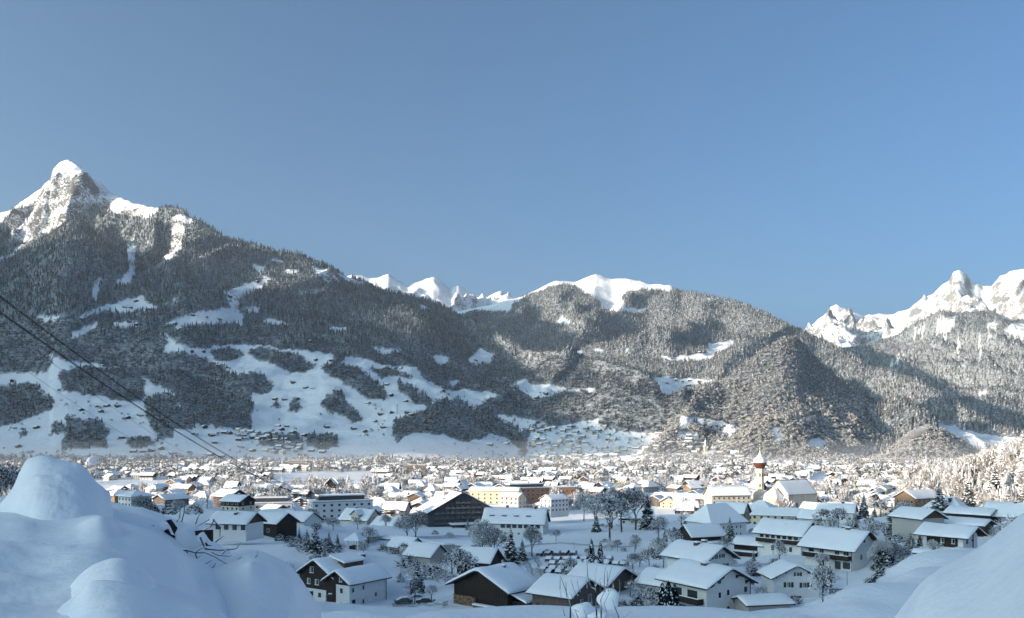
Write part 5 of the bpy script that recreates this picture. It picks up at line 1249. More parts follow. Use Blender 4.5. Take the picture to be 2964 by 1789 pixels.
# ---------------------------------------------------------------- trees one can tell apart
def twig_mat(name, bark, lo, hi, snow=(0.80, 0.82, 0.85), ns=2.0):
    m, t, b = new_mat(name)
    g = t.nodes.new('ShaderNodeNewGeometry'); sx = t.nodes.new('ShaderNodeSeparateXYZ'); t.links.new(g.outputs['True Normal'], sx.inputs[0])
    nn = noise(t, ns, 3, 0.6)
    f = math_n(t, 'ADD', sx.outputs['Z'], math_n(t, 'MULTIPLY', math_n(t, 'SUBTRACT', nn, 0.5), 1.2))
    c = mixc(t, smap(t, f, lo, hi), bark, snow); t.links.new(c, b.inputs['Base Color']); b.inputs['Roughness'].default_value = 0.9; b.inputs['Specular IOR Level'].default_value = 0.05
    return m
M['bark'] = twig_mat('bark', (0.035, 0.028, 0.022), -0.05, 0.5)
M['bark_frost'] = twig_mat('frosted_bark', (0.25, 0.225, 0.205), -0.3, 0.4)
M['needle'] = twig_mat('spruce_needles', (0.010, 0.017, 0.016), 0.75, 1.15, ns=1.2)
M['needle_frost'] = twig_mat('frosted_needles', (0.06, 0.065, 0.06), 0.0, 0.7, ns=1.2)

def spruce(seed, h, wid, mat, whorls=26, per=11, snowy=0.5, col=1.0):
    r = random.Random(seed); b = MB(); sn = M['snow']
    for k in range(whorls):
        t = k / (whorls - 1); z = h * (0.07 + 0.90 * t); rad = wid * (1 - t) ** col * r.uniform(.85, 1.1) + .35 * h / 15
        n = max(4, int(per * (1 - t * .45)))
        for i in range(n):
            a = 2 * math.pi * (i + r.random() * .8) / n + k; ca, sa = math.cos(a), math.sin(a); ln = rad * r.uniform(.7, 1.15)
            w0 = ln * .30 + .018 * h; dz = -ln * r.uniform(.12, .42); side = (-sa, ca)
            pts = []
            for u, ww, zz in ((0.08, .35, .0053 * h), (.4, 1.0, .0013 * h + dz * .15), (.75, .8, dz * .5), (1.0, .08, dz)):
                pts.append((ca * ln * u, sa * ln * u, z + zz, w0 * ww))
            V = []
            for x, y, zz, ww in pts:
                j = r.uniform(-.12, .12) * w0
                V += [(x + side[0] * ww, y + side[1] * ww, zz - ww * .45 + j), (x, y, zz + .003 * h), (x - side[0] * ww, y - side[1] * ww, zz - ww * .45 - j)]
            b.faces(V, [(3*q, 3*q+1, 3*q+4, 3*q+3) for q in range(3)] + [(3*q+1, 3*q+2, 3*q+5, 3*q+4) for q in range(3)], mat)
            if r.random() < snowy:
                s0, s1 = r.uniform(.2, .5), r.uniform(.75, .98); V = []
                for u in (s0, (s0 + s1) / 2, s1):
                    dzz = .005 * h + dz * (u ** 2); ww = w0 * (.75 if u < s1 else .3) * r.uniform(.6, 1.0); x, y = ca * ln * u, sa * ln * u
                    V += [(x + side[0] * ww, y + side[1] * ww, z + dzz - ww * .40), (x, y, z + dzz + .007 * h + .003 * h * r.random()), (x - side[0] * ww, y - side[1] * ww, z + dzz - ww * .40)]
                b.faces(V, [(3*q, 3*q+1, 3*q+4, 3*q+3) for q in range(2)] + [(3*q+1, 3*q+2, 3*q+5, 3*q+4) for q in range(2)], sn)
    b.tube((0, 0, h * .85), (0, 0, h * 1.03), h * .008, h * .001, mat, 4)
    tr = MB(); tr.tube((0, 0, -1.5), (0, 0, h * .9), h * .016 + .08, .04, M['bark'], 6)
    return tr.mesh('trunk'), b.mesh('crown')
def broadleaf(seed, h, spread, mat, levels=5, kids=3, tw=0.055, droop=0.0, low=0.28):
    r = random.Random(seed); tr = MB(); b = MB()
    top = Vector((r.uniform(-.3, .3), r.uniform(-.3, .3), h * low)); r0 = h * .018 + .06
    tr.tube((0, 0, -1.5), top, r0 * 1.25, r0, mat, 6)
    def grow(p, d, ln, rad, lv):
        n = 2 if lv < 3 else 1
        q = p
        for i in range(n):
            d = (d + Vector((r.uniform(-1, 1), r.uniform(-1, 1), r.uniform(-.5, .6) - droop * lv)) * .22).normalized(); q2 = q + d * (ln / n)
            (tr if lv == 0 else b).tube(q, q2, rad * (1 - .25 * i), rad * (.75 - .2 * i), mat, 4 if lv < 2 else 3); q = q2
            if lv < levels and i == 0 and n == 2: sub(q, d, ln, rad * .7, lv, 1)
            if lv >= levels - 1:
                for _ in range(2):
                    e = (d + Vector((r.uniform(-1, 1), r.uniform(-1, 1), r.uniform(-.6, .8)))).normalized() * ln * r.uniform(.5, .9); g_ = e.orthogonal().normalized() * tw * 1.1
                    b.poly([q - g_, q + g_, q + e], M['snow'] if r.random() < .4 else mat)
        if lv < levels: sub(q, d, ln, rad * .62, lv, kids)
    def sub(q, d, ln, rad, lv, k):
        a0 = r.uniform(0, 6.28)
        for j in range(k):
            a = a0 + j * 2 * math.pi / k + r.uniform(-.5, .5); e = d.orthogonal().normalized(); e = (Matrix.Rotation(a, 3, d) @ e)
            nd = (d * r.uniform(.7, 1.1) + e * r.uniform(.55, 1.0) * spread + Vector((0, 0, .12))).normalized()
            grow(q, nd, ln * r.uniform(.62, .82), max(rad, tw * .5 if lv > 2 else .04), lv + 1)
    for j in range(4):
        a = j * 1.6 + r.uniform(-.4, .4); d = Vector((math.cos(a) * spread * .8, math.sin(a) * spread * .8, 1)).normalized() if j else Vector((0, 0, 1))
        grow(top, d, h * .26, r0 * .7, 0 if j == 0 else 1)
    return tr.mesh('trunk'), b.mesh('crown')
def tuft(seed, w_, h, n, mat, snow_n=0, sz=.22):
    """bushy crown of small leaf-sized pieces"""
    r = random.Random(seed); b = MB()
    for k in range(n):
        th = r.uniform(0, 6.283); u = r.uniform(-.3, 1); rr = math.sqrt(max(0, 1 - u * u)) * r.uniform(.5, 1.05) * w_
        c = Vector((math.cos(th) * rr, math.sin(th) * rr, h * (.28 + .68 * u * r.uniform(.7, 1)))); s = sz * r.uniform(.5, 1.5)
        d = Vector((r.uniform(-1, 1), r.uniform(-1, 1), r.uniform(-.2, 1))).normalized(); q = d.to_track_quat('Z', 'Y')
        b.poly([c + q @ Vector((math.cos(a_) * s, math.sin(a_) * s * .6, 0)) for a_ in (0, 1.9 + r.random() * .4, 4.1)], M['snow'] if r.random() < snow_n else mat)
        if r.random() < .4: b.tube(c, c + Vector((c.x, c.y, c.z * .6 + .3)).normalized() * s * 3, .03, .012, mat, 3)
    return b.mesh('crown')
def column(seed, w_, h, n, mat, snow_n):
    r = random.Random(seed); b = MB()
    for k in range(n):
        t = r.random(); z = h * t; wr = w_ * (min(1, (1 - t) * 2.6)) ** .6 * r.uniform(.8, 1.05); th = r.uniform(0, 6.283)
        c = Vector((math.cos(th) * wr, math.sin(th) * wr, z)); s = r.uniform(.12, .32); d = Vector((math.cos(th), math.sin(th), r.uniform(-.2, .9))).normalized(); q = d.to_track_quat('Z', 'Y')
        b.poly([c + q @ Vector((math.cos(a_) * s, math.sin(a_) * s * 1.2, 0)) for a_ in (0, 1.6, 3.1, 4.7)], M['snow'] if (r.random() < snow_n) else mat)
    b.tube((0, 0, 0), (0, 0, h * .85), w_ * .7, w_ * .25, mat, 7)
    return b.mesh('crown')
SPR = [spruce(300 + i, 15, 3.9 + .5 * (i % 2), M['needle']) for i in range(4)]
SPF = [spruce(320 + i, 15, 3.6, M['needle_frost'], 15, 8, 1.0) for i in range(3)]
SPB = [spruce(340 + i, 17, 5.0, M['needle'], 22, 11, .55, .8) for i in range(2)]
BRD = [broadleaf(360 + i, 12, .85, M['bark'], 5, 3, .11) for i in range(3)]
FRU = [broadleaf(380 + i, 7, 1.15, M['bark'], 4, 3, .11, .03, .3) for i in range(3)]
BRF = [broadleaf(400 + i, 13, .8, M['bark_frost'], 5, 3, .14) for i in range(3)]
SHR = [tuft(420 + i, 1.7, 2.2, 420, M['bark'], .35) for i in range(3)]
SHF = [tuft(440 + i, 1.9, 2.4, 380, M['bark_frost'], .4) for i in range(2)]
DARKB = [tuft(460 + i, 1.7, 3.0, 500, M['needle'], .35, .28) for i in range(2)]
THU = [column(480 + i, 1.25, 8.5, 1100, M['needle'], .16) for i in range(3)]
THUN = [column(490 + i, 1.7, 13, 1500, M['needle'], .28) for i in range(2)]
def tree(name, pair, x, y, z, s=1.0, rz=0.0, label=None, cat='tree', group=None, sw=None):
    o = empty(name, (x, y, z), rz); sw = sw or s; o.scale = (sw, sw, s)
    if isinstance(pair, tuple): link('trunk', pair[0], o); link('crown', pair[1], o)
    else: link('crown', pair, o)
    tag(o, label, cat, group); return o
def tree_px(kind, pair, px, py, Y, hpx, label, cat='tree', wf=1.0):
    """tree whose foot is seen at (px, py) at distance Y and which is hpx frame pixels tall"""
    me = pair[1] if isinstance(pair, tuple) else pair
    hm = max(v.co.z for v in me.vertices); s = hpx * Y / F / hm
    X, _, Z = P3(px, py, Y)
    return tree(kind, pair, X, Y, Z, s, rnd.uniform(0, 6.28), label, cat, sw=s * wf)
T_ = tree_px
T_('snowy_spruce', SPR[0], 912, 1600, 232, 95, 'tall snow-laden spruce just behind the dark farmhouse roof', wf=.95)
T_('snowy_spruce', SPR[1], 888, 1590, 250, 62, 'spruce on the left shoulder of the tall farmhouse spruce')
T_('snowy_spruce', SPR[2], 952, 1596, 240, 62, 'dark spruce on the left of the pair beside the white pavilion')
T_('snowy_spruce', SPR[3], 976, 1594, 245, 52, 'smaller dark spruce nearest the white pavilion')
T_('snowy_spruce', SPR[0], 866, 1560, 290, 40, 'narrow dark spruce left of the tall farmhouse spruce, among shrubs', wf=.6)
T_('big_spruce', SPB[0], 1478, 1640, 248, 118, 'broad dark spruce in front of the long white house', wf=.85)
T_('snowy_spruce', SPR[2], 1512, 1635, 255, 80, 'spruce leaning on the right side of the broad dark one by the car park')
T_('bare_tree', BRD[0], 1395, 1625, 262, 130, 'tall frosted tree left of the broad dark spruce', wf=.8)
T_('bare_tree', BRD[1], 1430, 1630, 256, 115, 'frosted tree standing between the black barn ridge and the dark spruce', wf=.8)
T_('bare_tree', BRD[2], 1540, 1612, 262, 95, 'bare tree at the upper left corner of the car park', wf=.8)
T_('bare_tree', BRD[2], 1203, 1568, 335, 96, 'tall bare tree with whitened twigs in front of the hotel facade', wf=.85)
T_('bare_tree', BRD[0], 1178, 1566, 345, 80, 'bare tree left of the tall one before the hotel')
T_('apple_tree', FRU[0], 1332, 1680, 205, 95, 'gnarled snow-laden fruit tree behind the left roof edge of the barn', wf=1.1)
T_('fruit_tree', FRU[1], 1200, 1734, 196, 62, 'small snowy fruit tree behind the two snow-covered cars', wf=.9)
T_('fruit_tree', FRU[2], 1249, 1737, 192, 48, 'little snowy fruit tree just left of the barn woodpile', wf=.9)
T_('snowy_spruce', SPF[0], 1160, 1704, 222, 80, 'white-coated conifer right of the farmhouse chimney', wf=1.2)
T_('snowy_spruce', SPF[1], 1222, 1700, 228, 76, 'second white-coated conifer, near the glazed roof strip', wf=1.1)
T_('thuja', THUN[0], 1712, 1658, 225, 100, 'left of two tall columnar conifers beside the car park', wf=.75)
T_('thuja', THUN[1], 1738, 1660, 223, 96, 'right of two tall columnar conifers beside the car park', wf=.75)
T_('thuja', THU[0], 1917, 1783, 166, 98, 'left column of the dark thuja trio by the white house', wf=1.0)
T_('thuja', THU[1], 1935, 1789, 164, 110, 'middle and tallest column of the dark thuja trio', wf=.95)
T_('thuja', THU[2], 1952, 1786, 165, 98, 'right column of the dark thuja trio by the balcony', wf=1.0)
big = [(1770,1520,380,110),(1800,1530,360,125),(1765,1555,330,140),(1840,1525,370,120),(1720,1525,380,95),(1690,1500,430,75)]
for (a, c, Y, hp_), lb in zip(big, ['tall tree with crossing white limbs at the top of the orchard grove', 'wide bare crown in the middle of the orchard grove', 'largest bare tree with visible trunk in the orchard grove', 'bare tree at the right of the orchard grove', 'bare tree at the left end of the orchard grove', 'small tree at the far left of the orchard grove, beside lit snow']):
    T_('bare_tree', BRD[big.index((a, c, Y, hp_)) % 3], a, c, Y, hp_, lb, wf=.95)
T_('big_spruce', SPB[1], 1875, 1530, 370, 105, 'broad snow-laden spruce on the right side of the orchard grove', wf=.9)
T_('snowy_spruce', SPR[1], 1698, 1462, 560, 58, 'slim spruce in sunlight above the orchard grove', wf=.8)
for i, (a, c, Y, hp_, lb) in enumerate([(1950,1590,290,66,'bare orchard tree left of the low dark barn'), (1905,1560,330,60,'bare orchard tree below the broad snow-laden spruce'), (1700,1612,265,26,'tiny bare sapling above the two columnar conifers'), (1610,1565,330,34,'small round tree on the snow between long house and orchard'), (1585,1612,262,24,'thin sapling at the edge of the car park snow'), (1788,1590,300,30,'small orchard tree just past the right columnar conifer'),
    (1838,1592,295,34,'small orchard tree on open snow in mid orchard'), (1830,1650,240,52,'bare bushy tree right of the columnar pair'), (1880,1640,235,58,'bare bushy tree left of the two-chimney house'), (1920,1630,232,62,'bare tree touching the left roof end of the two-chimney house'), (2100,1600,262,48,'small dark-stemmed tree between the barn and the open shed'), (2260,1560,330,30,'frosted tree behind the balcony house roof')]):
    T_('orchard_tree', FRU[i % 3], a, c, Y, hp_, lb, wf=.9)
T_('orchard_tree', FRU[1], 2380, 1765, 160, 138, 'tall snow-laden orchard tree standing in front of the small gable house', wf=.6)
T_('orchard_tree', FRU[0], 2256, 1635, 225, 75, 'snow-heaped tree between the open shed and the balcony house', wf=.6)
T_('spruce', SPR[0], 2500, 1500, 420, 78, 'pointed dark spruce right of the church, against lit snow', wf=.95)
T_('spruce', SPR[3], 2582, 1562, 300, 112, 'pointed dark spruce beside the gable of the big chalet', wf=1.0)
T_('blue_spruce', SPB[0], 2718, 1510, 315, 118, 'tall blue spruce rising between the roofs at right', wf=.95)
T_('spruce', SPB[1], 2802, 1470, 420, 92, 'wide dark spruce in front of the lit wood at right', wf=.95)
T_('spruce', SPB[0], 2880, 1475, 410, 140, 'tallest dark spruce in front of the lit wood at right', wf=.75)
T_('spruce', SPR[2], 2912, 1468, 400, 85, 'dark spruce right of the tallest one', wf=1.2)
T_('spruce', SPR[1], 2966, 1480, 380, 90, 'dark spruce at the right picture edge', wf=1.2)
T_('spruce', SPR[3], 2845, 1470, 415, 60, 'small dark spruce in the gap between two tall ones at right', wf=.9)
T_('bare_tree', BRF[0], 2550, 1650, 218, 98, 'dark-limbed snowy tree covering the gable of the big chalet', wf=.7)
T_('conifer_bush', DARKB[0], 2560, 1640, 216, 60, 'dense dark conifer at the corner of the big chalet', wf=1.0)
T_('bare_tree', BRD[1], 2590, 1630, 222, 66, 'snowy tree right of the big chalet at the field edge', wf=.8)
T_('fruit_tree', FRU[2], 2698, 1612, 212, 52, 'snowy fruit tree between garden hut and right chalet', wf=1.0)
T_('fruit_tree', FRU[0], 2762, 1627, 205, 26, 'low pollard tree with thick trunk in front of the right chalet', wf=1.1)
T_('fruit_tree', FRU[1], 2719, 1624, 207, 24, 'thin sapling right of the garden hut')
T_('small_spruce', SPR[1], 2634, 1585, 232, 50, 'small round spruce on the snow left of the right chalet', wf=1.4)
T_('small_spruce', SPR[2], 2662, 1580, 236, 48, 'slim spruce left of the right chalet eaves', wf=.8)
T_('small_spruce', SPR[0], 2628, 1604, 220, 26, 'tiny dark fir on snow above the garden hut', wf=1.3)
T_('snowy_spruce', SPR[3], 2165, 1690, 195, 62, 'dark young spruce right of the two-chimney house', wf=1.1)
T_('conifer_bush', DARKB[1], 1793, 1675, 205, 36, 'dark palm-like snowy bush right of the columnar pair', wf=1.3)
T_('bare_tree', BRD[0], 410, 1500, 260, 70, 'bare oak-like tree on the left among lit roofs', wf=1.1)
T_('bare_tree', BRD[1], 520, 1495, 250, 50, 'bare tree behind the broken dark leaves', wf=1.2)
T_('bare_tree', BRD[2], -5, 1485, 130, 150, 'dark bushy tree cut by the left edge behind the snow mound', wf=1.0)
T_('bare_tree', BRD[0], 30, 1480, 135, 130, 'dark tree just left of the tall snow mound', wf=.9)
# shrubs and hedges
SH = [(2430,1745,165,38),(2300,1752,178,34),(2230,1738,176,26),(2520,1700,185,34),(2545,1680,192,36),(2500,1720,178,34),(2600,1610,225,40),(2560,1675,195,26),(2205,1720,180,28),(2170,1640,218,24),(2245,1640,225,30),(2400,1640,232,26),(2590,1580,262,40),(2540,1655,205,36),(2610,1640,205,36),
      (1990,1600,270,34),(2030,1602,268,30),(2070,1600,266,34),(2010,1620,250,24),(2180,1650,212,36),(2230,1660,212,30),(1860,1735,178,50),(1880,1745,172,52),(1845,1765,170,44),(1800,1770,170,40),(1895,1760,168,46),(1830,1705,190,30),(780,1640,150,34),(800,1652,150,36),(825,1665,150,42),(845,1690,150,40),(760,1638,152,24),
      (1130,1620,290,40),(1150,1630,280,44),(1110,1605,300,34),(1180,1650,255,50),(1210,1660,250,40),(1260,1680,230,50),(1290,1690,215,44),(1560,1660,225,24),(1640,1668,222,22),(1750,1690,200,30),(860,1590,260,40),(840,1575,275,34),(810,1568,290,30),(890,1600,245,44),(930,1606,238,40),(965,1602,240,36),(2900,1560,262,50),(2930,1540,268,60),(2890,1590,240,40),(2945,1570,250,50),(2480,1640,228,24),(440,1490,300,40),(490,1492,290,44),(560,1490,300,36),(640,1500,290,30)]
sit = []
for i, (a, c, Y, hp_) in enumerate(SH):
    pr_ = (SHR + DARKB + SHR + SHF)[i % 10]; o = T_('snowy_bush', pr_, a, c, Y, hp_, None, 'bush', wf=1.1); o['group'] = 'snowy garden bushes'; o['noun'] = 'frosted bush' if pr_ in SHF else ('dark evergreen bush' if pr_ in DARKB else 'snowy bare bush'); sit.append((o, a, Y))
NLM = [(2468, 221, 'the big balcony chalet'), (2790, 224, 'the right chalet'), (2300, 190, 'the small gable house'), (2110, 172, 'the bracketed white house'), (2080, 204, 'the two-chimney house'), (2030, 300, 'the low dark barn'), (1930, 165, 'the thuja trio'), (1380, 185, 'the black barn'), (1000, 200, 'the dark farmhouse'), (1020, 310, 'the white pavilion'), (1640, 240, 'the car park'), (700, 265, 'the wide roof at left')]
label_all(sit, lambda o: o['noun'], NLM)
for o, *_ in sit: del o['noun']
# small trees and bushes in the gardens between the near houses
git = []; nt_ = 0
while len(git) < 150 and nt_ < 4000:
    nt_ += 1; Y = rnd.uniform(205, 440); px = rnd.uniform(830, 2700); x = (px - CX) / F * Y; z = gz(x, Y); qx, qy = frame_xy(x, Y, z)
    if inside(CAR_PARK, np.array([qx]), np.array([qy]))[0] or (1440 < px < 1720 and Y > 240): continue
    if 2450 < px and Y < 230: continue
    if any((a - x) ** 2 + (b_ - Y) ** 2 < (c + 2.0) ** 2 for a, b_, c in BUILT): continue
    if gn(np.array([x / 22]), np.array([Y / 22]), 33)[0] < -.1: continue
    q_ = rnd.random(); BUILT.append((x, Y, 1.2))
    if q_ < .3: o = tree('garden_tree', rnd.choice(FRU), x, Y, z, rnd.uniform(.6, 1.1), rnd.uniform(0, 6)); n_ = 'small snowy garden tree'
    elif q_ < .4: o = tree('garden_fir', rnd.choice(SPR), x, Y, z, rnd.uniform(.3, .6), rnd.uniform(0, 6)); n_ = 'young snowy fir'
    else: o = tree('garden_bush', rnd.choice(SHR + SHF), x, Y, z, rnd.uniform(.6, 1.3), rnd.uniform(0, 6)); n_ = 'snowy garden bush'
    tag(o, None, 'tree' if q_ < .4 else 'bush', 'garden plants between the near houses'); o['noun'] = n_; git.append((o, px, Y))
label_all(git, lambda o: o['noun'], NLM)
for o, *_ in git: del o['noun']
# frosted trees of the sunlit town, each its own object
FROST = [tuft(500 + i, 3.0, 8.5, 330, M['bark_frost'], .45, .42) for i in range(4)]
FSPR = [spruce(520 + i, 14, 2.9, M['needle_frost'], 11, 7, 1.0) for i in range(3)]
tit = []; nt_ = 0
while len(tit) < 290 and nt_ < 5000:
    nt_ += 1; Y = 430 + 620 * rnd.random() ** .8; px = rnd.uniform(300, 2960); x = (px - CX) / F * Y; z = gz(x, Y); qx, qy = frame_xy(x, Y, z)
    if Y < 500 and not (1700 < px < 2000 or 2430 < px or px < 860): continue
    if px < 350 and Y < 620: continue
    if any(inside(k_, np.array([qx]), np.array([qy]))[0] for k_ in KEEP_FREE): continue
    if 1200 < px < 1480 and Y < 560: continue
    if 2180 < px < 2430 and Y < 600: continue
    if any((a - x) ** 2 + (b_ - Y) ** 2 < (c * .8 + 2) ** 2 for a, b_, c in placed if abs(a - x) < 50): continue
    con = rnd.random() < .28; pr_ = rnd.choice(FSPR if con else FROST); s = rnd.uniform(.75, 1.35)
    if con: o = tree('frosted_spruce', pr_, x, Y, z, s, rnd.uniform(0, 6)); n_ = 'frosted spruce'
    else: o = tree('frosted_tree', (FROST and (BRD[0][0], pr_)), x, Y, z, s, rnd.uniform(0, 6)); n_ = 'round frosted tree'
    if not con: o.children[0].scale = (1, 1, .5)
    placed.append((x, Y, 3)); tag(o, None, 'tree', 'frosted trees in the town'); o['noun'] = n_; tit.append((o, px, Y))
label_all(tit, lambda o: o['noun'])
for o, *_ in tit: del o['noun']
print('town trees', len(tit))
# belts of far frosted trees, too many to count
def clump_me(seed, mat): return clump_tree('broadleaf', seed, mat, 90, .40)
pts = []; cpts = []; npts = []; ncp = []
for k in range(15000):
    Y = rnd.uniform(560, 1800); px = rnd.uniform(-60, 3020); x = (px - CX) / F * Y; g_ = gn(np.array([x / 90]), np.array([Y / 90]), 15)[0]
    belt = 1480 < Y < 1780 and px < 1520
    if not belt and (g_ < -0.02 or rnd.random() < .3): continue
    if Y < 1020 and (rnd.random() < .15 or x / Y > .44 or (px < 350 and Y < 700)): continue
    if belt and rnd.random() < .15: continue
    qx, qy = frame_xy(x, Y, 0)
    if any(inside(k_, np.array([qx]), np.array([qy]))[0] for k_ in KEEP_FREE): continue
    if any((a - x) ** 2 + (b_ - Y) ** 2 < (c * .85 + 1.5) ** 2 for a, b_, c in placed): continue
    cn_ = rnd.random() < (.35 if belt else .12)
    (((ncp if Y < 1020 else cpts) if cn_ else (npts if Y < 1020 else pts))).append((x, Y, gz(x, Y)))
scatter('valley_broadleaf_belt', 'pale frosted bare trees in belts across the far valley floor', pc_bushf, np.array(pts), 10, 18, 31, 1.0)
scatter('valley_spruce_belt', 'frosted spruces in belts across the far valley floor', pc_frost, np.array(cpts), 11, 20, 32, 1.25)
PC_TB = proto_coll('fine_broadleaf', [tuft(560 + i, .36, 1.0, 300, M['bark_frost'], .4, .05) for i in range(3)])
PC_TS = proto_coll('fine_spruce', [spruce(580 + i, 1.0, .21, M['needle_frost'], 22, 10, .15, 1.0)[1] for i in range(2)])
scatter('town_tree_cover', 'uncounted frosted garden trees filling the gaps between town houses', PC_TB, np.array(npts), 8, 13, 36, 1.15)
scatter('town_spruce_cover', 'uncounted frosted spruces between the town houses', PC_TS, np.array(ncp), 10, 18, 37, 1.2)
# lit wood on the right-hand slope
pts = []; cpts = []
for k in range(2600):
    Y = rnd.uniform(380, 1000); x = rnd.uniform(.46, .72) * Y
    px = CX + F * x / Y
    if Y < 520 and px < 2760 or Y < 440 and px < 2860: continue
    z = gz(x, Y)
    (cpts if rnd.random() < .4 else pts).append((x, Y, z))
scatter('right_slope_broadleaf_wood', 'frosted sunlit woods on the slope at the right edge', PC_TB, np.array(pts), 10, 16, 33, 1.1)
scatter('right_slope_spruce_wood', 'frosted sunlit spruces on the slope at the right edge', PC_TS, np.array(cpts), 12, 20, 34, 1.15)
# far trees scattered on the village slope and meadows
pts = []
for k in range(1500):
    a = rnd.uniform(0, 2300); c = rnd.uniform(1130, 1330); q = at(a, c)
    if q is None or q.y > 3300 or q.y < 1780: continue
    if a < 1400 and gn(np.array([q.x / 60]), np.array([q.y / 60]), 19)[0] < .28: continue
    pts.append(tuple(q))
scatter('meadow_trees', 'scattered bare trees on the lower meadows and between the village houses', pc_bush, np.array(pts), 6, 12, 35, 1.0)

# ---------------------------------------------------------------- cars
def car_meshes(col, seed):
    r = random.Random(seed); m = flat('car_paint_%d' % seed, col, rough=.3, var=0, spec=.6)
    b = MB(); prof = [(-2.1, .35), (-2.15, .75), (-1.9, .95), (-1.15, 1.02), (-.55, 1.45), (.85, 1.48), (1.6, 1.02), (2.1, .92), (2.15, .45), (2.1, .35)]
    b.prism(prof[::-1], -.84, .84, m, axis='y'); body = b.mesh('body')
    g = MB(); g.prism([(-.95, 1.04), (-.5, 1.38), (.8, 1.40), (1.35, 1.04)][::-1], -.855, .855, M['glass'], axis='y'); gl = g.mesh('side_glass')
    w = MB(); w.tube((0, -.09, 0), (0, .09, 0), .33, .33, M['rubber'], 12, cap=True); w.tube((0, -.1, 0), (0, .1, 0), .17, .17, M['steel'], 8, cap=True); wh = w.mesh('wheel')
    s = MB(); pr = [(-1.85, .97), (-1.2, 1.05), (-.58, 1.47), (.86, 1.50), (1.6, 1.05), (1.9, .97), (1.8, 1.03), (1.5, 1.12), (.86, 1.62), (0, 1.68), (-.6, 1.6), (-1.25, 1.16), (-1.8, 1.06)]
    s.prism(pr[::-1], -.82, .82, M['snow'], axis='y'); sn = s.mesh('snow')
    l = MB(); l.box(-.03, .03, -.14, .14, -.07, .07, M['frame']); hl = l.mesh('headlight')
    return body, gl, wh, sn, hl
CARS = [car_meshes(c_, 700 + i) for i, c_ in enumerate([(.02, .02, .025), (.06, .065, .07), (.10, .02, .02), (.03, .05, .09), (.35, .36, .37)])]
cn = ['black', 'dark grey', 'dark red', 'dark blue', 'silver']
def car(k, x, y, z, rz, label=None, group=None):
    o = empty('parked_car', (x, y, z), rz); tag(o, label, 'car', group); body, gl, wh, sn, hl = CARS[k]
    link('body', body, o); link('side_glass', gl, o); sn_o = link('snow', sn, o); sn_o.scale = (1, 1, .97)
    for sx in (-1.35, 1.35):
        for sy in (-.78, .78): link('wheel', wh, o, loc=(sx, sy, .33))
    for sy in (-.6, .6): link('headlight', hl, o, loc=(-2.14, sy, .68))
    return o
for (a, c, Y, k, rz_, lb) in [(1168, 1747, 198, 1, 12, 'snow-covered dark car parked beside the white farmhouse wall'), (1232, 1748, 196, 0, -8, 'black car with cleared windscreen, between farmhouse and woodpile'), (1205, 1738, 206, 4, 10, 'car wholly under snow behind the two cars by the farmhouse')]:
    X, _, Z = P3(a, c, Y); car(k, X, Y, Z, R(rz_), lb)
cit = []
rows = [(1565, 1608, 262, 5), (1590, 1624, 250, 8), (1600, 1642, 241, 9), (1572, 1658, 232, 8), (1650, 1636, 244, 5), (1590, 1672, 226, 6)]
ci_ = 0
for ri_, (a, c, Y, n) in enumerate(rows):
    X0, _, _ = P3(a, c, Y)
    for i in range(n):
        x = X0 + i * 2.6 + rnd.uniform(-.2, .2); y = Y + i * .5 + rnd.uniform(-.5, .5); k = rnd.choice([0, 1, 1, 2, 3])
        o = car(k, x, y, gz(x, y) + .05, R(70 + rnd.uniform(-7, 7))); o['group'] = 'cars in the snowy car park'
        o['label'] = '%s car, %s from left in %s row of the snowy car park' % (cn[k], ORD[i], ['back', 'second', 'third', 'fifth', 'right-hand fourth', 'front'][ri_]); ci_ += 1

# ---------------------------------------------------------------- pylons, cables, fences, small things
def pylon(h, label, x, y, z, rz=0.3):
    o = empty('pylon', (x, y, z), rz); tag(o, label, 'pylon'); b = MB(); w_ = h * .07
    for sx in (-1, 1):
        for sy in (-1, 1): b.tube((sx * w_, sy * w_, -3), (sx * .5, sy * .5, h), h * .006, h * .004, M['steel'], 4)
    for k in range(8):
        z0 = h * k / 8; z1_ = h * (k + 1) / 8; a = w_ * (1 - k / 8) + .5 * k / 8; c = w_ * (1 - (k + 1) / 8) + .5 * (k + 1) / 8
        for s in (-1, 1): b.tube((-a, s * a, z0), (c, s * c, z1_), .12, .12, M['steel'], 3); b.tube((a, s * a, z0), (-c, s * c, z1_), .12, .12, M['steel'], 3); b.tube((s * a, -a, z0), (s * c, c, z1_), .12, .12, M['steel'], 3)
    b.build('mast', o)
    for zz, ln in ((.70, .26), (.82, .34), (.94, .22)):
        a = MB(); a.tube((-h * ln, 0, h * zz), (h * ln, 0, h * zz), .35, .35, M['snow'], 4); a.tube((-h * ln, 0, h * zz), (0, 0, h * (zz + .05)), .2, .2, M['steel'], 3); a.tube((h * ln, 0, h * zz), (0, 0, h * (zz + .05)), .2, .2, M['steel'], 3); a.build('cross_arm', o)
    return o
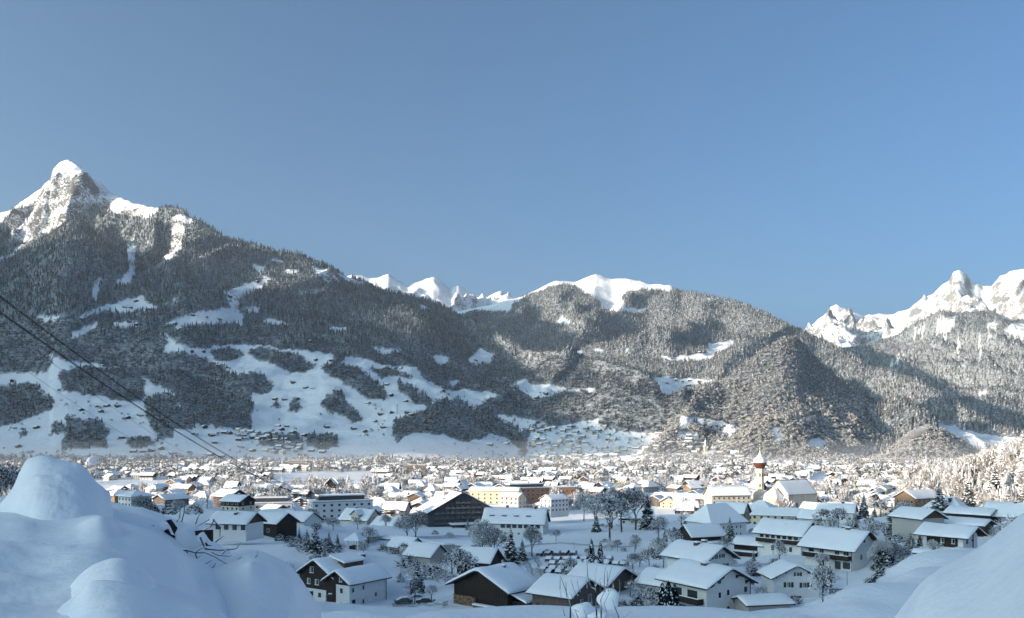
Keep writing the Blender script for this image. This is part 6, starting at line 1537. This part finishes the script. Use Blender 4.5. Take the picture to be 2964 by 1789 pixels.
for a, ytop, yb_, Y, lb in [(2440, 1256, 1280, 2250, 'lattice pylon on the snow left of the small knoll meadow'), (2598, 1226, 1255, 2350, 'lattice pylon on the upper knoll meadow'), (2336, 1338, 1372, 1450, 'lattice pylon right of the church tower'), (2485, 1336, 1372, 1450, 'lattice pylon left of the smoking factory'), (2634, 1334, 1370, 1420, 'lattice pylon just right of the factory chimney'), (2756, 1332, 1368, 1450, 'rightmost lattice pylon, before the misty slope'), (440, 1338, 1368, 1420, 'lattice pylon among the trees at left'), (150 + 1000, 1180, 1200, 2500, 'faint lattice pylon on the middle snow meadow')]:
    if yb_ < 1300: q = at(a, yb_); h_ = max(24, (yb_ + 10 - ytop) * q.y / F)
    else: q = Vector(((a - CX) / F * Y, Y, 0)); h_ = CZ + (HY - ytop) * Y / F
    pylon(h_, lb, q.x, q.y, q.z)
def cable(label, p0, p1, sag, rad, name='power_cable'):
    b = MB(); n = 26; pts = []
    for i in range(n + 1):
        u = i / n; p_ = Vector(p0).lerp(Vector(p1), u); p_.z -= sag * 4 * u * (1 - u); pts.append(p_)
    for i in range(n): b.tube(pts[i], pts[i + 1], rad, rad, M['rubber'], 4)
    o = b.build(name); tag(o, label, 'cable', 'overhead cables'); return o
def P3h(px, py, Y): return Vector(((px - CX) / F * Y, Y, CZ + (HY - py) * Y / F))
cable('upper pair cable crossing the left mountain, higher strand', P3h(-80, 795, 150), P3h(975, 1438, 520), 9, .075)
cable('upper pair cable crossing the left mountain, lower strand', P3h(-80, 799, 150), P3h(975, 1440, 522), 9, .075)
cable('lower pair cable crossing the left mountain, higher strand', P3h(-80, 845, 150), P3h(950, 1450, 520), 7, .085)
cable('lower pair cable crossing the left mountain, lower strand', P3h(-80, 849, 150), P3h(950, 1452, 522), 7, .085)
cable('thin faint cable below the two dark cable pairs', P3h(-80, 960, 260), P3h(760, 1420, 620), 10, .05)
cable('second thin faint cable nearest the meadow houses', P3h(100, 1010, 280), P3h(820, 1395, 640), 12, .05)
# factory chimney and smoke
root = empty('factory_chimney', (pxlen(2594 - CX, 1690), 1690, 0)); tag(root, 'thin factory chimney giving off white smoke', 'chimney')
b = MB(); b.tube((0, 0, 0), (0, 0, 26), 1.6, 1.2, M['concrete'], 10, cap=True); b.build('stack', root)
sm = bpy.data.materials.new('smoke'); sm.use_nodes = True; sn_ = sm.node_tree; sn_.nodes.remove(sn_.nodes['Principled BSDF']); pv_ = sn_.nodes.new('ShaderNodeVolumePrincipled'); pv_.inputs['Color'].default_value = (.95, .95, .97, 1)
tcs = sn_.nodes.new('ShaderNodeTexCoord'); ns_ = noise(sn_, .09, 5, .6, vec=tcs.outputs['Object']); dn = math_n(sn_, 'MULTIPLY', smap(sn_, ns_, .42, .68), .14); sn_.links.new(dn, pv_.inputs['Density']); sn_.links.new(pv_.outputs[0], sn_.nodes['Material Output'].inputs['Volume'])
prof = [(2, 0), (4, 5), (7, 12), (11, 20), (15, 30), (17, 40), (12, 50), (3, 56)]
c = lathe(prof, sm, 14); c.v = [(x + 0.55 * z + 0.012 * z * z, y, z) for x, y, z in c.v]; n0 = len(prof); c.f.append(tuple(range(13, -1, -1))); c.m.append(0); c.f.append(tuple(range((n0 - 1) * 14, n0 * 14))); c.m.append(0)
o = c.build('smoke', loc=(root.location.x, 1690, 26.5)); tag(o, 'white smoke drifting right from the factory chimney', 'smoke', kind='stuff')
# woodpile against the barn, log by log
wp = empty('woodpile'); tag(wp, 'stacked firewood against the left front wall of the black barn', 'woodpile'); r = random.Random(9)
lg = []
for k in range(4):
    b = MB(); q = .17 + .025 * k; b.tube((0, 0, 0), (.5, 0, 0), q, q * .9, M['tan'] if k % 2 else M['brown'], 6, cap=True); lg.append(b.mesh('log'))
wp.location = BARN.location; wp.rotation_euler = BARN.rotation_euler
for j in range(7):
    for i in range(20): 
        o = link('log', lg[r.randrange(4)], wp, loc=(-LB/2 - .62, WB/2 - .5 - i * .33 - (j % 2) * .16, -.2 + j * .31 + r.uniform(-.03, .03))); o.rotation_euler = (r.uniform(0, 3), 0, 0)
b = MB(); b.box(-LB/2 - 1.1, -LB/2 - .3, -3.5, -3.5 + .01, 0, 1, M['brown'])
st = empty('timber_stack'); tag(st, 'long low timber stack topped with snow before the barn', 'timber stack'); st.location = BARN.location; st.rotation_euler = BARN.rotation_euler
for i in range(6):
    b = MB(); b.box(-LB/2 - 1.9, -LB/2 - 1.0, -5.4, .4, -.6 + i * .18, -.45 + i * .18, M['brown' if i % 2 else 'taupe']); b.build('plank', st)
b = MB(); b.box(-LB/2 - 2.0, -LB/2 - .9, -5.5, .5, .49, .8, M['snow']); b.build('snow', st)
# fences
def fence(name, label, pts, h=1.0, gap=.35, rail=True, mat='dark'):
    root = empty(name); tag(root, label, 'fence'); pm = MB(); pm.box(-.05, .05, -.03, .03, -.6, h, M[mat]); pm.box(-.07, .07, -.05, .05, h + .003, h + .12, M['snow']); pme = pm.mesh('picket')
    for a, c in zip(pts[:-1], pts[1:]):
        a = Vector(a); c = Vector(c); L_ = (c - a).length; n = max(2, int(L_ / gap)); ang = math.atan2(c.y - a.y, c.x - a.x)
        for i in range(n): p_ = a.lerp(c, i / n); link('picket', pme, root, loc=(p_.x, p_.y, p_.z), rz=ang)
        b = MB(); b.tube(a + Vector((0, 0, h * .75)), c + Vector((0, 0, h * .75)), .05, .05, M[mat], 4); b.tube(a + Vector((0, 0, h * .3)), c + Vector((0, 0, h * .3)), .05, .05, M[mat], 4); b.build('rail', root)
    return root
fence('picket_fence', 'dark picket fence with gateposts right of the orchard tree', [P3(2400, 1718, 184), P3(2440, 1716, 186), P3(2475, 1712, 188)], 1.0, .3)
fence('field_fence', 'wavy row of fence pickets along the lower field edge', [P3(2400, 1746, 160), P3(2432, 1738, 163), P3(2455, 1728, 168), P3(2490, 1715, 174), P3(2530, 1680, 190), P3(2560, 1650, 205)], .8, .8)
fence('lower_fence', 'snow-buried fence line at the foot of the small gable house', [P3(2210, 1786, 160), P3(2270, 1778, 162), P3(2330, 1762, 164), P3(2375, 1760, 160)], .5, .7)
fence('slope_fence', 'short dark fence corner at the top of the left slope', [P3(338, 1528, 118), P3(362, 1530, 120), P3(380, 1535, 122)], .9, .45)
fence('barn_fence', 'short rail fence left of the black barn woodpile', [P3(1282, 1758, 184), P3(1298, 1752, 187)], 1.2, .7)
for a, c, Y, hp_, lb in [(1662, 1590, 300, 22, 'thin dark pole on the snow near the car park'), (2452, 1680, 186, 26, 'thin clothes-line pole in the garden below the big chalet'), (887, 1737, 194, 22, 'street lamp with snow cap left of the farmhouse door'), (942, 1750, 190, 26, 'snow-capped lamp post in front of the farmhouse wall')]:
    X, _, Z = P3(a, c, Y); o = empty('pole', (X, Y, Z)); tag(o, lb, 'pole'); h_ = hp_ * Y / F; b = MB(); b.tube((0, 0, -1), (0, 0, h_), .06, .05, M['dark'] if 'dark' in lb or 'clothes' in lb else M['steel'], 6); b.build('post', o)
    if 'lamp' in lb: b = MB(); b.tube((0, 0, h_), (1.0, 0, h_ + .3), .05, .05, M['steel'], 5); b.box(.7, 1.4, -.16, .16, h_ + .22, h_ + .34, M['steel']); b.box(.68, 1.42, -.18, .18, h_ + .343, h_ + .52, M['snow']); b.build('lamp_head', o)

# ploughed lanes with wheel ruts
M['lane'] = flat('packed_snow', (0.58, 0.60, 0.64), var=.2, scale=.5, rough=.6); M['rut'] = flat('wheel_rut', (0.36, 0.38, 0.41), var=.3, scale=.8)
def lane(label, pts, wd):
    P_ = [Vector(at(a, c)) for a, c in pts]; Q = []
    for a, c in zip(P_[:-1], P_[1:]):
        n = max(2, int((c - a).length / 2.5))
        for i in range(n): Q.append(a.lerp(c, i / n))
    Q.append(P_[-1]); b = MB()
    def strip(o0, o1, dz, mat):
        V = []
        for i, p_ in enumerate(Q):
            d = (Q[min(i + 1, len(Q) - 1)] - Q[max(i - 1, 0)]); d.z = 0; d.normalize(); s = Vector((-d.y, d.x, 0)); j = .15 * math.sin(i * 1.7)
            for o_ in (o0, o1):
                q = p_ + s * (o_ + j); V.append((q.x, q.y, gz(q.x, q.y) + dz))
        b.faces(V, [(2 * i, 2 * i + 1, 2 * i + 3, 2 * i + 2) for i in range(len(Q) - 1)], mat)
    strip(-wd/2, wd/2, .10, M['lane'])
    for r_ in (-.8, .8): strip(r_ * wd * .28 - .22, r_ * wd * .28 + .22, .115, M['rut'])
    o = b.build('lane'); tag(o, label, 'road', kind='structure')
lane('ploughed lane beside the orchard', [(1480, 1592), (1540, 1578), (1620, 1572), (1700, 1578), (1760, 1586), (1850, 1580)], 4)
lane('ploughed lane along the back of the car park', [(1520, 1600), (1548, 1640), (1560, 1690)], 5)
lane('ploughed lane between shed and shuttered house', [(2120, 1640), (2170, 1634), (2230, 1634), (2290, 1640), (2350, 1655)], 4)
lane('ploughed yard before the farmhouse cars', [(1135, 1752), (1190, 1750), (1262, 1752)], 4)
lane('ploughed street in front of the hotel', [(1120, 1560), (1220, 1556), (1330, 1552), (1420, 1556)], 6)
# ---------------------------------------------------------------- snow mounds close to the camera
def mound(name, label, ridge, Y0, depth, x0, x1, drop=.55, nz=.05, seed=0, py_bottom=2050, steep=1.0, power=2.0, slabs=70):
    px = np.linspace(x0, x1, 150); pr = sip(ridge, px)
    t = np.concatenate([np.linspace(-1, 0, slabs), np.linspace(0, 1, 22)[1:]]); T = t[:, None]
    ker = np.hanning(61); ker /= ker.sum(); pb = np.convolve(np.pad(pr, 30, mode='edge'), ker, 'valid')
    mixv = np.minimum(np.abs(T) * 3.5, 1) ** .8; Zr = CZ + (HY - (pr * (1 - mixv) + pb * mixv)) * Y0 / F; Y = Y0 + T * depth + 0 * px; X = (px - CX) / F * Y
    Z = Zr - drop * depth * np.abs(T) ** power * np.where(T < 0, steep, 1.4)
    nn_ = fbm(X * 1.1 + seed, Y * 1.1, 3, seed) * 1.6 + fbm(X * .45 + seed, Y * .6, 2, seed + 7) * 2.5
    Z = Z + (nn_ + fbm(X * 6, Y * 6, 3, seed + 3) * .25) * nz * np.minimum(np.abs(T) * 2.2, 1) - nz * 1.8 * np.minimum(np.abs(T) * 2.2, 1)
    lim = CZ + (HY - pr) * Y / F - .004 * np.abs(T); Z = np.where(T < 0, np.minimum(Z, lim), Z)
    me = mesh_np(name, np.stack([X, Y, Z], -1).reshape(-1, 3), grid_faces(*X.shape), [M['snow_near']], smooth=True)
    o = link(name, me); tag(o, label, 'snow', kind='structure'); return o
mound('snow_mound', 'tall rounded snow heap at the left', [(-60,1480),(-20,1470),(0,1458),(22,1432),(40,1405),(54,1372),(72,1338),(101,1322),(138,1320),(159,1326),(203,1337),(239,1348),(262,1372),(279,1395),(305,1417),(322,1446),(328,1500),(334,1560),(345,1800)], 9.0, 1.6, -60, 345, drop=.62, nz=.05, seed=1, power=1.8)
mound('snow_bank', 'broad sloping snowbank in the lower left', [(-200,1505),(0,1513),(72,1512),(120,1524),(180,1528),(232,1517),(262,1500),(290,1492),(315,1503),(340,1532),(400,1545),(470,1572),(507,1600),(535,1640),(565,1684),(620,1708),(660,1750),(720,1830),(800,1960)], 7.2, 4.4, -200, 800, drop=.012, nz=.030, seed=2, power=2.0)
mound('snow_bank', 'smooth rounded snowbank left of the dark farmhouse', [(480,1790),(540,1706),(565,1687),(616,1676),(681,1654),(704,1640),(724,1628),(744,1636),(764,1650),(820,1670),(848,1688),(862,1712),(875,1745),(899,1789),(930,1900)], 8.2, 3.2, 480, 930, drop=.05, nz=.03, seed=3, power=2.0)
mound('snow_bank', 'low snow swell at the bottom left corner, in front of the others', [(60,1900),(140,1790),(232,1721),(254,1690),(290,1679),(319,1681),(435,1714),(507,1747),(594,1772),(640,1800),(760,1950)], 4.0, 1.3, 60, 760, drop=.10, nz=.02, seed=4, power=2.0)
mound('snow_bank', 'soft snow crest across the middle of the lower left bank', [(150,1760),(200,1700),(232,1665),(254,1645),(300,1624),(337,1616),(370,1624),(395,1641),(430,1672),(470,1730),(500,1790)], 4.75, 1.1, 150, 500, drop=.13, nz=.02, seed=6)
mound('snow_bank', 'blurred pale snowbank filling the lower right corner', [(2560,2000),(2600,1870),(2632,1789),(2646,1765),(2664,1721),(2690,1689),(2730,1667),(2798,1634),(2845,1605),(2874,1568),(2925,1524),(2964,1490),(3060,1430),(3300,1380)], 5.0, 2.4, 2560, 3300, drop=.08, nz=.03, seed=5, power=2.0)

# snow-bent dark leaves and thin branches beside the left bank
def plate(name, label, pts, Y, tilt, mat='dark'):
    P_ = [Vector(((a - CX) / F * (Y + tilt * i), Y + tilt * i, CZ + (HY - c) * (Y + tilt * i) / F)) for i, (a, c) in enumerate(pts)]
    b = MB(); off = Vector((.01, .03, .0)); n = len(P_); b.faces(P_ + [p_ + off for p_ in P_], [tuple(range(n)), tuple(range(2 * n - 1, n - 1, -1))] + [(i, i + n, (i + 1) % n + n, (i + 1) % n) for i in range(n)], M[mat]); return b
sd = empty('dead_leaves'); tag(sd, 'bent black dead leaves sticking out of the snow cap beside the branches', 'dead plant')
for pts in ([(480,1507),(490,1504),(503,1522),(508,1528),(504,1546),(500,1540),(494,1526),(489,1518)], [(475,1536),(482,1532),(490,1548),(504,1552),(510,1557),(492,1555),(477,1550)], [(564,1537),(582,1535),(612,1534),(612,1568),(606,1560),(601,1545),(590,1544),(581,1570),(574,1560),(567,1562)], [(583,1577),(592,1572),(598,1578),(610,1580),(598,1581)]):
    plate('leaf', '', pts, 9.5, .012).build('leaf', sd)
sd.location = (0, 0, 0)
def blob(name, label, px, py, Y, wpx, hpx, seed, dpt=.5, parent=None):
    r = random.Random(seed); c = P3h(px, py, Y); rw = wpx * Y / F / 2; rh_ = hpx * Y / F / 2; V = []; nu, nv = 20, 12
    for i in range(nv + 1):
        th = math.pi * i / nv
        for j in range(nu):
            ph = 2 * math.pi * j / nu; k = 1 + .16 * math.sin(ph * 3 + seed) * math.sin(th) + .10 * math.sin(th * 4 + seed + ph)
            V.append((c.x + rw * k * math.sin(th) * math.cos(ph), c.y + rw * dpt * k * math.sin(th) * math.sin(ph), c.z + rh_ * k * math.cos(th)))
    b = MB(); b.faces(V, [(i * nu + j, (i + 1) * nu + j, (i + 1) * nu + (j + 1) % nu, i * nu + (j + 1) % nu) for i in range(nv) for j in range(nu)], M['snow_near'])
    o = b.build(name, parent, smooth=True)
    if label: tag(o, label, 'snow clump')
    return o
blob('snow_clump', 'pointed snow clump between the two groups of black leaves', 545, 1560, 9.6, 95, 75, 1)
blob('snow_clump', 'small snow cushion left of the black leaves', 478, 1530, 9.8, 50, 40, 4)
blob('snow_clump', 'snow cushion hanging under the right black leaf', 585, 1558, 9.4, 26, 34, 7)
def stroke(b, pts, Y, r0, r1, mat, tilt=0.0, snow=False, n=5):
    P_ = [P3h(a, c, Y + tilt * i) for i, (a, c) in enumerate(pts)]; k = len(P_) - 1
    for i in range(k):
        ra = r0 + (r1 - r0) * i / k; rb = r0 + (r1 - r0) * (i + 1) / k; b.tube(P_[i], P_[i + 1], ra, rb, mat, n)
        if snow: b.tube(P_[i] + Vector((0, 0, ra * 1.3)), P_[i + 1] + Vector((0, 0, rb * 1.3)), ra * .9, rb * .9, M['snow'], n)
rt = empty('branches'); tag(rt, 'dark crooked branches reaching out of the snow right of the left bank', 'branch')
def s5(*p_): return [(a / 2.7587, 1250 + c / 2.7587) for a, c in p_]
BR = [s5((1330,870),(1360,920),(1410,955),(1490,945),(1560,965),(1640,965),(1720,1000),(1800,1050),(1850,1055),(1930,1000)), s5((1490,945),(1510,1000),(1525,1060),(1530,1120)), s5((1570,1190),(1600,1160),(1640,1150),(1690,1165),(1730,1160),(1780,1150)),
      s5((1700,700),(1760,760),(1755,840)), s5((1600,840),(1640,935),(1750,945),(1850,940),(1890,930),(1920,885)), s5((1560,965),(1590,940),(1625,925),(1660,930)), s5((1690,960),(1740,985),(1830,995),(1850,985)), s5((1765,985),(1800,950),(1815,935)), s5((1440,1030),(1470,1010),(1500,1020),(1560,1040)),
      s5((1560,965),(1580,1040),(1575,1010),(1600,990)), s5((1600,1045),(1650,1050),(1690,1025)), s5((1680,1100),(1710,1070),(1725,1045)), s5((1620,1150),(1650,1090),(1680,1070)), s5((1700,1165),(1720,1140),(1760,1150)), s5((1670,700),(1600,740),(1560,760)), s5((1710,700),(1680,760),(1620,790)), s5((1290,870),(1330,880),(1350,900)), s5((1450,720),(1470,640),(1480,560)), s5((1640,560),(1660,520),(1690,480)), s5((1410,720),(1430,690)),
      s5((1945,1080),(1935,1050),(1945,1010)), s5((2020,1015),(2050,990),(2060,940)), s5((2020,1015),(2060,985)), s5((1560,740),(1580,680),(1600,650)), s5((1720,880),(1760,850),(1785,830)), s5((1530,1110),(1560,1090),(1590,1080)), s5((1230,750),(1210,740))]
for i, s in enumerate(BR):
    b = MB(); stroke(b, s, 9.0 + .03 * (i % 5), .013 if len(s) > 5 else .008, .003, M['bark'], .01, snow=(i < 9)); b.build('branch', rt)
# thin upright garden twigs at the bottom centre
def s6(*p_): return [(1560 + a / 6.16, 1560 + c / 6.16) for a, c in p_]
TW = [s6((1030,1411),(1020,1180),(1010,950),(1000,780),(1030,500)), s6((900,850),(870,620),(850,340),(835,150)), s6((1000,900),(930,860),(880,700),(860,600)), s6((560,1411),(560,1200),(510,1000),(400,700),(375,640)), s6((400,1060),(375,900),(380,650)), s6((700,1020),(620,900),(570,720)), s6((740,950),(700,850),(685,720)), s6((1110,1411),(1110,1200),(1100,1080),(1160,960),(1170,600),(1220,400)), s6((1010,840),(1100,700),(1140,650)), s6((1170,950),(1240,720),(1300,480)),
      s6((1240,940),(1220,760),(1215,560)), s6((1190,1411),(1210,1300),(1160,1150),(1280,900),(1310,850)), s6((870,1411),(800,1260),(770,1150)), s6((1440,900),(1430,720)), s6((1625,1030),(1640,780),(1700,480)), s6((1740,780),(1820,580)), s6((490,1050),(480,760)), s6((620,1060),(540,950)), s6((610,1010),(630,940)), s6((1430,1411),(1350,1200),(1310,1080),(1340,1000)), s6((1380,1060),(1440,920),(1470,780)), s6((1500,1400),(1600,1320),(1680,1280)), s6((1330,870),(1310,720)), s6((1090,930),(1100,760)), s6((1020,1411),(1060,1300),(1050,1130)), s6((860,880),(850,760),(860,640)), s6((950,1200),(945,1080)), s6((700,1411),(640,1260),(720,1300)), s6((460,1380),(420,1200))]
tw_ = empty('garden_twigs'); tag(tw_, 'thin bare upright shrub twigs in front of the taupe houses', 'shrub')
for i, s in enumerate(TW):
    b = MB(); stroke(b, s, 30 + .25 * (i % 7), .028 if len(s) > 4 else .02, .006, M['bark'], .05, n=4); b.build('twig', tw_)
blob('snow_clump', 'tall leaning snow-covered shrub top among the garden twigs', 1765, 1735, 60, 62, 60, 11)
blob('snow_clump', 'rounded snow hump left of the leaning snowy shrub', 1690, 1768, 58, 68, 46, 13)
blob('snow_clump', 'third snow hump at the foot of the twigs', 1735, 1785, 55, 60, 30, 17)
# ---------------------------------------------------------------- the air
hz = MB()
hm = bpy.data.materials.new('haze'); hm.use_nodes = True
hn = hm.node_tree; hn.nodes.remove(hn.nodes['Principled BSDF'])
pvn = hn.nodes.new('ShaderNodeVolumePrincipled'); pvn.inputs['Color'].default_value = (0.80, 0.92, 1.0, 1); pvn.inputs['Density'].default_value = HAZE_D
pvn.inputs['Anisotropy'].default_value = 0.2
hn.links.new(pvn.outputs[0], hn.nodes['Material Output'].inputs['Volume'])
hz.box(-9500, 9500, -2800, 12500, -8, 2120, hm)
hzo = hz.build('haze'); tag(hzo, 'thin blue winter air filling the valley', 'haze', kind='stuff')

mm = bpy.data.materials.new('mist'); mm.use_nodes = True
mn = mm.node_tree; mn.nodes.remove(mn.nodes['Principled BSDF']); pm_ = mn.nodes.new('ShaderNodeVolumePrincipled')
pm_.inputs['Color'].default_value = (0.93, 0.95, 1.0, 1); pm_.inputs['Density'].default_value = 9.0e-5; mn.links.new(pm_.outputs[0], mn.nodes['Material Output'].inputs['Volume'])
mo_ = empty('valley_mist')
for k_, top_ in enumerate((20, 31, 41, 50)):
    mb_ = MB(); mb_.box(-1700 - 7 * k_, 2300 + 7 * k_, 1150 - 40 * k_, 2900 + 9 * k_, -4 - .3 * k_, top_, mm); mb_.build('mist_layer', mo_)
tag(mo_, 'thin low mist lying over the far edge of the town', 'mist', kind='stuff')
